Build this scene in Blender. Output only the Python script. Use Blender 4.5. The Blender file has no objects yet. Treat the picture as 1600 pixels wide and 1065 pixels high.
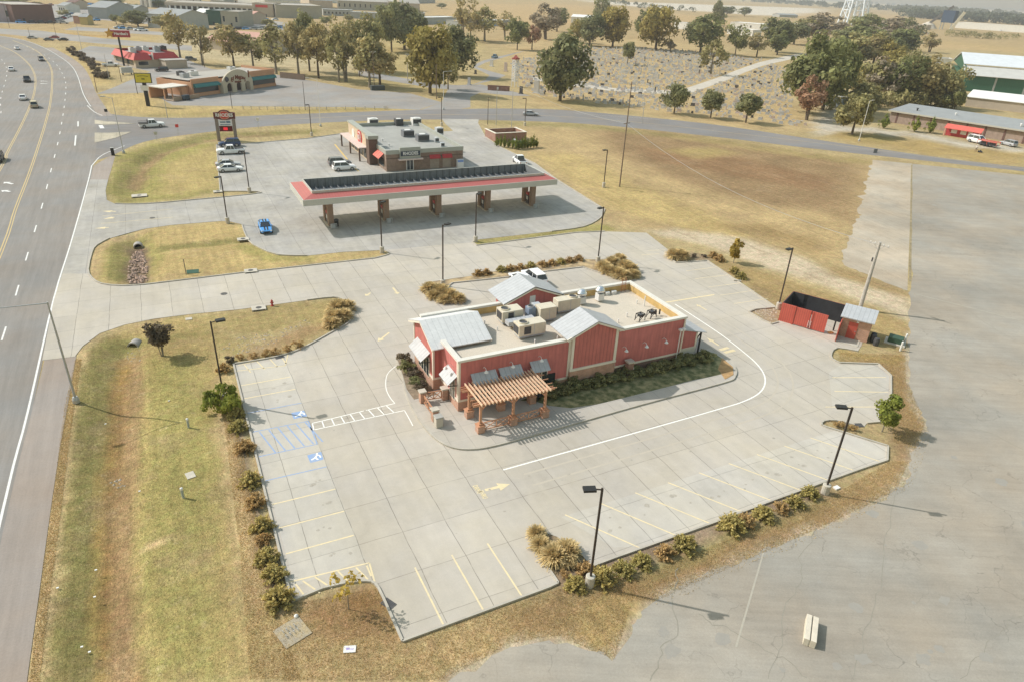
import bpy, bmesh, math, random
import numpy as np
from mathutils import Vector, Matrix, Euler

random.seed(7)
RNG = np.random.default_rng(11)
R = math.radians
scene = bpy.context.scene
COL = scene.collection

# ------------------------------------------------------------------ camera and survey
CAM_H = 35.5
FOC = 1075.0                                   # focal length in pixels of a 1600 px wide picture
RIGHT = Vector((0.89683777, -0.44012279, 0.04442915))
UP = Vector((0.16809343, 0.4319715, 0.88608421))
FWD = Vector((0.40917798, 0.78720553, -0.46139011))
cam_data = bpy.data.cameras.new('camera')
cam_data.sensor_width = 36.0
cam_data.lens = 36.0 * FOC / 1600.0
cam_data.clip_start = 0.5
cam_data.clip_end = 12000
cam = bpy.data.objects.new('camera', cam_data)
COL.objects.link(cam)
m3 = Matrix((RIGHT, UP, -FWD)).transposed()
cam.matrix_world = Matrix.Translation((0, 0, CAM_H)) @ m3.to_4x4()
scene.camera = cam

def G(px, py, z=0.0):
    """survey: the ground point (level z) seen at a photo position"""
    d = RIGHT * (px - 800) - UP * (py - 532.5) + FWD * FOC
    k = (CAM_H - z) / -d.z
    return (d.x * k, d.y * k)

def PR(x, y, z):
    v = Vector((x, y, z - CAM_H)); zz = v.dot(FWD)
    return 800 + FOC * v.dot(RIGHT) / zz, 532.5 - FOC * v.dot(UP) / zz

def P(*pts, z=0.0):
    return [G(a, b, z) for a, b in pts]

def HT(base, top):
    """height of something standing on ground point base whose top is seen at top"""
    x, y = G(*base)
    lo, hi = 0.0, 60.0
    for _ in range(40):
        mid = (lo + hi) / 2
        if PR(x, y, mid)[1] > top[1]: lo = mid
        else: hi = mid
    return lo

def DIR(a, b):
    p, q = G(*a), G(*b)
    return math.atan2(q[1] - p[1], q[0] - p[0])

# ------------------------------------------------------------------ world and sun
SUN_AZ, SUN_EL = R(140.0), R(42.5)
world = bpy.data.worlds.new('World'); scene.world = world
world.use_nodes = True
wn = world.node_tree.nodes; wl = world.node_tree.links
bgn = wn.get('Background') or wn.new('ShaderNodeBackground')
sky = wn.new('ShaderNodeTexSky'); sky.sky_type = 'NISHITA'; sky.sun_disc = False
sky.sun_elevation = SUN_EL; sky.sun_rotation = math.pi / 2 - SUN_AZ
sky.dust_density = 2.0; sky.air_density = 3.0; sky.ozone_density = 2.0
wl.new(sky.outputs[0], bgn.inputs['Color']); bgn.inputs['Strength'].default_value = 0.15
sun_d = bpy.data.lights.new('sun', 'SUN'); sun_d.energy = 4.15; sun_d.angle = R(0.53)
sun_d.color = (1.0, 0.965, 0.92)
sun = bpy.data.objects.new('sun', sun_d); COL.objects.link(sun)
sv = Vector((math.cos(SUN_AZ) * math.cos(SUN_EL), math.sin(SUN_AZ) * math.cos(SUN_EL), math.sin(SUN_EL)))
sun.rotation_euler = sv.to_track_quat('Z', 'Y').to_euler()
sun.location = (-60, 60, 120)
scene.view_settings.view_transform = 'Standard'
scene.view_settings.look = 'None'
scene.view_settings.exposure = 0; scene.view_settings.gamma = 1
scene.render.engine = 'CYCLES'
scene.cycles.use_denoising = True
scene.cycles.max_bounces = 6; scene.cycles.diffuse_bounces = 4; scene.cycles.glossy_bounces = 2
scene.cycles.transparent_max_bounces = 6; scene.cycles.transmission_bounces = 2; scene.cycles.volume_bounces = 0
scene.cycles.caustics_reflective = False; scene.cycles.caustics_refractive = False

# ------------------------------------------------------------------ materials
MATS = {}
def new_mat(name):
    m = bpy.data.materials.new(name); m.use_nodes = True
    nt = m.node_tree; b = nt.nodes['Principled BSDF']
    return m, nt, b

def N(nt, kind, **kw):
    n = nt.nodes.new(kind)
    for k, v in kw.items(): setattr(n, k, v)
    return n

def noise(nt, vec, scale, detail=3.0, rough=0.55):
    n = N(nt, 'ShaderNodeTexNoise')
    n.inputs['Scale'].default_value = scale; n.inputs['Detail'].default_value = detail
    n.inputs['Roughness'].default_value = rough
    if vec is not None: nt.links.new(vec, n.inputs['Vector'])
    return n.outputs['Fac']

def maprange(nt, v, a, b, c, d):
    n = N(nt, 'ShaderNodeMapRange'); nt.links.new(v, n.inputs[0])
    for i, x in enumerate((a, b, c, d)): n.inputs[i + 1].default_value = x
    return n.outputs[0]

def mth(nt, op, a, b=None):
    n = N(nt, 'ShaderNodeMath', operation=op)
    for i, v in enumerate((a, b)):
        if v is None: continue
        if isinstance(v, (int, float)): n.inputs[i].default_value = v
        else: nt.links.new(v, n.inputs[i])
    return n.outputs[0]

def mixc(nt, fac, a, b, mode='MIX'):
    n = N(nt, 'ShaderNodeMix', data_type='RGBA', blend_type=mode)
    if isinstance(fac, (int, float)): n.inputs[0].default_value = fac
    else: nt.links.new(fac, n.inputs[0])
    for i, v in ((6, a), (7, b)):
        if isinstance(v, (tuple, list)): n.inputs[i].default_value = (*v[:3], 1)
        else: nt.links.new(v, n.inputs[i])
    return n.outputs[2]

def scalec(nt, col, fac):
    """colour times a scalar socket"""
    n = N(nt, 'ShaderNodeVectorMath', operation='SCALE')
    if isinstance(col, (tuple, list)): n.inputs[0].default_value = col[:3]
    else: nt.links.new(col, n.inputs[0])
    nt.links.new(fac, n.inputs['Scale'])
    return n.outputs[0]

def coords(nt, kind='Object'):
    return N(nt, 'ShaderNodeTexCoord').outputs[kind]

def mat(name, col, rough=0.75, var=0.12, scale=1.5, metal=0.0, bump=0.0, bscale=20, spec=0.3, col2=None, emit=None):
    if name in MATS: return MATS[name]
    m, nt, b = new_mat(name)
    co = coords(nt)
    n1 = noise(nt, co, scale, 4); n2 = noise(nt, co, scale * 9, 2)
    f = mth(nt, 'ADD', maprange(nt, n1, .25, .75, 1 - var, 1 + var), maprange(nt, n2, .25, .75, -var * .5, var * .5))
    base = col
    if col2 is not None:
        base = mixc(nt, maprange(nt, n1, .4, .62, 0, 1), col, col2)
    nt.links.new(scalec(nt, base, f), b.inputs['Base Color'])
    b.inputs['Roughness'].default_value = rough; b.inputs['Metallic'].default_value = metal
    b.inputs['Specular IOR Level'].default_value = spec
    if bump:
        bp = N(nt, 'ShaderNodeBump'); bp.inputs['Strength'].default_value = bump; bp.inputs['Distance'].default_value = .03
        nt.links.new(noise(nt, co, bscale, 3), bp.inputs['Height']); nt.links.new(bp.outputs[0], b.inputs['Normal'])
    if emit:
        b.inputs['Emission Color'].default_value = (*emit[:3], 1); b.inputs['Emission Strength'].default_value = emit[3]
    MATS[name] = m
    return m

def sepxyz(nt, v):
    n = N(nt, 'ShaderNodeSeparateXYZ'); nt.links.new(v, n.inputs[0]); return n.outputs

def line_mask(nt, c, spacing, offset, width):
    """1 on a thin line every `spacing`"""
    t = mth(nt, 'DIVIDE', mth(nt, 'SUBTRACT', c, offset), spacing)
    fr = mth(nt, 'FRACT', mth(nt, 'ADD', t, 0.5))
    d = mth(nt, 'ABSOLUTE', mth(nt, 'SUBTRACT', fr, 0.5))
    return maprange(nt, d, width / spacing * .5, width / spacing, 1, 0), mth(nt, 'FLOOR', mth(nt, 'ADD', t, 0.0))

def concrete(name, col, sx, ox, sy, oy, joint=0.46, width=.036, stain=.18, rot=0.0, slab=.035):
    m, nt, b = new_mat(name)
    co = coords(nt)
    if rot:
        vr = N(nt, 'ShaderNodeVectorRotate', rotation_type='Z_AXIS'); vr.inputs['Angle'].default_value = rot
        nt.links.new(co, vr.inputs['Vector']); co = vr.outputs[0]
    wob = N(nt, 'ShaderNodeVectorMath', operation='ADD')
    s = sepxyz(nt, co)
    wx = mth(nt, 'ADD', s[0], maprange(nt, noise(nt, co, .35, 2), 0, 1, -.10, .10))
    wy = mth(nt, 'ADD', s[1], maprange(nt, noise(nt, co, .3, 2), 0, 1, -.10, .10))
    mx, cx = line_mask(nt, wx, sx, ox, width); my, cy = line_mask(nt, wy, sy, oy, width * .8)
    cell = N(nt, 'ShaderNodeCombineXYZ'); nt.links.new(cx, cell.inputs[0]); nt.links.new(cy, cell.inputs[1])
    wn_ = N(nt, 'ShaderNodeTexWhiteNoise'); nt.links.new(cell.outputs[0], wn_.inputs['Vector'])
    tint = maprange(nt, wn_.outputs['Value'], 0, 1, 1 - slab, 1 + slab)
    big = maprange(nt, noise(nt, co, .09, 4), .3, .72, 1 - stain, 1 + stain * .45)
    mid = maprange(nt, noise(nt, co, .9, 5, .65), .3, .7, 1 - stain * .45, 1 + stain * .35)
    fine = maprange(nt, noise(nt, co, 14, 3, .7), .25, .75, .95, 1.05)
    # streaks along the traffic direction
    st = N(nt, 'ShaderNodeMapping'); st.inputs['Scale'].default_value = (.9, .08, 1); nt.links.new(co, st.inputs['Vector'])
    strk = maprange(nt, noise(nt, st.outputs[0], 1.2, 4), .35, .75, 1.03, 1 - stain * .5)
    # scattered dark spots (oil, gum)
    spots = maprange(nt, noise(nt, co, .55, 6, .8), .70, .80, 1, .72)
    pat = maprange(nt, noise(nt, co, .33, 6, .75), .55, .66, 1, 1 - stain * .55)
    spots = mth(nt, 'MULTIPLY', mth(nt, 'MULTIPLY', spots, pat), maprange(nt, noise(nt, co, 2.7, 4, .85), .74, .8, 1, .8))
    f = mth(nt, 'MULTIPLY', mth(nt, 'MULTIPLY', tint, big), mth(nt, 'MULTIPLY', mth(nt, 'MULTIPLY', mid, fine), mth(nt, 'MULTIPLY', strk, spots)))
    brk = maprange(nt, noise(nt, co, .8, 3), .32, .5, .35, 1)
    jm = mth(nt, 'MULTIPLY', mth(nt, 'MAXIMUM', mx, mth(nt, 'MULTIPLY', my, .85)), brk)
    f = mth(nt, 'MULTIPLY', f, maprange(nt, jm, 0, 1, 1, 1 - joint))
    nt.links.new(scalec(nt, mixc(nt, maprange(nt, noise(nt, co, .2, 3), .35, .65, 0, .6), col, (col[0] * .97, col[1] * 1.0, col[2] * 1.1)), f), b.inputs['Base Color'])
    b.inputs['Roughness'].default_value = .9; b.inputs['Specular IOR Level'].default_value = .15
    return m

def asphalt(name, col, streak_dir=0.0, streak=.22, patch=.25, crack=.35, warm=(1.06, .98, .9)):
    m, nt, b = new_mat(name)
    co = coords(nt)
    st = N(nt, 'ShaderNodeMapping'); st.inputs['Rotation'].default_value = (0, 0, -streak_dir); st.inputs['Scale'].default_value = (.05, .9, 1)
    nt.links.new(co, st.inputs['Vector'])
    # mapping rotates after scaling, so use a rotate node first
    vr = N(nt, 'ShaderNodeVectorRotate', rotation_type='Z_AXIS'); vr.inputs['Angle'].default_value = -streak_dir
    nt.links.new(co, vr.inputs['Vector']); st.inputs['Rotation'].default_value = (0, 0, 0); nt.links.new(vr.outputs[0], st.inputs['Vector'])
    strk = maprange(nt, noise(nt, st.outputs[0], 1.6, 6, .75), .3, .7, 1 - streak, 1 + streak)
    big = maprange(nt, noise(nt, co, .045, 5, .6), .3, .7, 1 - patch, 1 + patch)
    mid = maprange(nt, noise(nt, co, .5, 5, .65), .3, .7, 1 - patch * .35, 1 + patch * .35)
    fine = maprange(nt, noise(nt, co, 7, 5, .85), .2, .8, .84, 1.16)
    blot = maprange(nt, noise(nt, co, 2.1, 6, .8), .56, .72, 1, 1 - patch * .5)
    f = mth(nt, 'MULTIPLY', mth(nt, 'MULTIPLY', strk, big), mth(nt, 'MULTIPLY', mid, mth(nt, 'MULTIPLY', fine, blot)))
    if crack:
        vo = N(nt, 'ShaderNodeTexVoronoi', feature='DISTANCE_TO_EDGE'); vo.inputs['Scale'].default_value = .22
        wv = N(nt, 'ShaderNodeVectorMath', operation='ADD'); nt.links.new(co, wv.inputs[0])
        nz = N(nt, 'ShaderNodeTexNoise'); nz.inputs['Scale'].default_value = .35; nz.inputs['Detail'].default_value = 4; nt.links.new(co, nz.inputs['Vector'])
        sc = N(nt, 'ShaderNodeVectorMath', operation='SCALE'); nt.links.new(nz.outputs['Color'], sc.inputs[0]); sc.inputs['Scale'].default_value = 5
        nt.links.new(sc.outputs[0], wv.inputs[1]); nt.links.new(wv.outputs[0], vo.inputs['Vector'])
        cm = mth(nt, 'MULTIPLY', maprange(nt, vo.outputs['Distance'], 0, .011, 1, 0), maprange(nt, noise(nt, co, .12, 2), .45, .6, 0, 1))
        f = mth(nt, 'MULTIPLY', f, maprange(nt, cm, 0, 1, 1, 1 - crack))
    w = mixc(nt, maprange(nt, noise(nt, co, .11, 4), .35, .65, 0, 1), col, (col[0] * warm[0], col[1] * warm[1], col[2] * warm[2]))
    nt.links.new(scalec(nt, w, f), b.inputs['Base Color'])
    b.inputs['Roughness'].default_value = .9; b.inputs['Specular IOR Level'].default_value = .2
    return m

def grass_mat(name, amount=.36, fine=16.0):
    m, nt, b = new_mat(name)
    co = coords(nt)
    at = N(nt, 'ShaderNodeAttribute', attribute_name='tint').outputs['Color']
    big = maprange(nt, noise(nt, co, .12, 5, .6), .3, .7, 1 - amount * .5, 1 + amount * .45)
    mid = maprange(nt, noise(nt, co, 1.1, 5, .7), .28, .72, 1 - amount * .7, 1 + amount * .6)
    st = N(nt, 'ShaderNodeMapping'); st.inputs['Scale'].default_value = (1, .22, 1); nt.links.new(co, st.inputs['Vector'])
    fib = maprange(nt, noise(nt, st.outputs[0], fine, 3, .8), .25, .75, 1 - amount, 1 + amount * .9)
    tiny = maprange(nt, noise(nt, co, fine * .45, 4, .75), .25, .75, 1 - amount * .9, 1 + amount * .8)
    mw = N(nt, 'ShaderNodeMapping'); mw.inputs['Scale'].default_value = (1.6, .07, 1); nt.links.new(co, mw.inputs['Vector'])
    mow = maprange(nt, noise(nt, mw.outputs[0], 1.0, 4, .7), .3, .7, 1 - amount * .45, 1 + amount * .35)
    cl = maprange(nt, noise(nt, co, 3.2, 6, .8), .3, .7, 1 - amount * .75, 1 + amount * .6)
    f = mth(nt, 'MULTIPLY', mth(nt, 'MULTIPLY', big, mid), mth(nt, 'MULTIPLY', fib, mth(nt, 'MULTIPLY', tiny, mth(nt, 'MULTIPLY', mow, cl))))
    # hue swings between straw and green
    hue = maprange(nt, noise(nt, co, 1.3, 6, .75), .36, .64, 0, 1)
    g1 = N(nt, 'ShaderNodeVectorMath', operation='MULTIPLY'); nt.links.new(at, g1.inputs[0]); g1.inputs[1].default_value = (.92, 1.0, .90)
    g2 = N(nt, 'ShaderNodeVectorMath', operation='MULTIPLY'); nt.links.new(at, g2.inputs[0]); g2.inputs[1].default_value = (1.08, .99, 1.0)
    c = mixc(nt, hue, g1.outputs[0], g2.outputs[0])
    nt.links.new(scalec(nt, c, f), b.inputs['Base Color'])
    worn = maprange(nt, noise(nt, co, .17, 8, .78), .50, .66, 0, .55); worn2 = maprange(nt, noise(nt, co, .9, 6, .8), .57, .7, 0, .5)
    cc = scalec(nt, c, f); cc = mixc(nt, worn, cc, scalec(nt, (.33, .235, .14), f)); cc = mixc(nt, worn2, cc, scalec(nt, (.50, .385, .24), f)); nt.links.new(cc, b.inputs['Base Color'])
    b.inputs['Roughness'].default_value = .95; b.inputs['Specular IOR Level'].default_value = .05
    bp = N(nt, 'ShaderNodeBump'); bp.inputs['Strength'].default_value = .55; bp.inputs['Distance'].default_value = .12
    nt.links.new(noise(nt, co, 6, 5, .8), bp.inputs['Height']); nt.links.new(bp.outputs[0], b.inputs['Normal'])
    return m

def leaf_mat(name, c1, c2, transl=.36, shift=.5):
    """foliage: vertex tint (light and dark clumps) times a colour that shifts from tree to tree"""
    m, nt, b = new_mat(name)
    at = N(nt, 'ShaderNodeAttribute', attribute_name='tint').outputs['Color']
    oi = N(nt, 'ShaderNodeObjectInfo').outputs['Random']
    s = sepxyz(nt, at)
    fac = mth(nt, 'ADD', mth(nt, 'MULTIPLY', s[1], 1 - shift), mth(nt, 'MULTIPLY', oi, shift))
    c = scalec(nt, mixc(nt, fac, c1, c2), s[0])
    nt.links.new(c, b.inputs['Base Color'])
    b.inputs['Roughness'].default_value = .7; b.inputs['Specular IOR Level'].default_value = .15
    tr = N(nt, 'ShaderNodeBsdfTranslucent'); nt.links.new(c, tr.inputs['Color'])
    mx = N(nt, 'ShaderNodeMixShader'); mx.inputs[0].default_value = transl
    nt.links.new(b.outputs[0], mx.inputs[1]); nt.links.new(tr.outputs[0], mx.inputs[2])
    nt.links.new(mx.outputs[0], nt.nodes['Material Output'].inputs['Surface'])
    return m

def brick_mat(name, c1, c2, mortar, scale=1.0):
    m, nt, b = new_mat(name)
    co = coords(nt)
    s = sepxyz(nt, co)
    cb = N(nt, 'ShaderNodeCombineXYZ'); nt.links.new(mth(nt, 'ADD', s[0], s[1]), cb.inputs[0]); nt.links.new(s[2], cb.inputs[1])
    br = N(nt, 'ShaderNodeTexBrick'); nt.links.new(cb.outputs[0], br.inputs['Vector'])
    br.inputs['Color1'].default_value = (*c1, 1); br.inputs['Color2'].default_value = (*c2, 1); br.inputs['Mortar'].default_value = (*mortar, 1)
    br.inputs['Scale'].default_value = scale; br.inputs['Brick Width'].default_value = .24; br.inputs['Row Height'].default_value = .08
    br.inputs['Mortar Size'].default_value = .008
    f = maprange(nt, noise(nt, co, 1.2, 4), .3, .7, .82, 1.15)
    nt.links.new(scalec(nt, br.outputs['Color'], f), b.inputs['Base Color'])
    b.inputs['Roughness'].default_value = .9
    return m

def ribbed(name, col, axis=0, spacing=.4, depth=.35, rough=.5, metal=0.0, var=.08, width=.06, weather=0.0):
    """siding, standing seams or board and batten: a line every `spacing` along an object axis"""
    m, nt, b = new_mat(name)
    co = coords(nt); s = sepxyz(nt, co)
    c = s[axis] if axis < 3 else mth(nt, 'ADD', s[0], s[1])
    lm, _ = line_mask(nt, c, spacing, 0.0, width)
    f = maprange(nt, lm, 0, 1, 1, 1 - depth)
    f = mth(nt, 'MULTIPLY', f, maprange(nt, noise(nt, co, .8, 5, .65), .3, .7, 1 - var, 1 + var))
    if weather:
        st = N(nt, 'ShaderNodeMapping'); st.inputs['Scale'].default_value = (2.5, 2.5, .25); nt.links.new(co, st.inputs['Vector'])
        f = mth(nt, 'MULTIPLY', f, maprange(nt, noise(nt, st.outputs[0], 1.5, 4), .35, .7, 1, 1 - weather))
    nt.links.new(scalec(nt, col, f), b.inputs['Base Color'])
    b.inputs['Roughness'].default_value = rough; b.inputs['Metallic'].default_value = metal
    return m

# ------------------------------------------------------------------ mesh building
class MB:
    def __init__(self, org=(0, 0, 0)):
        self.v = []; self.f = []; self.mi = []; self.org = org; self.cur = 0
        self.tint = None
    def _add(self, vs, fs):
        o = len(self.v); self.v += [tuple(p) for p in vs]
        for f in fs: self.f.append(tuple(i + o for i in f)); self.mi.append(self.cur)
        return self
    def slot(self, i): self.cur = i; return self
    def box(self, x0, x1, y0, y1, z0, z1, rz=0.0, c=None):
        vs = [(x, y, z) for z in (z0, z1) for x, y in ((x0, y0), (x1, y0), (x1, y1), (x0, y1))]
        if rz:
            cx, cy = c if c else ((x0 + x1) / 2, (y0 + y1) / 2); ca, sa = math.cos(rz), math.sin(rz)
            vs = [(cx + (x - cx) * ca - (y - cy) * sa, cy + (x - cx) * sa + (y - cy) * ca, z) for x, y, z in vs]
        return self._add(vs, [(0, 3, 2, 1), (4, 5, 6, 7), (0, 1, 5, 4), (1, 2, 6, 5), (2, 3, 7, 6), (3, 0, 4, 7)])
    def prism(self, pts, z0, z1, cap0=True, cap1=True):
        n = len(pts)
        a = sum(pts[i][0] * pts[(i + 1) % n][1] - pts[(i + 1) % n][0] * pts[i][1] for i in range(n))
        if a < 0: pts = list(reversed(pts))
        vs = [(x, y, z0) for x, y in pts] + [(x, y, z1) for x, y in pts]
        fs = [(i, (i + 1) % n, n + (i + 1) % n, n + i) for i in range(n)]
        if cap0: fs.append(tuple(reversed(range(n))))
        if cap1: fs.append(tuple(range(n, 2 * n)))
        return self._add(vs, fs)
    def poly3(self, pts): return self._add(pts, [tuple(range(len(pts)))])
    def slab(self, pts, t):
        """thick sheet: pts a planar loop, extruded by vector t"""
        n = len(pts); t = Vector(t)
        vs = [Vector(p) for p in pts] + [Vector(p) + t for p in pts]
        fs = [(i, (i + 1) % n, n + (i + 1) % n, n + i) for i in range(n)] + [tuple(reversed(range(n))), tuple(range(n, 2 * n))]
        return self._add(vs, fs)
    def tube(self, a, b, r0, r1=None, n=8, caps=True):
        r1 = r0 if r1 is None else r1
        a, b = Vector(a), Vector(b); d = (b - a)
        if d.length < 1e-6: return self
        d.normalize(); u = d.orthogonal().normalized(); w = d.cross(u)
        vs = []
        for p, r in ((a, r0), (b, r1)):
            for i in range(n):
                t = 2 * math.pi * i / n; vs.append(p + (u * math.cos(t) + w * math.sin(t)) * r)
        fs = [(i, (i + 1) % n, n + (i + 1) % n, n + i) for i in range(n)]
        if caps: fs += [tuple(reversed(range(n))), tuple(range(n, 2 * n))]
        return self._add(vs, fs)
    def bar(self, a, b, w, h=None):
        """rectangular bar from a to b, w wide (horizontal) and h deep"""
        h = w if h is None else h
        a, b = Vector(a), Vector(b); d = (b - a).normalized()
        side = d.cross(Vector((0, 0, 1)))
        if side.length < 1e-3: side = Vector((1, 0, 0))
        side.normalize(); up = side.cross(d)
        vs = [p + side * sx * w / 2 + up * sz * h / 2 for p in (a, b) for sx, sz in ((-1, -1), (1, -1), (1, 1), (-1, 1))]
        return self._add(vs, [(3, 2, 1, 0), (4, 5, 6, 7), (0, 1, 5, 4), (1, 2, 6, 5), (2, 3, 7, 6), (3, 0, 4, 7)])
    def lathe(self, prof, c=(0, 0), n=16, z=0.0):
        vs = []; fs = []
        for r, h in prof:
            for i in range(n):
                t = 2 * math.pi * i / n; vs.append((c[0] + r * math.cos(t), c[1] + r * math.sin(t), z + h))
        for k in range(len(prof) - 1):
            for i in range(n):
                fs.append((k * n + i, k * n + (i + 1) % n, (k + 1) * n + (i + 1) % n, (k + 1) * n + i))
        fs.append(tuple(reversed(range(n)))); fs.append(tuple(range((len(prof) - 1) * n, len(prof) * n)))
        return self._add(vs, fs)
    def loft(self, secs, cap=True):
        n = len(secs[0]); vs = [p for s in secs for p in s]; fs = []
        for k in range(len(secs) - 1):
            for i in range(n):
                fs.append((k * n + i, k * n + (i + 1) % n, (k + 1) * n + (i + 1) % n, (k + 1) * n + i))
        if cap: fs += [tuple(reversed(range(n))), tuple(range((len(secs) - 1) * n, len(secs) * n))]
        return self._add(vs, fs)
    def mesh(self, name, mats, smooth=False):
        me = bpy.data.meshes.new(name)
        o = self.org
        me.from_pydata([(x - o[0], y - o[1], z - o[2]) for x, y, z in self.v], [], self.f)
        for m in (mats if isinstance(mats, (list, tuple)) else [mats]): me.materials.append(m)
        me.polygons.foreach_set('material_index', self.mi)
        if smooth: me.polygons.foreach_set('use_smooth', [True] * len(me.polygons))
        me.validate(); me.update()
        return me
    def build(self, name, mats, parent=None, smooth=False, loc=None, bevel=0):
        me = self.mesh(name, mats, smooth)
        if bevel:
            bm = bmesh.new(); bm.from_mesh(me)
            bmesh.ops.bevel(bm, geom=[e for e in bm.edges if e.calc_face_angle(0) > .5], offset=bevel, segments=2, affect='EDGES', profile=.5)
            bm.to_mesh(me); bm.free()
        ob = bpy.data.objects.new(name, me); COL.objects.link(ob)
        if parent: ob.parent = parent
        if loc: ob.location = loc
        return ob

def tag(o, label=None, cat=None, group=None, kind=None):
    if label: o['label'] = label
    if cat: o['category'] = cat
    if group: o['group'] = group
    if kind: o['kind'] = kind
    return o

def thing(name, label, cat, loc=(0, 0, 0), rz=0.0, group=None, s=1.0):
    o = bpy.data.objects.new(name, None); COL.objects.link(o)
    o.location = loc; o.rotation_euler = (0, 0, rz); o.scale = (s, s, s); o.empty_display_size = .3
    return tag(o, label, cat, group)

def dup(root, loc, rz=0.0, label=None, group=None, s=1.0, mats=None):
    def cp(o, par):
        c = o.copy(); COL.objects.link(c)
        if par: c.parent = par
        for ch in [x for x in KIDS.get(o.name, ())]: cp(ch, c)
        return c
    r = cp(root, None)
    r.location = loc; r.rotation_euler = (0, 0, rz); r.scale = (s, s, s) if isinstance(s, (int, float)) else s
    if label: r['label'] = label
    if group: r['group'] = group
    elif 'group' in r.keys() and group is not None: del r['group']
    return r
KIDS = {}
def remember(root):
    """note the children of a prototype once, so copies need no search"""
    def walk(o):
        KIDS[o.name] = list(o.children)
        for c in o.children: walk(c)
    bpy.context.view_layer.update()
    walk(root); return root

def structure(o): return tag(o, kind='structure')

def text_mesh(s, size, font_bold=0.0, depth=0.0, spacing=1.0):
    cu = bpy.data.curves.new('lettering', 'FONT'); cu.body = s; cu.size = size; cu.align_x = 'CENTER'; cu.align_y = 'CENTER'
    cu.offset = font_bold; cu.extrude = depth; cu.space_character = spacing; cu.resolution_u = 3
    ob = bpy.data.objects.new('lettering', cu); COL.objects.link(ob)
    dg = bpy.context.evaluated_depsgraph_get()
    me = bpy.data.meshes.new_from_object(ob.evaluated_get(dg))
    COL.objects.unlink(ob); bpy.data.objects.remove(ob); bpy.data.curves.remove(cu)
    return me
def letters(name, s, size, m, parent, loc, rot, bold=0.0, depth=.02, sx=1.0):
    me = text_mesh(s, size, bold, depth); me.materials.clear(); me.materials.append(m)
    o = bpy.data.objects.new(name, me); COL.objects.link(o)
    o.parent = parent; o.location = loc; o.rotation_euler = rot; o.scale = (sx, 1, 1)
    return o
# ------------------------------------------------------------------ ground paint
def seg_dist(xy, pts, closed):
    d = np.full(len(xy), 1e9); n = len(pts)
    for i in range(n if closed else n - 1):
        a = np.array(pts[i]); b = np.array(pts[(i + 1) % n]); ab = b - a
        t = np.clip(((xy - a) @ ab) / max(ab @ ab, 1e-9), 0, 1)
        q = a + t[:, None] * ab
        d = np.minimum(d, np.hypot(*(xy - q).T))
    return d
def inside(xy, pts):
    r = np.zeros(len(xy), bool); n = len(pts); x, y = xy.T
    for i in range(n):
        x0, y0 = pts[i]; x1, y1 = pts[(i + 1) % n]
        if y0 == y1: continue
        c = ((y0 > y) != (y1 > y)) & (x < (x1 - x0) * (y - y0) / (y1 - y0) + x0)
        r ^= c
    return r
def vnoise(xy, s, seed=0):
    """smooth value noise"""
    p = xy / s + seed * 17.3; i = np.floor(p).astype(int); f = p - i; f = f * f * (3 - 2 * f)
    def h(a, b): return np.modf(np.abs(np.sin(a * 127.1 + b * 311.7 + seed) * 43758.5453))[0]
    a = h(i[:, 0], i[:, 1]); b = h(i[:, 0] + 1, i[:, 1]); c = h(i[:, 0], i[:, 1] + 1); d = h(i[:, 0] + 1, i[:, 1] + 1)
    return (a * (1 - f[:, 0]) + b * f[:, 0]) * (1 - f[:, 1]) + (c * (1 - f[:, 0]) + d * f[:, 0]) * f[:, 1]

TAN = (.455, .335, .18); STRAW = (.58, .43, .24); GREEN = (.245, .215, .085); LGREEN = (.335, .295, .11)
YEL = (.465, .35, .165); BRN = (.30, .205, .115); RBRN = (.34, .225, .125); ORNG = (.36, .225, .08); SOIL = (.30, .225, .15); MULCH = (.27, .20, .145)
OPS = []
def area(col, soft, *px, k=1.0): OPS.append(('a', P(*px), soft, col, k))
def warea(col, soft, *w, k=1.0): OPS.append(('a', list(w), soft, col, k))
def stroke(col, width, *px, k=1.0): OPS.append(('s', P(*px), width, col, k))

# far land: fields, town
warea((.42, .31, .17), 30, (-400, 420), (900, 420), (3000, 1500), (3000, 6000), (-900, 6000))
area((.55, .49, .41), 6, (640, 22), (800, 40), (1000, 66), (1150, 82), (1250, 66), (1180, 40), (900, 12), (640, 5), k=0)
area((.47, .335, .18), 14, (700, 6), (900, 8), (1060, 22), (1190, 36), (1190, 60), (1060, 45), (900, 40), (640, 38))
area((.62, .56, .49), 12, (900, 0), (1000, 4), (1290, 14), (1265, 25), (1170, 24), (960, 8))
area((.47, .335, .18), 10, (1245, 22), (1310, 20), (1420, 25), (1420, 33), (1255, 32))
area((.52, .47, .40), 15, (1400, 9), (1500, 12), (1590, 15), (1590, 19), (1480, 15), (1400, 13))
# cemetery
area((.47, .35, .19), 5, (790, 62), (1020, 62), (1235, 95), (1250, 190), (1300, 205), (1180, 205), (1000, 178), (830, 165), (790, 110))
area(GREEN, 4, (830, 150), (905, 170), (1000, 178), (905, 160), k=.5)
# north side verges
area(YEL, 2, (150, 148), (235, 145), (250, 168), (520, 170), (640, 168), (700, 150), (725, 155), (700, 172), (520, 178), (300, 182), (200, 178))
stroke(GREEN, 3, (240, 180), (400, 177), (600, 170), k=.5)
stroke(YEL, 6, (90, 80), (120, 100), (150, 130)); stroke(YEL, 10, (70, 50), (200, 62), (240, 60)); stroke((.42, .27, .11), 8, (60, 52), (160, 58))
area((.42, .33, .16), 6, (540, 130), (690, 145), (760, 60), (600, 60))
area((.46, .38, .24), 8, (250, 85), (460, 110), (560, 120), (560, 60), (260, 50))
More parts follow.
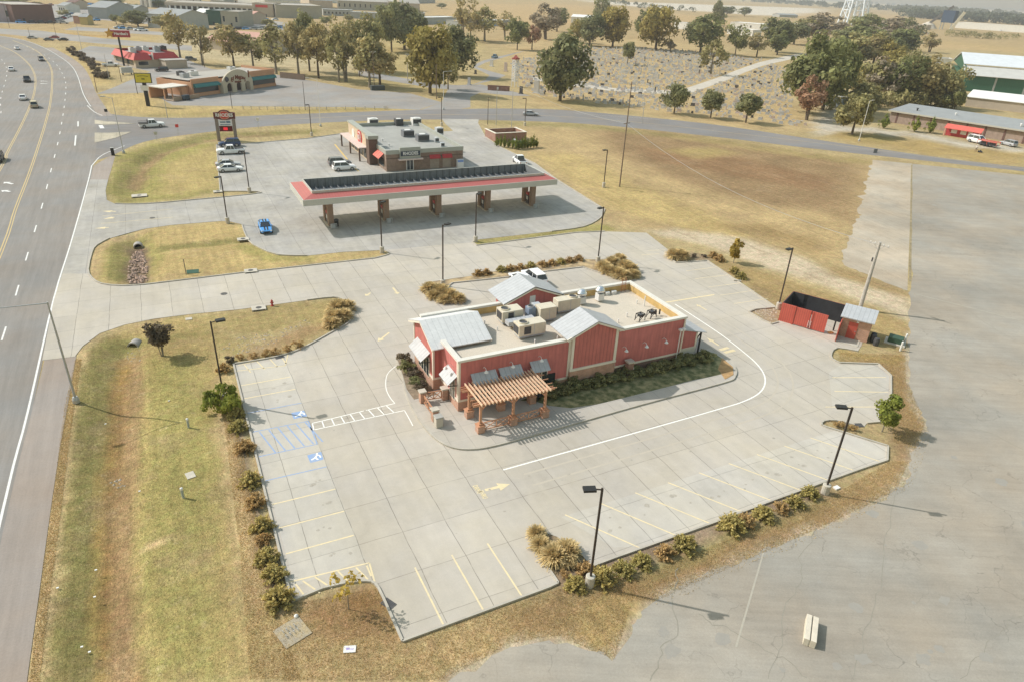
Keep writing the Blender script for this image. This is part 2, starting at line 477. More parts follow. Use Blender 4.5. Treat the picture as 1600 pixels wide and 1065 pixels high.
# field east of the station
area(TAN, 3, (800, 196), (1080, 216), (1380, 252), (1310, 415), (1160, 372), (1010, 360), (940, 345), (820, 240))
area(YEL, 2.5, (830, 240), (960, 330), (1080, 360), (1200, 380), (1100, 330), (980, 280), (900, 240))
area(BRN, 5, (930, 205), (1000, 200), (1150, 222), (1340, 252), (1350, 275), (1335, 350), (1290, 330), (1180, 320), (1050, 280), (960, 240))
area((.275, .17, .095), 3, (1000, 230), (1150, 245), (1300, 280), (1290, 300), (1140, 275), (1020, 250))
area((.42, .33, .14), 3, (1040, 235), (1110, 230), (1160, 240), (1090, 248), k=.7)
area((.33, .23, .11), 3, (1090, 350), (1200, 350), (1290, 380), (1280, 400), (1180, 370), k=.8)
stroke(GREEN, 3.5, (770, 192), (900, 196), (1080, 216), (1300, 248), (1600, 276), k=.6)
stroke(YEL, 3, (1060, 215), (1280, 246), (1600, 272), k=.4)
# gravel lane and strip by the old lot
area((.56, .46, .34), 1.6, (1010, 362), (1060, 358), (1160, 372), (1250, 402), (1330, 440), (1425, 468), (1425, 500), (1290, 447), (1190, 415), (1120, 388), (1050, 372))
area((.36, .26, .125), 1.2, (1105, 405), (1180, 420), (1290, 458), (1340, 475), (1420, 505), (1420, 520), (1300, 470), (1215, 477))
area((.35, .25, .13), 1.5, (1290, 415), (1340, 425), (1425, 460), (1430, 470), (1370, 450), (1300, 430))
# islands west of the station
area(LGREEN, 1.5, (165, 300), (180, 244), (240, 222), (335, 224), (344, 299), (228, 318), (180, 318))
area(YEL, 2.0, (260, 255), (335, 228), (343, 296), (250, 305), k=.75)
stroke(GREEN, 3.0, (195, 300), (210, 262), (250, 232), (330, 212), (480, 205), k=.9); stroke(BRN, 1.6, (212, 292), (224, 262), (250, 240), (330, 217), (420, 209), k=.8)
stroke(GREEN, 1.2, (200, 312), (290, 308), (344, 297), k=.7)
area(YEL, 1.2, (138, 435), (145, 392), (230, 358), (345, 347), (380, 352), (390, 378), (435, 400), (600, 392), (605, 400), (440, 419), (230, 444), (160, 444))
area(LGREEN, 1.2, (155, 432), (165, 385), (235, 362), (255, 400), (235, 440), k=.9)
stroke(GREEN, 1.5, (180, 432), (185, 385), (225, 372), k=.9); stroke(GREEN, 1.2, (255, 388), (330, 380), (385, 374), k=.8); stroke(LGREEN, 1.5, (380, 385), (420, 402), (480, 405), k=.8)
stroke((.21, .145, .105), 1.5, (215, 386), (215, 400), (216, 436)); stroke(TAN, .8, (141, 435), (146, 398), (165, 378), (230, 360))
stroke(LGREEN, 2.0, (745, 380), (860, 368), (940, 356), k=.9); stroke(GREEN, .8, (745, 382), (860, 366), k=.5)
# the verge along the highway
area((.42, .32, .145), 1.2, (118, 560), (200, 510), (300, 495), (340, 510), (350, 600), (380, 760), (410, 940), (440, 1065), (40, 1065))
area(GREEN, 1.0, (120, 565), (165, 525), (215, 530), (185, 600), (165, 760), (155, 900), (165, 1065), (70, 1065), (95, 800), (110, 650), k=.95)
area(LGREEN, 1.5, (230, 560), (300, 560), (330, 640), (345, 760), (330, 900), (340, 1065), (225, 1065), (215, 800), k=.8)
stroke(ORNG, 1.1, (195, 560), (188, 640), (178, 740), (172, 850), (168, 960), (182, 1065), k=.9); stroke((.25, .16, .08), .45, (183, 600), (176, 740), (170, 850), (166, 960), (178, 1065), k=.7); stroke(RBRN, .8, (210, 560), (205, 680), (195, 780), (190, 880), (188, 980), (190, 1065), k=.8)
stroke(STRAW, .7, (122, 552), (112, 610), (100, 690), (92, 760), (84, 830), (72, 920), (60, 1000), (52, 1065)); 
stroke(GREEN, .9, (195, 540), (235, 530), (330, 520), k=.6)
stroke(STRAW, .6, (240, 848), (252, 842)); area((.44, .33, .175), .7, (335, 600), (362, 650), (395, 800), (425, 945), (470, 1000), (480, 1065), (400, 1065), (372, 900), (350, 760), k=.85)
stroke(STRAW, .8, (340, 620), (362, 720), (384, 830), (410, 930), k=.9); stroke(MULCH, .5, (368, 640), (385, 730), (408, 820), (430, 930), k=.9)
area((.36, .28, .13), 1.0, (300, 495), (480, 472), (530, 466), (550, 490), (470, 540), (365, 568), (340, 540))
area(RBRN, .9, (385, 545), (470, 510), (520, 505), (470, 535), (380, 563), k=.8); area((.43, .34, .2), 1.0, (350, 520), (420, 520), (480, 505), (400, 550), k=.5)
# south and east edges
area(TAN, 1.0, (440, 940), (600, 915), (640, 1010), (880, 920), (1000, 880), (1010, 930), (960, 1033), (870, 1000), (700, 1065), (430, 1065))
area((.36, .225, .12), .8, (480, 940), (585, 915), (625, 1000), (560, 1005), (490, 985), k=.9); area((.33, .17, .07), .5, (540, 925), (580, 920), (600, 955), (555, 950), k=.7)
area((.32, .21, .11), .9, (780, 960), (880, 930), (910, 965), (860, 990), (800, 990), k=.8)
area((.45, .33, .15), .8, (920, 930), (1010, 900), (1015, 935), (960, 1030), (900, 1005), k=.8)
stroke(MULCH, .9, (880, 905), (1000, 868), (1130, 820), (1280, 770), k=.95); area(MULCH, .4, (826, 836), (842, 824), (925, 885), (872, 912))
area(RBRN, .8, (940, 920), (1130, 850), (1290, 785), (1400, 735), (1390, 720), (1392, 590), (1310, 570), (1420, 545), (1425, 620), (1450, 670), (1425, 745), (1300, 820), (1020, 945), k=.9)
area((.42, .29, .16), .8, (1290, 770), (1385, 725), (1425, 720), (1400, 765), (1310, 815), k=.7); stroke((.40, .30, .13), .8, (1305, 545), (1390, 565), (1415, 560), k=.9)
stroke(GREEN, .7, (1010, 900), (1120, 850), (1230, 805), (1290, 785), k=.5)
area((.34, .26, .18), .4, (1170, 488), (1182, 484), (1216, 480), (1216, 503), (1200, 506)); area(SOIL, .6, (1042, 402), (1048, 392), (1100, 398), (1110, 408), (1058, 411))
area((.36, .26, .12), .8, (1230, 450), (1300, 470), (1420, 515), (1420, 550), (1370, 540), (1330, 500), k=.8)
stroke((.48, .42, .34), .55, (700, 1062), (740, 1045), (800, 1012), (870, 1000), (930, 1018), (960, 1033), (985, 990), (1020, 940), (1080, 905), (1150, 878), (1220, 850), (1300, 818), (1370, 785), (1410, 755), (1425, 725), (1428, 700), (1450, 670), (1440, 645), (1424, 615), (1421, 570), (1420, 520), k=.75)
# surroundings of the long brick building
area((.40, .29, .13), 2.5, (1300, 195), (1430, 215), (1600, 240), (1600, 262), (1420, 238), (1300, 215)); area(GREEN, 2, (1320, 205), (1400, 215), (1400, 225), (1320, 215), k=.5)
area((.52, .47, .40), 2, (1270, 190), (1300, 165), (1330, 168), (1300, 195), (1420, 207), (1540, 225), (1600, 232), (1600, 238), (1500, 228), (1400, 212), (1320, 205), (1280, 213))
area((.45, .33, .17), 10, (1420, 60), (1600, 75), (1600, 82), (1420, 72)); area((.50, .36, .2), 10, (1430, 72), (1600, 84), (1600, 80), (1480, 68), k=.6)

def paint(xy, base=(.42, .33, .18)):
    c = np.tile(np.array(base), (len(xy), 1))
    jit = np.stack([vnoise(xy, 2.2, 1) + .5 * vnoise(xy, .8, 2) - .75, vnoise(xy, 2.4, 3) + .5 * vnoise(xy, .9, 4) - .75], 1)
    far = np.clip(np.hypot(xy[:, 0], xy[:, 1]) / 120, .5, 3)[:, None]
    q = xy + jit * 1.1 * far
    for kind, pts, soft, col, k in OPS:
        a = np.array(pts); lo = a.min(0) - soft * 3; hi = a.max(0) + soft * 3
        s = np.where(((q >= lo) & (q <= hi)).all(1))[0]
        if len(s) == 0: continue
        d = seg_dist(q[s], pts, kind == 'a')
        if kind == 'a':
            d = np.where(inside(q[s], pts), d, -d); w = np.clip(d / (2 * soft) + .5, 0, 1)
        else:
            w = np.clip(1.35 - d / soft, 0, 1)
        w = (w * w * (3 - 2 * w) * k)[:, None]
        c[s] = c[s] * (1 - w) + np.array(col) * w
    return c

def set_tint(me, cols):
    at = me.color_attributes.new('tint', 'FLOAT_COLOR', 'POINT')
    at.data.foreach_set('color', np.concatenate([cols, np.ones((len(cols), 1))], 1).astype(np.float32).ravel())

DITCH = [(P((190, 548), (185, 640), (178, 760), (172, 860), (168, 1065)), 2.2, .55),
         (P((208, 300), (214, 262), (250, 236), (330, 215), (480, 205)), 2.2, .5),
         (P((215, 372), (215, 440)), 1.8, .6), (P((250, 390), (385, 374)), 1.2, .3)]
def relief(xy):
    z = np.zeros(len(xy))
    for pts, w, dep in DITCH:
        d = seg_dist(xy, pts, False); z -= dep * np.exp(-(d / w) ** 2)
    return z

def axis(lo, hi, d0, d1, step, grow):
    a = list(np.arange(d0, d1, step)); s = step; v = a[-1]
    while v < hi: s *= grow; v += s; a.append(v)
    s = step; v = a[0]; b = []
    while v > lo: s *= grow; v -= s; b.append(v)
    return np.array(b[::-1] + a)
gx = axis(-6000, 8000, -18, 92, .62, 1.07); gy = axis(-60, 9000, 22, 112, .62, 1.035)
XX, YY = np.meshgrid(gx, gy); XY = np.stack([XX.ravel(), YY.ravel()], 1)
nx, ny = len(gx), len(gy)
ZZ = relief(XY)
I = np.arange(nx * ny).reshape(ny, nx)
F = np.stack([I[:-1, :-1].ravel(), I[:-1, 1:].ravel(), I[1:, 1:].ravel(), I[1:, :-1].ravel()], 1)
me = bpy.data.meshes.new('ground')
me.vertices.add(len(XY)); me.vertices.foreach_set('co', np.concatenate([XY, ZZ[:, None]], 1).astype(np.float32).ravel())
me.loops.add(F.size); me.loops.foreach_set('vertex_index', F.ravel().astype(np.int32))
me.polygons.add(len(F)); me.polygons.foreach_set('loop_start', np.arange(0, F.size, 4, dtype=np.int32))
me.update(calc_edges=True); me.validate()
set_tint(me, paint(XY))
M_GRASS = grass_mat('grass')
me.materials.append(M_GRASS)
ground = bpy.data.objects.new('ground', me); COL.objects.link(ground); structure(ground)

# ------------------------------------------------------------------ flat sheets
def sheet(name, outer, z, m, holes=(), kind='structure'):
    bm = bmesh.new()
    for loop in [outer] + list(holes):
        vs = [bm.verts.new((x, y, z)) for x, y in loop]
        for i in range(len(vs)): bm.edges.new((vs[i], vs[(i + 1) % len(vs)]))
    bmesh.ops.triangle_fill(bm, use_beauty=True, use_dissolve=False, edges=bm.edges[:])
    for f in bm.faces:
        if f.normal.z < 0: f.normal_flip()
    me = bpy.data.meshes.new(name); bm.to_mesh(me); bm.free()
    me.materials.append(m)
    o = bpy.data.objects.new(name, me); COL.objects.link(o)
    if kind: o['kind'] = kind
    return o

def smooth_px(pts, n=3):
    """round a polyline of photo survey points (Catmull-Rom on the ground)"""
    w = P(*pts); return smooth(w, n)
def smooth(w, n=3, closed=False):
    out = []; L = len(w)
    for i in range(L if closed else L - 1):
        g = lambda k: Vector(w[k % L]) if closed else Vector(w[max(0, min(L - 1, k))])
        p0, p1, p2, p3 = g(i - 1), g(i), g(i + 1), g(i + 2)
        for j in range(n):
            t = j / n
            v = .5 * ((2 * p1) + (-p0 + p2) * t + (2 * p0 - 5 * p1 + 4 * p2 - p3) * t * t + (-p0 + 3 * p1 - 3 * p2 + p3) * t ** 3)
            out.append((v.x, v.y))
    if not closed: out.append(tuple(w[-1]))
    return out

def ribbon(name, center, w0, w1, z, m):
    """strip along a centre line, from offset w0 (left) to w1 (right)"""
    mb = MB(); n = len(center); L = []; Rr = []
    for i in range(n):
        a = Vector(center[max(0, i - 1)]); b = Vector(center[min(n - 1, i + 1)]); d = (b - a).normalized(); nr = Vector((d.y, -d.x))
        c = Vector(center[i]); L.append(c + nr * w0); Rr.append(c + nr * w1)
    for i in range(n - 1):
        mb.poly3([(L[i].x, L[i].y, z), (Rr[i].x, Rr[i].y, z), (Rr[i + 1].x, Rr[i + 1].y, z), (L[i + 1].x, L[i + 1].y, z)])
    return structure(mb.build(name, m))

def worn(name, col, base, wear=.5, scale=2.5):
    m, nt, b = new_mat(name); co = coords(nt)
    f = maprange(nt, noise(nt, co, scale, 6, .75), .5 - wear * .3, .62, 1, 1 - wear)
    n2 = maprange(nt, noise(nt, co, 14, 3, .8), .35, .7, 1, 1 - wear * .6)
    nt.links.new(mixc(nt, mth(nt, 'MULTIPLY', f, n2), base, col), b.inputs['Base Color']); b.inputs['Roughness'].default_value = .8
    return m
CB0 = (.52, .47, .39)
M_HWY = asphalt('highway asphalt', (.238, .228, .218), R(90), .13, .10, 0)
M_SHOULDER = asphalt('shoulder', (.30, .265, .24), R(90), .10, .12, 0)
M_STREET = asphalt('street asphalt', (.215, .21, .21), R(-30), .14, .12, .2)
M_OLD = asphalt('old lot', (.322, .300, .262), R(-28), .09, .20, .30)
M_OLD2 = asphalt('old lot concrete', (.42, .37, .30), R(80), .09, .26, .3)
M_LOT2 = asphalt('grey lot', (.29, .28, .27), R(0), .08, .16, .3)
M_LOT = concrete('lot concrete', (.485, .435, .36), 3.25, 7.7, 3.95, 40.6, stain=.11)
M_STN = concrete('station concrete', (.43, .40, .35), 4.5, 2.0, 4.5, 1.0, joint=.36, stain=.22)
M_WALK = concrete('sidewalk concrete', (.46, .42, .355), 1.8, 0, 1.8, .4, joint=.25, stain=.10)
M_KERB = mat('kerb concrete', (.44, .405, .345), .9, .14, .8)

redge = [(-14.6, 0), (-14.7, 50), (-14.5, 64), (-14.4, 90), (-13.8, 110), (-13.2, 136), (-12.9, 157), (-13.1, 185), (-14.6, 219), (-16.6, 236), (-18.7, 255), (-21.8, 292), (-25.2, 322), (-30.5, 352), (-40, 394), (-51.9, 432), (-68, 460), (-100, 500), (-180, 580), (-300, 700)]
redge = smooth(redge, 4)
ribbon('highway', redge, -34, .25, .014, M_HWY)
ribbon('road_shoulder', smooth([(-14.6, 0), (-14.7, 50), (-14.5, 64), (-14.2, 82)], 3), .24, 3.0, .010, M_SHOULDER)
sheet('road_shoulder', P((134, 303), (141, 281), (169, 281), (174, 265), (180, 244), (172, 244), (147, 259)), .010, M_SHOULDER)
ribbon('road_shoulder', smooth([(-13.2, 212), (-14.6, 219), (-16.6, 236), (-18.7, 255), (-21.8, 292), (-25.2, 322), (-30.5, 352), (-40, 394)], 3), .2, 3.4, .010, M_SHOULDER)
st_near = [(-14, 160), (-9.8, 165), (-3.4, 177.7), (7, 184.3), (25.7, 190.5), (56.9, 192.5), (84.3, 187), (111.9, 175), (136.3, 152), (157.8, 126.9), (188.7, 95.5), (260, 20)]
st_far = [(270, 30), (193.4, 98.3), (168, 136), (149.5, 168), (121.7, 195), (104.5, 203), (78, 206.5), (40, 206.5), (15, 205.5), (3, 207), (-6, 211), (-11.5, 217), (-15.2, 225)]
sheet('side_street', smooth(st_near, 4) + smooth(st_far, 4) + [(-15.5, 190)], .008, M_STREET)

lot_px = [(66, 563), (117, 557), (129, 541), (156, 521), (195, 507.6), (240, 498.6), (300, 491), (375.5, 483.6), (480, 469.4), (521, 465), (537.5, 469), (549, 477), (552, 490), (544, 505), (524.5, 516),
    (477.6, 542), (450.6, 552.6), (420.5, 560), (365, 569), (456, 939), (505, 919), (545, 910), (572, 908), (586, 912), (598, 932), (629, 1002), (857.6, 917.7), (872, 911), (845, 870), (826, 838), (833, 826), (870, 838), (905, 862), (925, 885), (960, 872), (1005, 856),
    (1115, 817), (1211, 781), (1347, 732), (1386, 719), (1387, 697), (1300, 670), (1284, 664.5), (1287, 658), (1306, 657), (1350, 667), (1354, 661), (1378, 659), (1388, 655), (1392, 616), (1392, 587), (1372, 569), (1312, 567), (1300, 561), (1299, 552), (1308, 544),
    (1340, 549), (1346, 540), (1360, 490), (1225, 470), (1216, 504), (1205, 507), (1190, 500), (1170, 488), (1180, 484), (1212, 481), (1105, 408), (1056, 411), (1042, 402), (1047, 393), (1010, 364), (945, 362), (900, 364), (745, 384), (738, 379), (602, 391), (609, 397), (586, 404),
    (440, 420), (384.5, 426), (228, 445), (192, 447), (159, 444), (144, 435), (138, 428), (97.5, 428), (84, 470)]
LOT = P(*lot_px)
sheet('parking_lot', LOT, .030, M_LOT)
stn_px = [(97.5, 428), (138, 428), (138, 422), (144, 395), (151, 384), (171, 373), (199, 365), (226, 358), (267.5, 352), (343, 346), (357, 346), (378, 351), (387, 375), (405.5, 388), (435.6, 399), (480, 400), (537, 394), (602, 391), (738, 379), (745.5, 375), (862, 362), (911, 355), (937, 342), (945, 328),
    (869, 280.5), (836, 256), (781, 230), (758, 214), (747, 194), (748, 187), (690, 186), (696, 194), (708, 205), (690, 206), (640, 200), (550, 207), (480, 217), (372, 226), (338, 227), (344, 299.7), (404, 300), (395, 304), (300, 313), (228, 319), (180, 319), (167, 313), (165, 298), (169, 281), (141, 281), (134, 303), (112.6, 379)]
STN = P(*stn_px)
sheet('station_forecourt', STN, .026, M_STN)

old_w = smooth_px([(640, 1120), (700, 1062), (740, 1045), (800, 1012), (870, 1000), (930, 1018), (960, 1033)], 4) + smooth_px([(985, 990), (1005, 962), (1020, 940), (1050, 921), (1080, 905), (1150, 878), (1220, 850), (1300, 818), (1370, 785), (1410, 755), (1425, 725), (1428, 700), (1450, 670), (1440, 645), (1424, 615), (1421, 570), (1420, 520), (1422, 470), (1424, 400), (1425, 256)], 9) + P((1600, 274), (1900, 320), (2600, 700), (1900, 1600), (900, 1500))
jr = np.array(old_w[:-5]); jn = np.stack([vnoise(jr, .9, 5) - .5, vnoise(jr, .8, 6) - .5], 1) * .5 + np.stack([vnoise(jr, .35, 15) - .5, vnoise(jr, .3, 16) - .5], 1) * .35
sheet('old_parking_lot', [tuple(p) for p in jr + jn] + old_w[-5:], .012, M_OLD)
ol_ = smooth_px([(1362, 250), (1352, 290), (1340, 330), (1328, 370), (1315, 414)], 16) + smooth_px([(1315, 414), (1350, 430), (1390, 446), (1424, 458)], 6)[1:]; ol_ = np.array(ol_); ol_ = ol_ + np.stack([vnoise(ol_, 2.6, 8) - .5, vnoise(ol_, 2.2, 9) - .5], 1) * 1.6 + np.stack([vnoise(ol_, .6, 18) - .5, vnoise(ol_, .5, 19) - .5], 1) * .6
sheet('old_concrete_lane', [tuple(p) for p in ol_] + P((1425.5, 256)), .007, M_OLD2)
# lots north of the side street
sheet('restaurant_lot', P((150, 147), (175, 138), (235, 112), (150, 95), (110, 85), (140, 72), (260, 82), (330, 108), (440, 118), (560, 140), (640, 146), (690, 160), (655, 172), (560, 168), (270, 165), (235, 145)), .006, M_LOT2)
sheet('access_road', P((690, 160), (700, 140), (750, 132), (830, 150), (800, 150), (750, 145), (735, 152), (735, 168), (700, 174), (655, 173)), .0065, M_LOT2)
sheet('access_road', smooth_px([(560, 118), (640, 132), (700, 140), (752, 130), (790, 118), (745, 105), (780, 92), (820, 80), (800, 84), (755, 95), (740, 106), (765, 118), (740, 132), (690, 132), (640, 124), (560, 110)], 2), .0062, M_LOT2)
sheet('cemetery_lane', smooth_px([(1060, 142), (1120, 122), (1185, 98), (1250, 84), (1258, 88), (1192, 103), (1135, 126), (1075, 147)], 2), .006, mat('gravel lane', (.50, .45, .38), .95, .15, .3))
sheet('cemetery_lane', smooth_px([(830, 120), (960, 138), (1060, 142), (1075, 147), (960, 143), (830, 125)], 2), .0055, mat('gravel lane', (.50, .45, .38)), kind='structure')
sheet('cross_road', P((-60, 52), (0, 53), (150, 68), (300, 80), (300, 72), (160, 60), (60, 48), (-60, 42)), .006, M_LOT2)
sheet('cross_road', P((100, 47), (230, 54), (300, 58), (300, 53), (230, 49), (120, 42)), .006, M_LOT2)
sheet('town_lot', P((-60, 34), (40, 38), (100, 36), (140, 30), (230, 38), (330, 40), (400, 46), (480, 48), (480, 40), (330, 20), (200, 12), (60, 6), (-60, 8)), .006, M_LOT2)

M_BAY = concrete('bay concrete', (.515, .472, .40), 3.25, 7.7, 3.95, 40.6, stain=.12, joint=.44)
sheet('parking_bay', [(2.95, 34.6), (7.75, 35.2), (7.75, 65.6), (2.95, 65.5)], .0325, M_BAY)
sheet('parking_bay', [(22.3, 33.45), (24.2, 29.2), (26.4, 28.3), (52.0, 28.35), (54.0, 29.8), (51.7, 33.5)], .0325, M_BAY)
sheet('parking_bay', [(54.6, 36.4), (62.4, 36.2), (65.7, 38.6), (66.3, 40.6), (62.8, 42.4), (60.0, 41.6)], .0325, M_BAY)
# oil drips, tyre scuffs and crack sealing on the paving
def blob_sheet(name, spots, z, m):
    b = MB(); rg0 = random.Random(21)
    for k0, (x, y, r) in enumerate(spots):
        n = 11; a0 = rg0.random() * 6; b.poly3([(x + r * rg0.uniform(.55, 1.15) * math.cos(a0 + 2 * math.pi * i / n) * 1.2, y + r * rg0.uniform(.55, 1.15) * math.sin(a0 + 2 * math.pi * i / n), z) for i in range(n)]); b.v[-n:] = [(q[0], q[1], z + k0 * .00006) for q in b.v[-n:]]
    return structure(b.build(name, m))
rg1 = random.Random(4); sp1 = []
for y in (60.4, 57.8, 54.9, 44.7, 41.8, 39.1, 36.3): sp1 += [(6.2 + rg1.uniform(-.8, .8), y + rg1.uniform(-.4, .4), rg1.uniform(.08, .24)) for _ in range(3)]
for i in range(8): sp1 += [(25.6 + 3.2 * i + rg1.uniform(-.8, .8), 31.2 + rg1.uniform(-.9, .9), rg1.uniform(.08, .24)) for _ in range(3)]
sp1 += [(rg1.uniform(9, 20), rg1.uniform(32, 64), rg1.uniform(.04, .13)) for _ in range(22)] + [(rg1.uniform(22, 52), rg1.uniform(34.5, 39.5), rg1.uniform(.05, .14)) for _ in range(14)]
blob_sheet('oil_stain', sp1, .0345, worn('oil stain', (.26, .235, .20), CB0, .6, 3)); sp2 = []
for x in (26.4, 35.5, 44.5, 53.4, 19, 60): sp2 += [(x + rg1.gauss(0, 1.2), 107.5 + rg1.gauss(0, 2.2), rg1.uniform(.15, .6)) for _ in range(9)]
sp2 += [(rg1.uniform(16, 37), rg1.uniform(118, 160), rg1.uniform(.15, .5)) for _ in range(36)]
blob_sheet('oil_stain', sp2, .0305, worn('forecourt oil', (.22, .205, .185), (.43, .40, .35), .6, 2)); sp3 = []
for i in range(70): p_ = G(rg1.uniform(1000, 1640), rg1.uniform(300, 1060)); sp3.append((*p_, rg1.uniform(.1, .55)))
sp3 = [s for s in sp3 if inside(np.array([[s[0], s[1]]]), old_w)[0]]; blob_sheet('asphalt_patch', sp3, .0145, worn('asphalt patch', (.27, .25, .22), (.322, .300, .262), .75, 2))
# ------------------------------------------------------------------ kerbs
kb = MB()
def kerb(w, closed=False, wid=.16, top=.15):
    n = len(w)
    for i in range(n if closed else n - 1):
        a = w[i]; b = w[(i + 1) % n]
        kb.bar((a[0], a[1], top / 2), (b[0], b[1], top / 2), wid, top)
def kpx(*px, s=1): kerb(smooth_px(px, s) if s > 1 else P(*px))
kpx((480, 469.4), (521, 465), (537.5, 469), (549, 477), (552, 490), (544, 505), (524.5, 516), (477.6, 542), (450.6, 552.6), (420.5, 560), (365, 569), s=3)
kpx((365, 569), (456, 939), (505, 919)); kpx((505, 919), (545, 910), (572, 908), (586, 912), (598, 932), (629, 1002), s=2)
kpx((629, 1002), (857.6, 917.7), (872, 911)); kpx((872, 911), (845, 870), (826, 838), (833, 826), (850, 830), s=2)
kpx((925, 885), (960, 872), (1005, 856), (1115, 817), (1211, 781), (1347, 732), (1386, 719), (1387, 697), (1300, 670)); kpx((1300, 670), (1284, 664.5), (1287, 658), (1306, 657), (1335, 664), s=2)
kpx((1354, 661), (1378, 659), (1388, 655), (1392, 616), (1392, 587), (1372, 569), (1312, 567)); kpx((1312, 567), (1300, 561), (1299, 552), (1308, 544), (1340, 549), s=2)
kpx((1216, 504), (1205, 507), (1190, 500)); kpx((1190, 500), (1170, 488), (1180, 484), (1212, 481)); kpx((1212, 481), (1105, 408), (1056, 411), (1042, 402), (1047, 393))
kpx((945, 362), (900, 364), (745, 384)); kpx((745, 384), (738, 379), (745.5, 375)); kpx((862, 362), (911, 355), (937, 342), (945, 328), s=3); kpx((945, 328), (869, 280.5), (836, 256), (781, 230), (758, 214), (747, 194))
kpx((378, 351), (387, 375), (405.5, 388), (435.6, 399), (480, 400), s=2); kpx((596, 391), (609, 397), (586, 404), s=3); kpx((586, 404), (440, 420), (384.5, 426), (228, 445)); kpx((228, 445), (192, 447), (159, 444), (144, 435), (138, 422), (144, 395), (151, 384), (171, 373), s=2)
kpx((480, 217), (372, 226), (338, 227), (344, 299.7)); kpx((344, 299.7), (404, 300), (395, 304), (300, 313), (228, 319), (180, 319), s=2)
kpx((550, 207), (480, 217))
M_KERBS = structure(kb.build('kerb', M_KERB))

# raised beds with kerbs
def island(name, w, m, top=.16, tint=None):
    mb = MB(); mb.prism(w, .0, top, cap0=False)
    return mb
isl_w = [(18.4, 61), (17.9, 58), (17.1, 54.5), (16.8, 51.5), (16.8, 48.6), (17.15, 46.2), (18.0, 44.6), (19.4, 43.75), (21.5, 43.45), (26, 43.55), (37, 44.0), (47.6, 44.2), (49.6, 44.7), (50.9, 46.0), (51.35, 48), (51.35, 57), (46.3, 60.2), (30, 62.6), (20, 62.2)]
isl = smooth(isl_w, 3, True)
structure(MB().prism(isl, 0, .16, cap0=False).build('sidewalk', M_WALK)); 
kb2 = MB(); kb = kb2; kerb(isl, True, .16, .175); 
bed_w = P((655, 455), (660, 447), (677, 441), (740, 432), (840, 412), (902, 406), (932, 407), (965, 405), (993, 414), (1000, 428), (991, 439), (962, 434), (927, 424), (910, 418), (850, 425), (802, 433), (707, 443), (697, 450), (727, 471), (722, 475), (690, 473), (667, 467))
M_BED = mat('bed mulch', (.30, .225, .14), .95, .3, .9, col2=(.42, .31, .17))
structure(MB().prism(bed_w, 0, .14, cap0=False).build('planting_bed', M_BED)); kerb(bed_w, True, .16, .16)
lawn = [(27.9, 48.4), (30.5, 46.0), (36.5, 45.6), (45, 45.75), (49.2, 45.6), (50.6, 46.6), (51, 48.5), (50.6, 50.2), (48.5, 49.6), (28.3, 49.3)]
mb = MB(); mb.prism(smooth(lawn[:], 2, True), .1, .185, cap0=False)
o = mb.build('lawn_strip', mat('lawn', (.145, .16, .07), .95, .4, 1.5, col2=(.26, .23, .12))); structure(o)
structure(MB().prism([(48.2, 44.6), (49.7, 45.0), (50.8, 46.3), (51.1, 48.3), (49, 46.6)], .1, .19, cap0=False).build('planting_bed', mat('orange mulch', (.42, .26, .12), .95, .25, 2)))
structure(MB().prism([(17.4, 53.0), (19.65, 53.0), (19.65, 60.8), (18.3, 60.8), (17.9, 58), (17.35, 55)], .1, .19, cap0=False).build('planting_bed', mat('dark mulch', (.24, .185, .13), .95, .35, 2)))
structure(kb2.build('kerb', M_KERB))

# ------------------------------------------------------------------ painted markings
ZM = .037
def quad_line(mb, a, b, w, z):
    a = Vector(a); b = Vector(b); d = (b - a).normalized(); n = Vector((-d.y, d.x)) * w / 2
    mb.poly3([(a.x - n.x, a.y - n.y, z), (b.x - n.x, b.y - n.y, z), (b.x + n.x, b.y + n.y, z), (a.x + n.x, a.y + n.y, z)])
def path_line(mb, w, wid, z):
    n = len(w); L = []; Rr = []
    for i in range(n):
        d = (Vector(w[min(n - 1, i + 1)]) - Vector(w[max(0, i - 1)])).normalized(); nr = Vector((-d.y, d.x)) * wid / 2
        L.append((w[i][0] - nr.x, w[i][1] - nr.y, z)); Rr.append((w[i][0] + nr.x, w[i][1] + nr.y, z))
    for i in range(n - 1): mb.poly3([L[i], L[i + 1], Rr[i + 1], Rr[i]])
CB = (.50, .445, .365)
M_YEL = worn('yellow paint', (.80, .65, .36), CB, .5); M_WHT = worn('white paint', (.88, .87, .82), CB, .15); M_BLU = worn('blue paint', (.22, .35, .60), CB, .3)
M_YFADE = worn('faded yellow paint', (.76, .62, .34), CB, .5); M_RWHT = worn('road white', (.78, .77, .74), (.24, .23, .22), .25); M_RYEL = worn('road yellow', (.62, .45, .18), (.24, .23, .22), .35)
M_RCON = concrete('median concrete', (.50, .44, .33), 3, 0, 3, 0, stain=.3)

yl = MB(); W = .12
for y in (61.65, 59.15): quad_line(yl, (2.95, y + .05), (7.6, y), W, ZM)
for y in (43.2, 40.45, 37.7): quad_line(yl, (2.95, y + .08), (7.65, y), W, ZM)
for px, py, qx, qy in ((449.6, 909.6, 577, 879),): quad_line(yl, G(px, py), G(qx, qy), W, ZM)
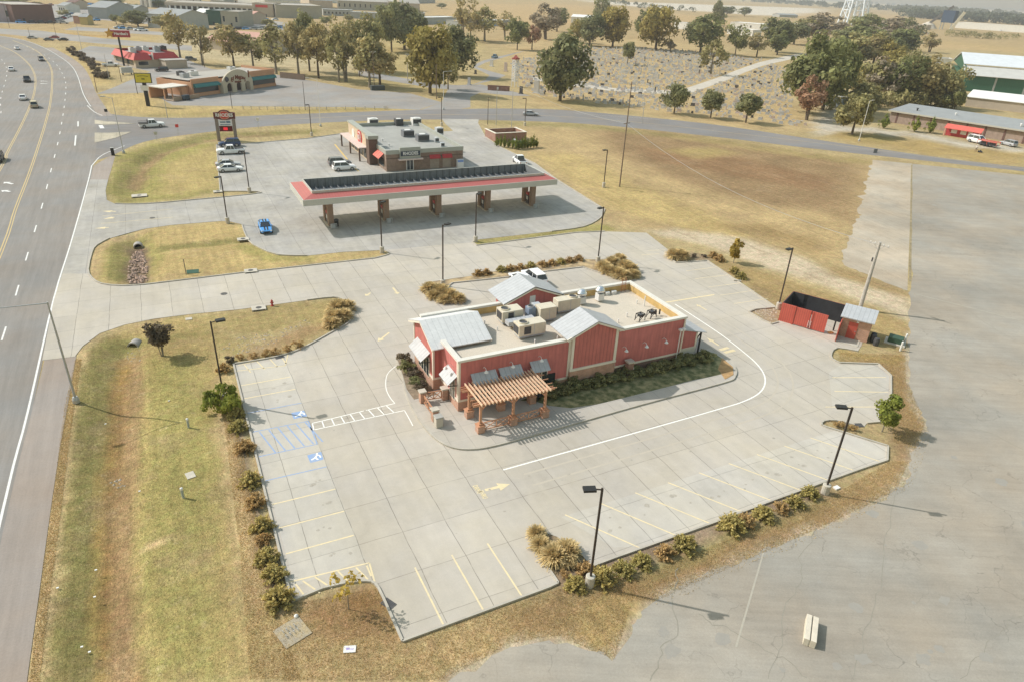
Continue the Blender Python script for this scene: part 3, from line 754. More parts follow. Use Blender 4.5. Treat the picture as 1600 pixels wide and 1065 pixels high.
# hatched corners
yh = MB()
for a, b in (((577, 879), (586, 911)), ((573, 883), (580, 900)), ((556, 886), (575, 905)), ((528, 892), (545, 909)), ((492, 901), (519, 919)), ((473, 907), (500, 926)), ((462, 912), (478, 933))): quad_line(yh, G(*a), G(*b), W, ZM)
for a, b in (((372, 571), (450, 552)), ((446, 571), (450, 553)), ((382, 570), (392, 582)), ((400, 563), (414, 577)), ((420, 559), (433, 573)), ((438, 555), (447, 568)), ((365, 580), (447, 571))): quad_line(yh, G(*a), G(*b), W, ZM)
for a, b in (((648.2, 886.2), (693.9, 977.8)), ((705.9, 866.7), (754.9, 952.3)), ((761.5, 848.6), (815.6, 931.2))): quad_line(yl, G(*a), G(*b), W, ZM)
for i in range(9): quad_line(yl, (22.7 + 3.225 * i, 33.55), (25.95 + 3.2 * i, 28.35), W, ZM)
for a, b in (((59.5, 40.7), (65.1, 38.5)), ((57.4, 38.6), (62.6, 36.3)), ((54.1, 36.8), (59.0, 34.8))): quad_line(yl, a, b, W, ZM)
for a, b in (((1002, 399), (1030, 397)), ((1072, 424), (1118, 418)), ((1086, 436), (1140, 430)), ((1107, 449), (1155, 443)), ((1125, 462), (1180, 454)), ((1147, 475), (1200, 467)), ((1012, 392), (1040, 391))): quad_line(yl, G(*a), G(*b), .09, ZM)
structure(yl.build('parking_markings', M_YEL)); structure(yh.build('parking_hatching', M_YFADE))
yb = MB(); quad_line(yb, G(1040, 473), G(1116, 461), .28, ZM + .002)   # stop bar
def arrow(mb, tail, tip, head=1.0, hw=1.0, w=.3):
    t = Vector(tail); p = Vector(tip); d = (p - t).normalized(); n = Vector((-d.y, d.x)); nk = p - d * head
    quad_line(mb, t, nk, w, ZM)
    mb.poly3([(*(nk - n * hw / 2), ZM), (*p, ZM), (*(nk + n * hw / 2), ZM)])
arrow(yb, G(758, 765.5), G(797, 756), 1.0, .95, .28)
arrow(yb, G(608, 520), G(590, 534), .8, .8, .22)
structure(yb.build('lane_arrows', M_YEL))
yf = MB()
arrow(yf, G(1104, 485), G(1088, 476), .6, .7, .2); arrow(yf, G(1123, 540), G(1105, 528), .9, .7, .22)
for a, b in (((1125, 547), (1138, 543)), ((1132, 551), (1148, 547))): quad_line(yf, G(*a), G(*b), .45, ZM)
arrow(yf, G(579, 458), G(571, 463), .5, .9, .25); arrow(yf, G(614, 450), G(622, 460), .5, .8, .25)
for a, b in (((160, 330.5), (181, 331)), ((161, 343), (179, 340)), ((148, 357.5), (170, 356))): arrow(yf, G(*b), G(*a), 1.4, 1.0, .3)
for a, b in (((160, 338), (270, 327)), ((158, 350), (270, 340)), ((610, 199), (632, 203))): quad_line(yf, G(*a), G(*b), .12, ZM)
structure(yf.build('faded_arrows', M_YFADE))
ys = MB()
for a, b in (((523, 226), (553, 262)), ((553, 262), (560, 268))): quad_line(ys, G(*a), G(*b), .35, ZM)
structure(ys.build('station_markings', worn('station yellow', (.70, .47, .10), (.43, .40, .35), .35)))
wm = MB()
wl_path = smooth([(20.7, 40.25), (34, 40.4), (43.6, 40.55), (47.5, 40.75), (50.4, 41.6), (52.6, 43.4), (53.9, 45.8), (54.6, 49), (55.1, 53), (55.3, 57.5), (55.4, 62)], 5)
path_line(wm, wl_path, .14, ZM)
# crossing: two rails and rungs
c0, c1 = P((488, 661), (492, 671)), P((617, 630), (632, 641))
quad_line(wm, c0[0], c1[0], .1, ZM); quad_line(wm, c0[1], c1[1], .1, ZM)
for i in range(9):
    t = i / 9.0
    quad_line(wm, Vector(c0[0]).lerp(Vector(c1[0]), t), Vector(c0[1]).lerp(Vector(c1[1]), t - .01), .1, ZM)
path_line(wm, smooth_px([(617, 630), (609, 620), (603, 605), (605, 585), (618, 572)], 4), .08, ZM); path_line(wm, smooth_px([(632, 641), (640, 655), (645, 665)], 3), .08, ZM)
structure(wm.build('lane_line', M_WHT))
# accessible stalls
bl = MB()
for y in (56.5, 53.3, 49.55, 46.2): quad_line(bl, (2.9, y + .1), (7.65, y), .1, ZM)
quad_line(bl, (7.62, 53.3), (7.62, 49.55), .1, ZM)
for i in range(6):
    x = 3.6 + i * .78; quad_line(bl, (x - .15, 53.2), (x + .62, 49.7), .12, ZM)
for pad in (((455, 645), (475, 641), (480, 650), (459, 654.5)), ((480, 711), (502, 705.5), (505.5, 717.5), (485, 723))):
    q = P(*pad); bl.poly3([(x, y, ZM - .001) for x, y in q])
structure(bl.build('accessible_markings', M_BLU))
sy = MB()
for pad in (((455, 645), (475, 641), (480, 650), (459, 654.5)), ((480, 711), (502, 705.5), (505.5, 717.5), (485, 723))):
    q = [Vector(v) for v in P(*pad)]; o = q[3]; ux = q[2] - q[3]; uy = q[0] - q[3]
    f = lambda a, b: o + ux * a + uy * b          # a to the driver's right, b up the sign turned to the aisle
    ring = [f(.70 + .17 * math.cos(t), .42 + .27 * math.sin(t)) for t in [i * 2 * math.pi / 18 - .4 for i in range(15)]]
    path_line(sy, ring, .13, ZM + .004)
    path_line(sy, [f(.72, .9), f(.66, .66), f(.50, .5), f(.42, .42), f(.15, .3)], .14, ZM + .005)
    sy.prism([tuple(f(.74 + .06 * math.cos(t), .86 + .1 * math.sin(t))) for t in [i * math.pi / 4 for i in range(8)]], ZM + .004, ZM + .006)
structure(sy.build('wheelchair_symbols', M_WHT))
# DRIVE THRU lettering by the arrow
for s, (px, py) in (('DRIVE', (745.5, 764)), ('THRU', (754.5, 772.5))):
    me = text_mesh(s, .42, .02); me.materials.append(M_YFADE)
    o = bpy.data.objects.new('pavement_lettering', me); COL.objects.link(o); structure(o)
    x, y = G(px, py); o.location = (x, y, ZM + .002); o.rotation_euler = (0, 0, R(-90)); o.scale = (.9, 1.3, 1)
# highway paint
rw = MB(); zr = .021
def off(path, d, y0=-1e9, y1=1e9):
    out = []; n = len(path)
    for i in range(n):
        t = (Vector(path[min(n - 1, i + 1)]) - Vector(path[max(0, i - 1)])).normalized()
        p = (path[i][0] + t.y * d, path[i][1] - t.x * d)
        if y0 <= p[1] <= y1: out.append(p)
    return out
path_line(rw, [p for p in off(redge, -.05, 0, 160)] + smooth_px([(154, 247), (163, 241), (177, 235), (195, 228)], 3), .18, zr)
path_line(rw, smooth_px([(160, 181), (147, 175), (136, 165)], 3) + [p for p in off(redge, -.1, 226, 470)], .18, zr)
d0 = off(redge, -4.3, 0, 400)
def at_len(path, s):
    for i in range(len(path) - 1):
        a = Vector(path[i]); b = Vector(path[i + 1]); L = (b - a).length
        if s <= L: return a.lerp(b, s / L)
        s -= L
    return None
DL = smooth([(-18.3, 0), (-18.4, 80), (-18.7, 105), (-19, 130), (-19.6, 155), (-20.2, 180), (-21.1, 206), (-22.4, 237), (-24.3, 273), (-26.6, 297), (-31, 330), (-38, 365), (-48, 402)], 4)
for pa, ph in ((DL, 6.6), (off(redge, -20.6, 0, 460), 3.2)):
    s = ph
    while True:
        a = at_len(pa, s); b = at_len(pa, s + 3.4)
        if a is None or b is None: break
        quad_line(rw, a, b, .17, zr); s += 12.25
for a, b in (((122, 190), (122, 198)), ((118.5, 212), (117, 228))): quad_line(rw, G(*a), G(*b), .3, zr)
path_line(rw, off(redge, -24.8, 200, 420), .16, zr)
for a, b in (((6, 285), (20, 288)), ((2, 298), (16, 300)), ((62, 127), (74, 127.5)), ((62, 131), (74, 131.5))):
    arrow(rw, G(*b), G(*a), 1.0, 1.4, .5)
for f in rw.v[-1:]: pass
quad_line(rw, G(157, 196), G(160, 201), .9, zr)
path_line(rw, smooth_px([(1030, 187), (900, 178)], 2), .1, zr)
structure(rw.build('road_markings', M_RWHT))
ry = MB()
YR = smooth([(-21.9, 50), (-22.1, 109.3), (-22.7, 130), (-23.1, 154), (-24.0, 186), (-24.9, 212), (-26.0, 237), (-28.5, 277), (-31.2, 311), (-35.2, 342), (-43, 385), (-56, 430)], 4); YL = smooth([(-27.6, 80), (-28.2, 160), (-28.7, 172), (-29.4, 204), (-30.3, 231), (-32.0, 263), (-35.3, 299), (-41.4, 338), (-51.4, 382), (-66, 425)], 4)
for p_ in (YR, YL): path_line(ry, p_, .16, zr); path_line(ry, [(x + .32, y) for x, y in p_], .13, zr)
pc = smooth([(28, 198.5), (57, 200), (84, 196), (108, 189), (130, 173), (153, 147), (175, 120), (192, 97)], 4)
path_line(ry, pc, .18, .013); 
structure(ry.build('road_markings', M_RYEL))
med = MB()
med.prism(P((148, 188), (165, 190), (212, 193.5), (165, 195.5), (148, 194)), .0, .05); med.prism(P((148, 208), (172, 208), (206, 206.5), (180, 216), (148, 223.5)), .0, .05)
structure(med.build('traffic_median', M_RCON))
ck = MB(); rg2 = random.Random(12)
for a, b_ in (((1010, 1060), (1090, 900)), ((1200, 1060), (1290, 830)), ((1330, 1060), (1440, 760)), ((1440, 640), (1600, 700)), ((1430, 560), (1600, 600)), ((1425, 350), (1600, 372)), ((1430, 300), (1600, 330)), ((1500, 1060), (1600, 860)), ((1430, 420), (1560, 520)), ((1090, 960), (1260, 1060))):
    A, B = Vector(G(*a)), Vector(G(*b_)); n = 26; off_ = 0; pts = []
    for i in range(n + 1): off_ += rg2.gauss(0, .16); d = (B - A).normalized(); p = A.lerp(B, i / n) + Vector((-d.y, d.x)) * off_; pts.append((p.x, p.y))
    path_line(ck, pts, rg2.uniform(.035, .07), .0152)
structure(ck.build('crack_line', worn('weedy crack', (.21, .19, .14), (.322, .300, .262), .55, 1.2)))
ty = MB()
for o_ in (-.75, .75):
    path_line(ty, off(smooth([(22, 38.3), (34, 38.4), (44, 38.6), (49, 39), (52.5, 40.6), (55, 43.2), (56.4, 46.5), (57.1, 51), (57.4, 58)], 5), o_), .2, .0338)
structure(ty.build('tyre_track', worn('tyre track', (.41, .365, .30), (.50, .445, .365), .75, 1.2)))
# paint on the old lot
ol = MB()
for a, b in (((1432, 460), (1600, 502)), ((1193, 862), (1150, 1010))): quad_line(ol, G(*a), G(*b), .12, .0165)
structure(ol.build('faded_lot_lines', worn('faded lot paint', (.47, .42, .33), (.322, .300, .262), .7)))
sb = MB(); qa = P((1424.5, 258), (1422, 440)); quad_line(sb, qa[0], qa[1], .3, .017); structure(sb.build('lot_seam', mat('weedy seam', (.27, .22, .13), .95, .4, 1)))
# ------------------------------------------------------------------ shared object materials
M_RED = ribbed('red siding', (.55, .175, .16), 3, .4, .10, .7, var=.10, width=.03, weather=.2)
M_BATTEN = ribbed('red board and batten', (.54, .165, .142), 3, .42, .30, .7, var=.10, width=.045, weather=.22)
M_BRICK = brick_mat('brick base', (.52, .27, .175), (.40, .20, .135), (.5, .43, .36))
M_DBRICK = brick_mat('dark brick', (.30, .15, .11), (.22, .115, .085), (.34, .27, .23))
M_TRIM = mat('cream trim', (.74, .68, .58), .6, .06, 1.2)
M_COPING = mat('coping metal', (.66, .63, .57), .45, .08, .7)
M_GALV = ribbed('galvanised roof', (.46, .47, .485), 0, .5, .20, .5, 0, var=.07, width=.05, weather=.12)
M_GALVY = ribbed('galvanised roof cross', (.46, .47, .485), 1, .5, .20, .5, 0, var=.07, width=.05, weather=.12)
M_WHROOF = ribbed('pale metal roof', (.70, .695, .685), 0, .6, .14, .5, 0, var=.06, width=.05, weather=.12)
M_DECK = mat('roof membrane', (.60, .53, .43), .9, .22, .8, col2=(.50, .44, .36))
M_DECK2 = mat('roof membrane stained', (.36, .33, .29), .9, .2, 1.0)
M_OSB = mat('parapet sheathing', (.52, .36, .15), .85, .18, 1.6)
M_CEDAR = mat('cedar', (.50, .265, .16), .7, .18, 3)
M_CEDARTOP = mat('pale cedar', (.68, .48, .33), .7, .18, 4)  # paler tone of the cedar, used on the pergola rafters
M_GLASS = mat('dark glass', (.03, .04, .045), .08, .2, 2, spec=.8)
M_WHITE = mat('white metal', (.72, .71, .69), .45, .05, 1)
M_BLACK = mat('black paint', (.03, .03, .03), .5, .15, 2)
M_BRONZE = mat('bronze pole', (.055, .042, .035), .5, .15, 2)
M_STEEL = mat('galvanised steel', (.45, .46, .46), .45, .12, 2, metal=.4)
M_CHROME = mat('spun aluminium', (.72, .73, .75), .25, .1, 2, metal=.8)
M_HVAC = mat('beige hvac', (.60, .54, .43), .6, .10, 1.5)
M_HGREY = mat('grey hvac', (.42, .44, .46), .55, .12, 1.5)
M_HDARK = mat('hvac grille', (.07, .07, .075), .6, .2, 5)
M_PRECAST = mat('precast concrete', (.50, .46, .39), .9, .14, 2)
M_REDP = mat('red painted panel', (.50, .10, .07), .6, .12, 1.0)
M_TBRICK = brick_mat('tan brick', (.36, .24, .165), (.31, .20, .14), (.40, .33, .27))

# ------------------------------------------------------------------ the red restaurant
O = (20.5, 49.5, .16)
rest = thing('restaurant', 'red board-sided restaurant with pale metal gables, brick base and flat roof', 'restaurant', O)
def part(mb, name, m, parent=None, **kw): 
    return mb.build(name, m, parent or rest, **kw)
def rb(): return MB(O)
X0, X1, Y0, Y1, ZP, ZD = 20.5, 46.0, 49.5, 59.6, 5.5, 4.62
m = rb()
m.box(X0, 32.2, Y0, Y0 + .3, 1.3, ZP - .18); m.box(37.3, X1, Y0, Y0 + .3, 1.3, ZP - .18)
m.box(X0, X0 + .3, Y0 + .3, 53.9, 1.3, ZP - .18); m.box(X0, X1, Y1 - .3, Y1, 1.3, ZP - .18); m.box(X1 - .3, X1, Y0 + .3, Y1 - .3, 1.3, ZP - .18)
W_ = part(m, 'wall', M_RED)
m = rb(); m.box(X0 - .03, 32.2, Y0 - .03, Y0 + .3, .0, 1.16); m.box(X0 - .03, X0 + .3, Y0 + .3, 53.9, 0, 1.16); part(m, 'brick_base', M_BRICK)
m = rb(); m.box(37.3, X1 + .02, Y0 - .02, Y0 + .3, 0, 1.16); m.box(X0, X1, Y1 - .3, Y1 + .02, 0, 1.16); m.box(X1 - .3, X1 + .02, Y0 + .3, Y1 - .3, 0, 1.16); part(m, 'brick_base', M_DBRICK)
m = rb()
for a in ((X0 - .06, 32.2, Y0 - .06, Y0 + .2), (37.3, X1 + .05, Y0 - .06, Y0 + .2), (X0 - .06, X0 + .2, Y0 + .2, 53.9), (X1 - .2, X1 + .05, Y0 + .2, Y1 - .2)): m.box(*a, 1.16, 1.36)
for x in (X0 - .05, 32.0 - .1, 37.4, X1 - .16): m.box(x, x + .22, Y0 - .055, Y0 + .1, 1.36, ZP - .18)
m.box(X0 - .055, X0 + .1, Y0 + .17, Y0 + .36, 1.36, ZP - .18)
part(m, 'trim', M_TRIM)
m = rb()
for a in ((X0 - .14, 31.6, Y0 - .14, Y0 + .36), (37.6, X1 + .12, Y0 - .14, Y0 + .36), (X0 - .14, X0 + .36, Y0 + .36, 53.7), (X1 - .36, X1 + .12, Y0 + .36, Y1 + .1), (X0 - .1, 29.4, Y1 - .36, Y1 + .12), (36.3, X1 - .36, Y1 - .36, Y1 + .12)):
    part(rb().box(*a, ZP - .18, ZP + .04), 'parapet_coping', M_COPING)
m = rb()   # inner faces of the back parapets are bare sheathing
m.box(25.3, X1 - .36, Y1 - .36, Y1 - .302, ZD, ZP - .19); m.box(X1 - .36, X1 - .302, Y0 + .4, Y1 - .37, ZD, ZP - .19)
m.box(X0 + .302, 24.6, 53.62, 53.68, ZD, 4.95)
part(m, 'parapet_sheathing', M_OSB)
m = rb(); m.box(X0 + .3, X1 - .3, Y0 + .3, Y1 - .3, ZD - .15, ZD); part(m, 'roof_deck', M_DECK)
# front tower with gable roof along x
TX0, TX1, TY0, TY1, TZ, TR = 19.7, 24.9, 53.9, 59.3, 4.95, 6.35
TYM = 56.55
m = rb(); m.box(TX0, TX1, TY0, TY1, 1.3, TZ)
for x in (TX0, TX1 - .2): m.slab([(x, TY0, TZ), (x, TYM, TR - .1), (x, TY1, TZ)], (.2, 0, 0))
tw = part(m, 'tower_wall', M_BATTEN)
m = rb(); m.box(TX0 - .04, TX0 + .4, TY0 - .04, TY1, 0, 1.3); m.box(TX0 + .4, X0 + .4, TY0 - .04, TY0 + .3, 0, 1.3); part(m, 'brick_base', M_BRICK)
m = rb(); m.box(TX0 - .07, TX0 + .1, TY0 - .07, TY1, 1.3, 1.5); m.box(TX0 + .1, X0 + .1, TY0 - .07, TY0 + .1, 1.3, 1.5)
for y in (TY0 - .06, TY1 - .14): m.box(TX0 - .06, TX0 + .12, y, y + .2, 1.5, TZ)
part(m, 'trim', M_TRIM)
def gable_roof(axis, a0, a1, c, half, ze, zr, t, m_, side=None):
    """two slabs; axis 'x': ridge runs along x from a0 to a1 at y=c"""
    m = rb()
    for s in (-1, 1):
        if axis == 'x': pts = [(a0, c, zr), (a1, c, zr), (a1, c + s * half, ze), (a0, c + s * half, ze)]
        else: pts = [(c, a0, zr), (c, a1, zr), (c + s * half, a1, ze), (c + s * half, a0, ze)]
        m.slab(pts, (0, 0, t))
    return m
def rake(axis, a, c, half, ze, zr, w=.1, dep=.26):
    m = rb()
    for s in (-1, 1):
        if axis == 'x': m.bar((a, c, zr - .05), (a, c + s * half, ze - .05), w, dep)
        else: m.bar((c, a, zr - .05), (c + s * half, a, ze - .05), w, dep)
    return m
rf = part(gable_roof('x', 19.3, 25.4, TYM, 3.5, TZ - .03, TR, .10, M_WHROOF), 'gable_roof', M_WHROOF)
part(rake('x', 19.36, TYM, 3.5, TZ - .02, TR), 'rake_board', M_TRIM, rf); part(rake('x', 25.36, TYM, 3.5, TZ - .02, TR), 'rake_board', M_TRIM, rf)
# side gable bay on the south wall
m = rb(); m.box(32.2, 37.3, 49.25, 49.85, 2.3, 5.7); m.slab([(32.2, 49.25, 5.7), (34.75, 49.25, 7.0), (37.3, 49.25, 5.7)], (0, 3.0, 0)); part(m, 'gable_bay_wall', M_BATTEN)
m = rb(); m.box(32.1, 37.4, 49.18, 49.85, 0, 2.05); part(m, 'brick_base', brick_mat('bay brick', (.50, .26, .18), (.40, .21, .145), (.5, .42, .35)))
m = rb(); m.box(32.05, 37.45, 49.14, 49.85, 2.05, 2.3); m.box(32.12, 32.38, 49.19, 49.6, 2.3, 5.7); m.box(37.12, 37.38, 49.19, 49.6, 2.3, 5.7); part(m, 'trim', M_TRIM)
rf = part(gable_roof('y', 48.85, 52.4, 34.6, 3.25, 5.72, 7.12, .10, M_GALVY), 'gable_roof', M_GALVY); part(rake('y', 48.9, 34.6, 3.25, 5.73, 7.12), 'rake_board', M_TRIM, rf)
# gable on the north wall, its red end facing the roof
m = rb(); m.box(30.0, 35.7, 58.9, 62.0, ZD, 5.7); m.box(30.0, 35.7, Y1, 62.0, 1.3, ZD); m.slab([(30.0, 58.9, 5.7), (32.85, 58.9, 6.95), (35.7, 58.9, 5.7)], (0, 3.1, 0)); gw = part(m, 'gable_bay_wall', M_RED)
m = rb(); m.box(32.5, 33.15, 58.84, 58.9, ZD + .25, 6.0); part(m, 'access_door', M_WHITE)
rf = part(gable_roof('y', 58.45, 62.5, 32.85, 3.65, 5.62, 7.1, .10, M_GALVY), 'gable_roof', M_GALVY); part(rake('y', 58.5, 32.85, 3.65, 5.63, 7.1), 'rake_board', M_TRIM, rf)
# lean-to at the drive-through window
m = rb(); m.slab([(46.03, 50.05, 0), (48.5, 50.05, 0), (48.5, 50.05, 2.95), (46.03, 50.05, 3.62)], (0, 7.5, 0)); part(m, 'lean_to_wall', M_RED)
m = rb(); m.box(46.03, 48.56, 49.98, 50.2, 1.05, 1.3); m.box(48.36, 48.56, 49.99, 50.2, 1.3, 2.95); m.box(46.03, 48.53, 50.0, 50.2, .0, 1.05); part(m, 'trim', M_TRIM)
m = rb(); m.slab([(46.03, 49.85, 3.70), (49.7, 49.85, 2.74), (49.7, 58.0, 2.74), (46.03, 58.0, 3.70)], (0, 0, .08)); part(m, 'lean_to_roof', M_GALVY)
m = rb(); m.bar((49.2, 50.2, .1), (49.2, 50.2, 2.8), .14); m.bar((48.56, 50.2, 1.9), (49.2, 50.2, 2.75), .1); part(m, 'roof_post', M_BLACK)
# windows
def window(x0, x1, y0, y1, z0, z1, nv=3, along='x'):
    m = rb(); m.box(x0, x1, y0, y1, z0, z1); w = part(m, 'window', M_TRIM)
    m = rb(); n = nv; e = .07
    for i in range(n):
        if along == 'x':
            a = x0 + (x1 - x0) * i / n + e; b = x0 + (x1 - x0) * (i + 1) / n - e; m.box(a, b, y0 - .015, y0 + .02, z0 + e, z1 - e)
        else:
            a = y0 + (y1 - y0) * i / n + e; b = y0 + (y1 - y0) * (i + 1) / n - e; m.box(x0 - .015, x0 + .02, a, b, z0 + e, z1 - e)
    part(m, 'pane', M_GLASS, w); return w
window(TX0 - .09, TX0 + .05, 54.9, 57.9, 1.0, 3.2, 4, 'y'); window(X0 - .09, X0 + .05, 50.2, 51.5, .95, 3.1, 3, 'y')
for x in (22.0, 24.7, 27.8): window(x, x + 1.9, Y0 - .09, Y0 + .05, 1.0, 3.2, 3, 'x')
m = rb(); m.box(29.6, 30.6, Y0 - .09, Y0 - .02, 0.02, 2.15); dr = part(m, 'door', M_GLASS); m = rb(); m.box(29.7, 29.75, Y0 - .16, Y0 - .09, .9, 1.2); part(m, 'handle', M_STEEL, dr)
# awnings: galvanised sheds on brackets
def awning(pts_top, pts_low, n):
    (a, b), (c, d) = pts_top, pts_low
    m = rb(); m.slab([a, b, d, c], (0, 0, .07)); aw = part(m, 'awning', M_GALV if n[1] else M_GALVY)
    m = rb()
    for t, l in ((a, c), (b, d)):
        w = Vector(t) - Vector((0, 0, .95)); part(rb().bar(w, Vector(l), .06), 'bracket', M_BLACK, aw)
    return aw
for x0, x1 in ((21.65, 24.15), (24.45, 26.75), (27.7, 29.55)):
    awning([(x0, Y0 - .02, 3.84), (x1, Y0 - .02, 3.84)], [(x0, Y0 - .95, 3.12), (x1, Y0 - .95, 3.12)], (0, -1))
awning([(TX0 - .02, 54.7, 3.75), (TX0 - .02, 58.3, 3.75)], [(TX0 - .98, 54.7, 2.95), (TX0 - .98, 58.3, 2.95)], (-1, 0))
awning([(X0 - .02, 49.75, 3.75), (X0 - .02, 52.0, 3.75)], [(X0 - .95, 49.75, 2.95), (X0 - .95, 52.0, 2.95)], (-1, 0))
def gooseneck(x, y, z, dx, dy):
    m = rb(); p = Vector((x, y, z)); d = Vector((dx, dy, 0)); q = [p, p + d * .25 + Vector((0, 0, .25)), p + d * .55 + Vector((0, 0, .28)), p + d * .72 + Vector((0, 0, .08))]
    for a, b in zip(q[:-1], q[1:]): m.tube(a, b, .025, n=6)
    ln = part(m, 'gooseneck_lamp', M_WHITE); c = q[-1]
    m = rb(); m.lathe([(.05, .06), (.09, .02), (.20, -.14), (.21, -.16)], (c.x, c.y), 12, c.z); part(m, 'lamp_shade', M_WHITE, ln)
for x in (38.33, 40.82, 43.3): gooseneck(x, Y0, 3.35, 0, -1)
for x in (22.9, 25.6, 28.6): gooseneck(x, Y0, 4.25, 0, -1)
gooseneck(X0, 50.9, 4.2, -1, 0)
m = rb(); m.tube((45.35, 49.2, .0), (45.35, 49.2, 4.3), .06); lp = part(m, 'flood_light_pole', M_WHITE)
m = rb(); m.box(45.0, 45.3, 48.85, 49.2, 4.22, 4.42); m.box(45.4, 45.7, 48.85, 49.2, 4.22, 4.42); part(m, 'flood_light', M_WHITE, lp)
m = rb(); m.tube((45.85, 49.36, .1), (45.85, 49.36, 5.2), .05); part(m, 'downspout', M_TRIM)
m = rb()
for x in (44.4, 44.9): m.tube((x, 58.95, ZD), (x, 58.95, ZP + .75), .03, n=6)
for k in range(6): m.tube((44.4, 58.95, ZD + .3 + k * .28), (44.9, 58.95, ZD + .3 + k * .28), .02, n=5)
part(m, 'roof_ladder', mat('rusty red', (.35, .12, .08)))
m = rb()
for x, y in ((26.4, 57.0), (27.0, 55.2), (36.4, 54.0), (39.5, 52.3), (44.2, 55.6), (41.2, 53.2), (29.2, 51.4), (31.6, 51.2)): m.tube((x, y, ZD), (x, y, ZD + .45), .06, n=8)
m.tube((44.6, 54.8, ZD), (44.6, 54.8, ZD + 1.2), .06, n=8)
part(m, 'vent_pipe', M_WHITE)
m = rb(); m.box(42.2, 42.7, 58.7, 59.0, ZD, ZD + .35); m.box(43.0, 43.6, 58.7, 59.0, ZD, ZD + .35); part(m, 'junction_box', M_WHITE)

# rooftop equipment (stands on the roof: things of their own)
RZ = .16 + ZD - .16
def hvac(name, label, x0, x1, y0, y1, h, m_, fan=None, grille=None, group=None, cat='air conditioner'):
    o = ((x0 + x1) / 2, (y0 + y1) / 2, ZD + .16)
    t = thing(name, label, cat, o, 0, group); ZB = ZD + .16
    b = MB(o); b.box(x0 + .1, x1 - .1, y0 + .1, y1 - .1, ZB, ZB + .22); b.build('curb', M_HGREY, t)
    b = MB(o); b.box(x0, x1, y0, y1, ZB + .22, ZB + h); b.build('cabinet', m_, t, bevel=.03)
    if fan:
        fx, fy, r = fan; b = MB(o); b.lathe([(r, 0), (r, .12), (r * .9, .14), (r * .88, .03)], (fx, fy), 18, ZB + h); f = b.build('fan_guard', M_HVAC if m_ is M_HVAC else M_STEEL, t)
        b = MB(o); b.lathe([(r * .86, .035), (r * .3, .05)], (fx, fy), 18, ZB + h); b.build('fan', M_HDARK, f)
    if grille:
        for g in grille: b = MB(o); b.box(*g); b.build('grille', M_HDARK, t)
    b = MB(o); b.box(x0 + (x1 - x0) * .55, x0 + (x1 - x0) * .57, y0 - .01, y1 + .01, ZB + .24, ZB + h - .02); b.build('panel_seam', M_HGREY, t)
    return t
ZB = ZD + .16
hvac('rooftop_unit', 'beige rooftop unit at the foot of the red gable, left of the ducts', 27.85, 30.2, 55.9, 57.4, 1.35, M_HVAC, (28.45, 56.65, .48), [(28.5, 29.1, 55.87, 55.9, ZB + .4, ZB + 1.2), (27.82, 27.85, 56.1, 57.2, ZB + .4, ZB + 1.2)])
hvac('rooftop_unit', 'beige rooftop unit nearest the awning side, standing alone', 28.0, 30.95, 52.45, 53.8, 1.4, M_HVAC, (28.75, 53.1, .48), [(28.55, 29.3, 52.42, 52.45, ZB + .4, ZB + 1.2), (27.97, 28.0, 52.6, 53.7, ZB + .4, ZB + 1.2)])
hvac('rooftop_unit', 'beige rooftop unit right of the red gable end with fan on top', 34.45, 37.2, 56.2, 57.35, 1.4, M_HVAC, (36.55, 56.8, .48), None)
t = thing('roof_duct', 'pale flat sheet-metal duct lying between two beige rooftop units', 'duct', (29.6, 55.2, ZB))
b = MB((29.6, 55.2, ZB)); b.box(28.0, 31.0, 54.75, 55.6, ZB + .3, ZB + .75); b.build('duct_run', M_GALV, t); b = MB((29.6, 55.2, ZB)); b.box(28.6, 31.0, 54.85, 55.5, ZB, ZB + .3); b.build('duct_curb', M_HVAC, t)
t = hvac('exhaust_fan', 'small blue grey cube-shaped exhaust fan between duct and grey cabinet', 30.75, 31.6, 55.75, 56.6, 1.35, mat('blue grey cabinet', (.20, .25, .33), .5), (31.17, 56.17, .36), None, cat='exhaust fan')
hvac('makeup_air_unit', 'grey and beige make-up air cabinet in the middle of the roof', 31.7, 33.6, 55.0, 56.3, 1.5, M_HVAC, None, None)
hvac('intake_hood', 'blue grey sheet-metal hood beside the grey exhaust fan', 31.75, 32.6, 56.35, 57.2, 1.3, M_HGREY, None, None, cat='hood')
hvac('intake_hood', 'flat grey hood at the left end of the rightmost beige unit', 33.5, 34.4, 56.3, 57.3, .8, M_HGREY, None, None, cat='hood')
for k, (x, y, lb) in enumerate(((38.3, 57.75, 'left of two mushroom-shaped aluminium exhaust fans on the roof'), (40.65, 57.75, 'right of two mushroom-shaped aluminium exhaust fans on the roof'))):
    t = thing('mushroom_fan', lb, 'exhaust fan', (x, y, ZB), 0, 'mushroom exhaust fans')
    b = MB(); b.box(-.36, .36, -.36, .36, 0, .75); b.build('curb', M_WHITE, t)
    b = MB(); b.lathe([(.3, .75), (.3, .95), (.5, .98), (.56, 1.1), (.5, 1.3), (.45, 1.32), (.45, 1.4), (.30, 1.55), (.1, 1.6)], n=18); b.build('fan_dome', M_CHROME, t, smooth=True)
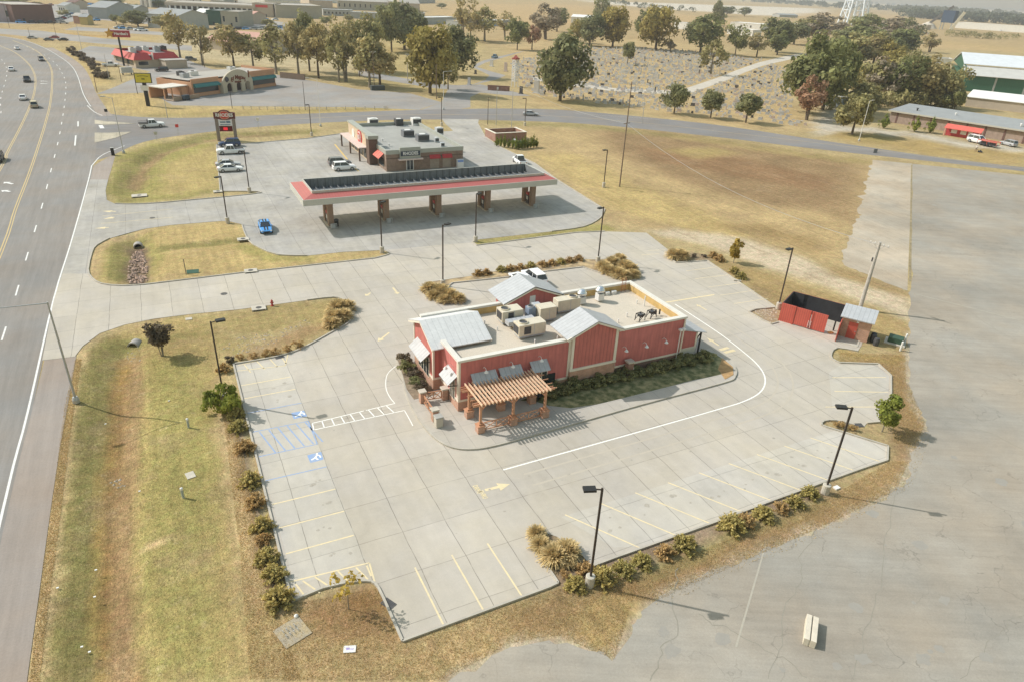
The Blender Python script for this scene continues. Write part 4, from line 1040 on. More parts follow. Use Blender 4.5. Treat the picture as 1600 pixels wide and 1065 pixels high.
for x, y, lb in ((41.8, 51.7, 'left of two empty black equipment frames near the parapet'), (43.4, 51.9, 'right of two empty black equipment frames near the parapet')):
    t = thing('motor_stand', lb, 'motor stand', (x, y, ZB), .2, 'empty roof frames')
    b = MB()
    for sx in (-.45, .45):
        for sy in (-.3, .3): b.bar((sx, sy, 0), (sx * .8, sy, .75), .06)
        b.bar((sx * .8, -.3, .75), (sx * .8, .3, .75), .06)
    for sy in (-.3, .3): b.bar((-.45, sy, .1), (.36, sy, .75), .05); b.bar((-.36, sy, .75), (.36, sy, .75), .06)
    b.build('frame', M_BLACK, t); b = MB(); b.box(-.2, .3, -.25, .25, .45, .7); b.build('motor_box', M_HDARK, t)
for x, y in ((44.25, 52.3), (44.7, 52.2)):
    tag(MB().tube((0, 0, 0), (0, 0, .55), .09, n=10).build('roof_vent', M_BLACK, loc=(x, y, ZB)), 'short black vent pipe in the front right roof corner', 'vent', 'black vent pipes in roof corner')

# ------------------------------------------------------------------ pergola and patio
PO = (24.3, 47.1, .16)
perg = thing('pergola', 'cedar pergola with slatted roof on brick footed posts over patio', 'pergola', PO)
def pb(): return MB(PO)
PX = (21.05, 24.25, 27.5); PYF, PYB = 45.75, 48.3
for y in (PYF, PYB):
    for x in PX:
        b = pb(); b.bar((x, y, .9), (x, y, 3.2), .2); p_ = b.build('post', M_CEDAR, perg)
        b = pb(); b.box(x - .33, x + .33, y - .33, y + .33, .16, .86); b.build('brick_footing', M_BRICK, p_)
        b = pb(); b.box(x - .38, x + .38, y - .38, y + .38, .86, .95); b.box(x - .2, x + .2, y - .2, y + .2, .95, 1.12); b.build('footing_cap', M_PRECAST if False else M_CEDAR, p_)
        b = pb()
        for s in (-1, 1):
            if 20.9 < x + s * .9 < 27.6: b.bar((x, y, 2.35), (x + s * .62, y, 3.0), .1)
        for s in (1,) if y == PYF else (-1,): b.bar((x, y, 2.4), (x, y + s * .5, 3.0), .1)
        b.build('knee_brace', M_CEDAR, p_)
b = pb()
for y in (PYF, PYB):
    for o_ in (-.14, .14): b.bar((20.3, y + o_, 3.08), (28.3, y + o_, 3.08), .06, .24)
b.build('beam', M_CEDAR, perg)
for k in range(20):
    x = 20.9 + k * .355; b = pb(); b.bar((x, 45.1, 3.31), (x, 49.0, 3.31), .075, .2); b.build('rafter', M_CEDARTOP, perg)
b = pb()
for y in (45.55, 46.4, 47.2, 48.0, 48.75): b.bar((20.35, y, 3.16), (28.5, y, 3.16), .05, .08)
b.build('purlin', M_CEDAR, perg)
def x_rail(bl, a, b_, z0, z1, n):
    a, b_ = Vector(a), Vector(b_)
    bl.bar((a.x, a.y, z1), (b_.x, b_.y, z1), .09, .07); bl.bar((a.x, a.y, z0), (b_.x, b_.y, z0), .07, .07)
    for i in range(n):
        p = a.lerp(b_, i / n); q = a.lerp(b_, (i + 1) / n)
        bl.bar((p.x, p.y, z0), (q.x, q.y, z1), .06, .06); bl.bar((p.x, p.y, z1), (q.x, q.y, z0), .055, .055); bl.bar((q.x, q.y, z0), (q.x, q.y, z1), .07)
for x0, x1 in ((21.4, 23.9), (24.6, 27.15)):
    b = pb(); x_rail(b, (x0, PYF), (x1, PYF), .3, 1.05, 2); b.build('railing', M_CEDAR, perg)
# low fence by the entrance
FO = (18.2, 50.5, .16)
fen = thing('patio_fence', 'low fence of cedar cross rails between capped brick piers at the entrance', 'fence', FO)
for x, y in ((18.0, 52.25), (18.0, 48.95), (20.1, 52.0)):
    b = MB(FO); b.box(x - .27, x + .27, y - .27, y + .27, .16, 1.28); pr = b.build('pier', M_BRICK, fen)
    b = MB(FO); b.box(x - .34, x + .34, y - .34, y + .34, 1.28, 1.42); b.build('pier_cap', M_PRECAST, pr)
b = MB(FO); x_rail(b, (18.0, 49.25), (18.0, 51.95), .35, 1.12, 2); b.build('rail_panel', M_CEDAR, fen)
b = MB(FO); x_rail(b, (18.3, 52.2), (19.8, 52.05), .35, 1.12, 2); b.build('rail_panel', M_CEDAR, fen)
t = thing('litter_bin', 'square pale concrete litter bin at the end of the entrance fence', 'litter bin', (17.98, 48.0, .16), .03)
b = MB(); b.box(-.33, .33, -.33, .33, 0, .95); b.build('bin_body', M_PRECAST, t, bevel=.03); b = MB(); b.box(-.37, .37, -.37, .37, .95, 1.08); b.build('bin_lid', mat('grey lid', (.38, .37, .34)), t, bevel=.03)
t = thing('brick_pier', 'dark brick pier with pale cap standing in front of the long red wall', 'pier', (39.0, 48.85, .16))
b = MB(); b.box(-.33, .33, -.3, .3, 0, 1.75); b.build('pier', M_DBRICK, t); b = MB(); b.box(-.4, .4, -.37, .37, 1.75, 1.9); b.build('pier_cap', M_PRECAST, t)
b = MB(); b.box(.33, .5, -.15, .15, .85, 1.1); b.build('meter_box', M_WHITE, t)
t = thing('planter_table', 'dark square tabletop beside the last pergola post', 'table', (28.2, 48.3, .16))
b = MB(); b.box(-.4, .4, -.4, .4, .68, .74); b.build('table_top', M_BLACK, t); b = MB(); b.tube((0, 0, 0), (0, 0, .68), .06); b.build('leg', M_BLACK, t)

# ------------------------------------------------------------------ bin enclosure and shed
EA = math.atan2(48.68 - 53.45, 67.16 - 64.62)
EO = (64.62, 53.45, .03)
enc = thing('bin_enclosure', 'red fronted bin enclosure with dark inner walls and double gates', 'enclosure', EO, EA)
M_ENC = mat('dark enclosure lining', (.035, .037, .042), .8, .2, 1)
EL, ED, EH = 7.6, 4.6, 2.35
M_ENR = ribbed('red corrugated panel', (.52, .105, .075), 0, .25, .22, .55, var=.1, width=.05)
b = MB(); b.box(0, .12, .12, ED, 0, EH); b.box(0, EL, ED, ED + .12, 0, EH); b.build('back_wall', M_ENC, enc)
b = MB(); b.box(-.03, 0, .0, ED + .12, 0, EH + .02); b.box(-.03, EL, ED + .12, ED + .15, 0, EH + .02); b.build('red_cladding', M_ENR, enc)
b = MB(); b.box(0, 1.65, 0, .1, 0, EH); b.build('fixed_panel', M_ENR, enc)
b = MB(); b.box(1.55, 1.7, -.12, 0, 0, EH + .05); b.build('gate_post', M_REDP, enc)
for x0, x1 in ((1.72, 3.55), (3.62, 5.4)):
    b = MB(); b.box(x0, x1, -.06, .02, .1, EH); gt = b.build('gate_leaf', M_ENR, enc)
    b = MB(); xx = x1 - .12 if x0 < 2 else x0 + .1; b.box(xx - .05, xx + .05, -.12, -.06, .1, EH); b.build('gate_bar', M_REDP, gt)
    b = MB(); b.tube((xx, -.14, .2), (xx, -.14, 1.1), .025); b.build('drop_bolt', M_WHITE, gt)
for x, y, lb in ((5.9, 1.4, 'black bollard at the open gate of the bin enclosure'),):
    pass
def loc_to(o, a, x, y, z=0): return (o[0] + x * math.cos(a) - y * math.sin(a), o[1] + x * math.sin(a) + y * math.cos(a), o[2] + z)
tag(MB().lathe([(.09, 0), (.09, 1.25), (.06, 1.32), (.02, 1.34)], n=12).build('bollard', M_BLACK, loc=loc_to(EO, EA, 6.1, 1.6)), 'black steel bollard inside the open gate of the bin enclosure', 'bollard')
tag(MB().box(-.3, .3, -.2, .2, 0, .12).build('debris_board', mat('orange debris', (.6, .32, .12)), loc=loc_to(EO, EA, 6.0, .7), ), 'flat orange and tan scrap on the ground inside the gate', 'debris')
# shed
SO = (66.7, 46.3, .03); SAX = math.atan2(45.02 - 48.8, 70.93 - 69.77)
sx0 = G(1308, 538); sa = math.atan2(44.5 - 46.3, 69.7 - 66.5)
shed = thing('brick_shed', 'small brick shed with grey metal roof and red door', 'shed', (68.35, 47.6, .03), R(-58))
b = MB(); b.box(-.05, 3.1, .0, 2.55, 0, 2.5); b.slab([(-.05, 0, 2.5), (-.05, 2.55, 2.5), (-.05, 2.55, 2.9)], (3.15, 0, 0)); b.build('wall', M_BRICK, shed)
b = MB(); b.slab([(-.3, -.35, 2.52), (3.35, -.35, 2.52), (3.35, 2.85, 3.0), (-.3, 2.85, 3.0)], (0, 0, .12)); b.build('roof', M_GALV, shed)
b = MB(); b.box(.75, 1.75, -.05, 0, .05, 2.1); dd = b.build('door', M_REDP, shed); b = MB(); b.box(1.6, 1.66, -.12, -.05, 1.0, 1.1); b.build('handle', M_STEEL, dd)
b = MB(); b.box(1.5, 1.75, -.18, 0, 2.2, 2.4); b.build('wall_lamp', M_WHITE, shed)
b = MB(); b.box(-.1, 0, -1.9, 0, .05, 2.2); b.build('red_fence_wing', M_ENR, shed)
b = MB(); b.box(0, 2.4, -1.8, 0, -.02, .05); b.build('door_slab', M_PRECAST, shed)
t = thing('transformer', 'dark green pad transformer on concrete behind the brick shed', 'transformer', (73.4, 43.75, .0), R(-60))
b = MB(); b.box(-1.1, 1.1, -.9, .9, 0, .15); b.build('pad', M_PRECAST, t); b = MB(); b.box(-.8, .8, -.6, .6, .15, .8); b.build('cabinet', mat('transformer green', (.045, .09, .06), .6), t, bevel=.04)
for x, y, lb in ((72.2, 42.15, 'white bollard nearer the camera beside the green transformer'), (74.5, 43.3, 'white bollard farther from the camera beside the green transformer')):
    t = thing('bollard', lb, 'bollard', (x, y, 0), 0, 'white bollards by the transformer'); b = MB(); b.lathe([(.12, 0), (.12, 1.1), (.08, 1.17), (.02, 1.2)], n=12); b.build('post', M_WHITE, t)
for x, y in ((70.6, 44.2), (71.0, 44.9), (71.5, 45.3)): 
    tag(MB().lathe([(.3, 0), (.34, .5), (.28, .9), (.1, .95)], n=9).build('scrap_heap', M_HDARK, loc=(x, y, 0)), 'dark scrap pieces dumped beside the brick shed', 'scrap', 'dark scrap beside the shed')
# ------------------------------------------------------------------ lot lamps
def make_lamp(h=8.25, ped=.85, arm=.75):
    t = thing('lot_lamp', '', 'lamp post')
    b = MB(); b.lathe([(.32, 0), (.32, ped), (.28, ped + .03)], n=16); b.build('pedestal', M_PRECAST, t)
    b = MB(); b.bar((0, 0, ped + .05), (0, 0, h), .13); b.build('pole', M_BRONZE, t)
    b = MB(); b.bar((0, 0, h - .12), (arm - .3, 0, h - .05), .07); a = b.build('arm', M_BRONZE, t)
    b = MB(); b.box(arm - .35, arm + .45, -.24, .24, h - .12, h + .04); b.build('lamp_head', M_BLACK, t)
    return t
lampA = remember(make_lamp())
LAMPS = [((921, 914), 160, 'lamp post in the shrub row of the near kerb, left one of two'), ((1288.5, 770), 150, 'lamp post at the end of the near shrub row, right one of two'),
         ((351, 628), 5, 'lamp post behind the green bush at the left lot corner'), ((692, 447), 20, 'lamp post in grass bed directly behind the restaurant'),
         ((934, 410), 200, 'lamp post at the right end of the bed behind the restaurant'), ((1215.5, 483), 190, 'lamp post beside the red bin enclosure')]
for i, (px, az, lb) in enumerate(LAMPS):
    x, y = G(*px); o = lampA if i == 0 else dup(lampA, (0, 0, 0)); o.location = (x, y, .02); o.rotation_euler = (0, 0, R(az)); o['label'] = lb; o['group'] = 'lot lamps on concrete pedestals'
lampB = remember(make_lamp(7.4, .9, .6)); lampB.name = 'lot_lamp'
LB = [((597, 395), 30, 'station lamp post at the tip of the long grass island'), ((743, 378), 30, 'station lamp post at the near end of the green grass strip'), ((356, 349), 210, 'station lamp post between the two grass islands near the blue car'),
      ((390, 301), 210, 'station lamp post beside the parked white cars'), ((943, 293), 180, 'station lamp post out on the tan field'), ((487, 213), 210, 'station lamp post at the lot edge by the side street'), ((690, 197), 180, 'station lamp post behind the store by the street driveway'), ((820, 172 + 25), 180, 'station lamp post among the flagpoles by the street')]
for i, (px, az, lb) in enumerate(LB):
    x, y = G(*px); o = lampB if i == 0 else dup(lampB, (0, 0, 0)); o.location = (x, y, .02); o.rotation_euler = (0, 0, R(az)); o['label'] = lb; o['group'] = 'lot lamps on concrete pedestals'
# street lights
def street_light(px, top, name, label, arm_px=None, armlen=5.5, ang=180, m=None, r=.11):
    m = m or M_STEEL
    x, y = G(*px); h = HT(px, top)
    t = thing(name, label, 'street light', (x, y, 0))
    b = MB(); b.lathe([(.30, 0), (.30, .35), (.2, .6)], n=12); b.build('base', M_STEEL, t)
    b = MB(); b.tube((0, 0, .3), (0, 0, h), r, r * .6, 10); b.build('pole', m, t)
    a = R(ang); e = Vector((math.cos(a) * armlen, math.sin(a) * armlen, h + .15))
    b = MB(); b.tube((0, 0, h - .1), e, r * .5, r * .35, 8); ar = b.build('arm', m, t)
    b = MB(); d = Vector((math.cos(a), math.sin(a), 0)); b.bar(e - d * .1, e + d * .75, .28, .16); b.build('lamp_head', M_STEEL, t)
    return t
street_light((119.5, 628), (73.8, 472), 'street_light', 'tall galvanised street light with long arm over the highway in the left foreground', armlen=5.2, ang=183)
street_light((193.5, 240), (175, 153), 'street_light', 'thin grey street light at the highway corner by the pickup', armlen=1.6, ang=150, r=.08)
street_light((501, 198), (488, 124), 'street_light', 'pale street light leaning arm on the side street verge', armlen=2.2, ang=150, m=M_WHITE, r=.08)
street_light((693, 172), (694, 112), 'street_light', 'pale street light by the yellow tree at the street corner', armlen=1.8, ang=-20, m=M_WHITE, r=.09)
street_light((1342, 221), (1356, 158), 'street_light', 'white pole before the olive tree across the street', armlen=1.0, ang=0, m=M_WHITE, r=.1)
def pole(px, top, name, label, cat, m, r0=.14, r1=.09, cross=0.0, group=None, extra=None, ang=0):
    x, y = G(*px); h = HT(px, top)
    t = thing(name, label, cat, (x, y, 0), R(ang), group)
    b = MB(); b.tube((0, 0, 0), (0, 0, h), r0, r1, 10); b.build('pole', m, t)
    if cross:
        b = MB(); b.bar((-cross, 0, h - .35), (cross, 0, h - .35), .12); b.bar((-cross * .5, 0, h - .4), (0, 0, h - 1.1), .06); b.bar((cross * .5, 0, h - .4), (0, 0, h - 1.1), .06); b.build('crossarm', M_WOODG, t)
        b = MB()
        for s in (-.9, -.45, .45, .9): b.lathe([(.05, 0), (.06, .1), (.03, .2)], (cross * s, 0), 8, h - .28)
        b.build('insulator', M_WHITE, t)
    return t, h
M_WOODG = mat('weathered wood', (.46, .43, .39), .9, .2, 3); M_WOODB = mat('brown wood pole', (.20, .15, .11), .9, .2, 3)
t, h = pole((1343, 484), (1374.4, 378.6), 'utility_pole', 'weathered wooden utility pole with crossarm behind the brick shed', 'utility pole', M_WOODG, .27, .17, 1.2, ang=-75)
b = MB(); b.box(-.35, -.16, -.1, .1, h - 2.6, h - 2.1); b.build('fuse_cutout', M_HDARK, t)
t, h = pole((968, 292), (978, 128), 'utility_pole', 'slender wooden utility pole standing in the tan field', 'utility pole', M_WOODB, .14, .09, 0, ang=20)
b = MB(); b.bar((-1.0, 0, h * .62), (1.0, 0, h * .62), .12); b.build('crossarm', M_WOODB, t)
pole((585, 141), (580, 80), 'utility_pole', 'brown utility pole behind the autumn trees by the car park', 'utility pole', M_WOODB, .16, .1, 1.1)
pole((682, 155), (682, 100), 'utility_pole', 'brown utility pole beside the big yellow tree', 'utility pole', M_WOODB, .16, .1, 0)
pole((1492, 167), (1506, 133), 'utility_pole', 'white utility pole behind the long brick building', 'utility pole', M_WHITE, .18, .12, 0)
pole((637, 127), (634, 84), 'utility_pole', 'grey utility pole left of the big yellow tree', 'utility pole', M_WOODG, .14, .09, .8)
for px, top, lb in (((762, 195), (760, 152), 'first flagpole-like dark post by the street driveway'), ((775, 196), (778, 137), 'tall pale post second from the driveway'), ((799, 202), (801, 140), 'tall pale post third from the driveway'), ((1003, 193), (1008, 155), 'pale thin post on the street verge near the cemetery'),
                    ((363, 170), (356, 133), 'dark thin post in front of the arched restaurant'), ((477, 172), (476, 128), 'dark thin post at the edge of the grey car park'), ((215, 147), (209, 110), 'thin dark post behind the yellow billboard'), ((152, 145), (143, 112), 'thin dark post at the highway edge by the car park'), ((262, 185), (255, 152), 'thin grey post on the verge opposite the pickup'), ((171, 125), (160, 85), 'thin grey post near the red roofed restaurant'), ((190, 128), (186, 105), 'thin dark lamp post in the red roofed restaurant car park'), ((320, 106), (297, 45), 'tall dark lamp post among the trees behind the arched restaurant'), ((88, 57), (82, 34), 'thin dark post on the far verge'), ((48, 62), (42, 44), 'dark bent post on the far verge of the highway'), ((15, 44), (7, 4), 'dark utility pole at the top left edge'), ((128, 78), (121, 38), 'tall thin pole by the far junction')):
    pole(px, top, 'light_post', lb, 'post', M_BRONZE if 'dark' in lb else M_STEEL, .09, .06, 0)
def wire(a, b, sag, name, label):
    n = 14; pts = []
    for i in range(n + 1):
        t_ = i / n; p = Vector(a).lerp(Vector(b), t_); p.z -= sag * 4 * t_ * (1 - t_); pts.append(p)
    m = MB()
    for p, q in zip(pts[:-1], pts[1:]): m.tube(p, q, .022, n=5, caps=False)
    tag(m.build(name, M_STEEL), label, 'cable')
ux, uy = G(968, 292); uh = HT((968, 292), (978, 128)) * .62
vx, vy = G(800, 200); wire((ux, uy, uh), (vx, vy, 11.5), 1.2, 'overhead_cable', 'overhead cable from the field pole towards the street posts')
wx, wy = G(1343, 484); wh = HT((1343, 484), (1374.4, 378.6)) - .3
wire((ux, uy, uh), (wx, wy, wh), 2.5, 'overhead_cable', 'overhead cable crossing the tan field to the pole behind the shed')

# ------------------------------------------------------------------ small things on the ground
def small(name, label, cat, px, mb, m, z=0.0, rz=0.0, group=None):
    x, y = G(*px); o = mb.build(name, m, loc=(x, y, z)); o.rotation_euler = (0, 0, rz); return tag(o, label, cat, group)
M_IRON = mat('cast iron', (.10, .095, .09), .7, .25, 4)
def inlet(px, rz, label, w=1.6, d=1.2, hole=True):
    x, y = G(*px); t = thing('storm_inlet', label, 'drain inlet', (x, y, 0), rz)
    b = MB(); b.box(-w / 2, w / 2, -d / 2, d / 2, 0, .2); b.build('concrete_box', M_PRECAST, t, bevel=.02)
    b = MB()
    if hole: b.lathe([(.33, .2), (.33, .215)], n=18)
    b.box(-w * .4, w * .4, -d / 2 - .01, -d / 2 + .02, .04, .15); b.build('opening', M_IRON, t)
inlet((404.5, 483), R(-3), 'pale concrete drain box with round lid beside the hydrant'); inlet((218, 307), 0, 'concrete drain box at the bottom of the sign island', 2.4, 1.6)
inlet((380, 375), 0, 'concrete drain inlet at the kerb near the blue car'); inlet((392, 424.5), R(-3), 'concrete drain inlet on the near kerb of the grass island'); inlet((341, 300.5), 0, 'concrete drain inlet at the corner of the sign island')
def grate(px, rz, label):
    x, y = G(*px); t = thing('drain_grate', label, 'drain grate', (x, y, .034), rz)
    b = MB(); b.box(-.45, .45, -.3, .3, 0, .02); b.build('frame', M_IRON, t)
    b = MB()
    for i in range(6): b.box(-.38 + i * .13, -.31 + i * .13, -.26, .26, .02, .03)
    b.build('bar', M_HDARK, t)
grate((607, 943), R(-62), 'dark drain grate against the bottom kerb of the lot'); grate((437, 558), R(5), 'dark drain grate by the top left kerb of the lot'); grate((1341, 664), R(-20), 'dark drain grate at the island by the small maple')
for px, lb in (((350, 459.5), 'round manhole cover in the service drive'), ((238, 341), 'dark utility cover in the station driveway')):
    small('manhole_cover', lb, 'manhole cover', px, MB().lathe([(.4, 0), (.4, .015), (.3, .02)], n=20), M_IRON, .032)
small('utility_cover', 'square pale cover on the lawn near the bush with dark leaves', 'utility cover', (295, 498.5), MB().box(-.35, .35, -.3, .3, 0, .06), M_PRECAST); small('utility_cover', 'square pale cover on the verge above the white marker post', 'utility cover', (297.5, 742), MB().box(-.32, .32, -.42, .42, 0, .05), M_PRECAST, rz=.2)
# hydrant
x, y = G(425.5, 478); t = thing('fire_hydrant', 'red fire hydrant on the grass beside the service drive', 'fire hydrant', (x, y, 0)); M_HYD = mat('hydrant red', (.42, .06, .05), .5)
b = MB(); b.lathe([(.19, 0), (.19, .06), (.12, .08), (.12, .55), (.15, .58), (.13, .68), (.06, .76), (.03, .82)], n=14); b.build('barrel', M_HYD, t); b = MB(); b.tube((-.22, 0, .42), (.22, 0, .42), .06); b.tube((0, -.2, .4), (0, 0, .4), .075); b.build('outlet', M_HYD, t)
for px, lb in (((295, 667.5), 'white capped marker post on the verge, farther one'), ((286.5, 777), 'white capped marker post on the verge, nearer one')):
    x, y = G(*px); t = thing('marker_post', lb, 'marker post', (x, y, 0)); b = MB(); b.lathe([(.09, 0), (.09, .75)], n=10); b.build('post', mat('grey green post', (.38, .42, .40)), t); b = MB(); b.lathe([(.11, .75), (.11, .92), (.05, .97)], n=10); b.build('cap', M_WHITE, t)
# culverts
def culvert(px, rz, label, w=1.3):
    x, y = G(*px); z0 = -.45; t = thing('culvert', label, 'culvert', (x, y, z0), rz)
    b = MB(); n = 12; pr = [(.62 * math.cos(math.pi * i / n), .62 * math.sin(math.pi * i / n)) for i in range(n + 1)]; q = [(p[0] * .8, p[1] * .8) for p in pr]
    for i in range(n):
        for (A, B) in ((pr, 1), (q, -1)):
            b.poly3([(A[i][0], -.5, A[i][1]), (A[i + 1][0], -.5, A[i + 1][1]), (A[i + 1][0], .5, A[i + 1][1]), (A[i][0], .5, A[i][1])])
        b.poly3([(pr[i][0], -.5, pr[i][1]), (pr[i + 1][0], -.5, pr[i + 1][1]), (q[i + 1][0], -.5, q[i + 1][1]), (q[i][0], -.5, q[i][1])])
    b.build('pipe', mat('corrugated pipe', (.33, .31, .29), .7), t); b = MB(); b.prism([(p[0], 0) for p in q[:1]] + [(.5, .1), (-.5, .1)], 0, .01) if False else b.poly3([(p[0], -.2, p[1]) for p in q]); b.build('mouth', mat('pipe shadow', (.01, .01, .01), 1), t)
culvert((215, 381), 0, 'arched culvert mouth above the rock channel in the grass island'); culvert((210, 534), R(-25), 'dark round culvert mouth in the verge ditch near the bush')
rocks = MB(); rg = random.Random(3)
ca, cb_ = Vector(G(215, 388)), Vector(G(215, 437))
for i in range(230):
    t_ = rg.random(); w = .35 + .75 * min(1, t_ * 2.5) ; p = ca.lerp(cb_, t_) + Vector(((rg.random() - .5) * 2 * w, (rg.random() - .5) * .3)); s = rg.uniform(.12, .32)
    z = relief(np.array([[p.x, p.y]]))[0] + .12
    vs = [(p.x + s * rg.uniform(.6, 1.2) * math.cos(k * 1.05 + rg.random()), p.y + s * rg.uniform(.6, 1.2) * math.sin(k * 1.05), z + rg.uniform(-.05, 0)) for k in range(6)]
    rocks._add(vs + [(p.x, p.y, z + s * rg.uniform(.5, .9))], [(k, (k + 1) % 6, 6) for k in range(6)])
tag(rocks.build('rock_channel', mat('channel rock', (.42, .30, .235), .9, .45, 2.5)), kind='stuff')
riprap = MB()
def scatter_rocks(n, px, smin, smax):
    w = P(*px); lo = np.array(w).min(0); hi = np.array(w).max(0); k = 0
    while k < n:
        p = np.array([[rg.uniform(lo[0], hi[0]), rg.uniform(lo[1], hi[1])]])
        if not inside(p, w)[0]: continue
        k += 1; p = p[0]; s = rg.uniform(smin, smax); z = relief(np.array([p]))[0]
        vs = [(p[0] + s * rg.uniform(.6, 1.2) * math.cos(j * 1.25), p[1] + s * rg.uniform(.6, 1.2) * math.sin(j * 1.25), z - .02) for j in range(5)]
        riprap._add(vs + [(p[0], p[1], z + s * .6)], [(j, (j + 1) % 5, 5) for j in range(5)])
scatter_rocks(130, ((345, 545), (375, 525), (430, 520), (500, 490), (480, 510), (420, 540), (370, 560)), .07, .16); scatter_rocks(90, ((1172, 488), (1185, 484), (1214, 482), (1214, 503), (1200, 504)), .06, .2)
scatter_rocks(25, ((196, 545), (215, 535), (222, 560), (200, 560)), .06, .14); scatter_rocks(14, ((170, 745), (190, 735), (195, 750), (175, 758)), .08, .2)
tag(riprap.build('riprap', mat('riprap', (.45, .38, .30), .9, .3, 3)), kind='stuff')
# concrete barrier block on the old lot
x, y = G(1265, 990); bz = DIR((1262, 1002), (1266, 966)); t = thing('concrete_barrier', 'pale precast concrete barrier block alone on the old asphalt lot', 'barrier', (x, y, .012), bz)
b = MB(); hw = [(-.33, 0), (.33, 0), (.33, .25), (.14, .42), (.10, .85), (-.10, .85), (-.14, .42), (-.33, .25)]
b.box(-1.05, 1.05, -.36, -.04, 0, .58); b.box(-1.05, 1.05, .04, .36, 0, .58); b.box(-1.02, 1.02, -.04, .04, 0, .5); b.build('block', mat('barrier concrete', (.62, .56, .46), .85, .1, 2), t, bevel=.02)
b = MB(); b.box(-1.0, 1.0, -.035, .035, .5, .51); b.build('top_groove', mat('groove', (.3, .27, .23)), t)
# concrete pad with pipes (bottom left)
x, y = G(457, 987); t = thing('valve_pad', 'rough concrete pad with rows of curved pipe ends near the last bush', 'utility pad', (x, y, 0), R(18))
b = MB(); b.box(-.85, .85, -.85, .85, -.05, .05); b.build('pad', mat('old pad', (.40, .35, .27), .9, .3, 2, col2=(.36, .29, .18)), t); 
for j in range(2):
    for i in range(4):
        b = MB(); cx = -.45 + i * .25; cy = -.1 + j * .4
        for k in range(5): a0, a1 = math.pi * k / 5, math.pi * (k + 1) / 5; b.tube((cx, cy + .13 * math.cos(a0), .07 + .13 * math.sin(a0)), (cx, cy + .13 * math.cos(a1), .07 + .13 * math.sin(a1)), .018, n=6)
        b.build('pipe_end', M_HGREY, t)
x, y = G(546.5, 1014); t = thing('fallen_sign', 'small white sign board lying flat in the dry grass', 'sign', (x, y, .03), R(-20)); b = MB(); b.box(-.36, .36, -.24, .24, 0, .03); b.build('board', M_WHITE, t); b = MB(); b.box(-.22, .0, -.05, .1, .03, .034); b.box(.04, .24, -.05, .02, .03, .034); b.build('print', mat('faded purple ink', (.35, .3, .55)), t)
tag(MB().lathe([(.12, 0), (.14, .12), (.05, .2)], n=8).build('white_stone', M_WHITE, loc=(*G(463, 963), 0)), 'small white cap in the grass beside the rough concrete pad', 'cap'); tag(MB().box(-.25, .25, -.18, .18, 0, .12).build('white_block', M_WHITE, loc=(*G(1307, 762), 0)), 'small pale block in dry grass right of the near lamp post', 'block')
small('parking_block', 'short white kerb block at the right lot edge', 'kerb block', (1152, 440), MB().box(-.5, .5, -.12, .12, 0, .2), M_PRECAST, .03, R(-40))
# green sign board leaning in the grass island
x, y = G(291, 429); t = thing('site_sign', 'dark green sign panel with post and its panel low on the grass', 'sign', (x, y, 0), R(0)); b = MB(); b.bar((0, 0, 0), (0, 0, 2.1), .09); b.build('post', M_HDARK, t)
b = MB(); b.slab([(.1, .1, .02), (1.5, -.1, .02), (1.6, .5, .3), (.1, .7, .3)], (0, 0, .05)); b.build('panel', mat('sign green', (.06, .13, .09)), t)
# signs seen from behind at the junction
for px, hh, lb in (((177, 243), 1.5, 'short dark roadside cabinet at the highway corner'), ):
    x, y = G(*px); t = thing('signal_cabinet', lb, 'cabinet', (x, y, 0)); b = MB(); b.box(-.3, .3, -.25, .25, 0, hh); b.build('body', M_BLACK, t); b = MB(); b.box(-.32, .32, -.27, .27, hh, hh + .08); b.build('cap', M_STEEL, t)
def road_sign(px, h, m_, label, w=.7, rz=0.0, pm=None):
    x, y = G(*px); t = thing('road_sign', label, 'road sign', (x, y, 0), rz); b = MB(); b.bar((0, 0, 0), (0, 0, h), .07); b.build('post', pm or M_STEEL, t); b = MB(); b.box(-w / 2, w / 2, -.06, -.03, h - w, h); b.build('plate', m_, t)
road_sign((169, 190), 3.0, M_BLACK, 'road sign with dark back at the highway corner'); road_sign((404, 201), 2.6, M_WHITE, 'small white road sign on the side street verge'); road_sign((279, 213), 2.7, mat('sign red', (.6, .06, .05)), 'small red and white sign on a thin post by the pickup'); road_sign((245, 220), 2.0, M_STEEL, 'thin grey sign post in front of the flatbed pickup')
road_sign((1357 + 10, 239), 1.0, mat('grey board', (.22, .22, .23)), 'dark grey square board on the verge at the far street', 1.5)
# stakes and flags along verges: litter
for k, px in enumerate(((150, 890), (148, 932), (140, 1018), (165, 662), (128, 1010), (218, 767), (264, 626), (90, 918))):
    small('litter', 'scrap of white litter lying in the verge grass', 'litter', px, MB().box(-.07, .07, -.05, .05, 0, .05), M_WHITE, group='litter in the verge grass')

# ------------------------------------------------------------------ fuel station
M_GREYB = mat('grey fascia', (.50, .50, .455), .55, .06, .6); M_CRED = ribbed('canopy red', (.44, .12, .105), 0, .45, .12, .45, var=.05, width=.04)
M_CIN = ribbed('canopy inner', (.19, .20, .21), 0, 1.2, .35, .6, var=.15, width=.12)
CO = (39.7, 110.0, .03)
can = thing('fuel_canopy', 'long fuel canopy with red sloped skirt, grey fascia and brick columns', 'canopy', CO)
def cb(): return MB(CO)
cx0, cx1, cy0, cy1 = 17.55, 61.3, 103.7, 114.6; cz = 4.3; ci = 1.75
b = cb(); b.box(cx0, cx1, cy0, cy0 + .12, cz, cz + .95); b.box(cx0, cx1, cy1 - .12, cy1, cz, cz + .95); b.box(cx0, cx0 + .12, cy0 + .12, cy1 - .12, cz, cz + .95); b.box(cx1 - .12, cx1, cy0 + .12, cy1 - .12, cz, cz + .95); b.build('fascia', M_GREYB, can)
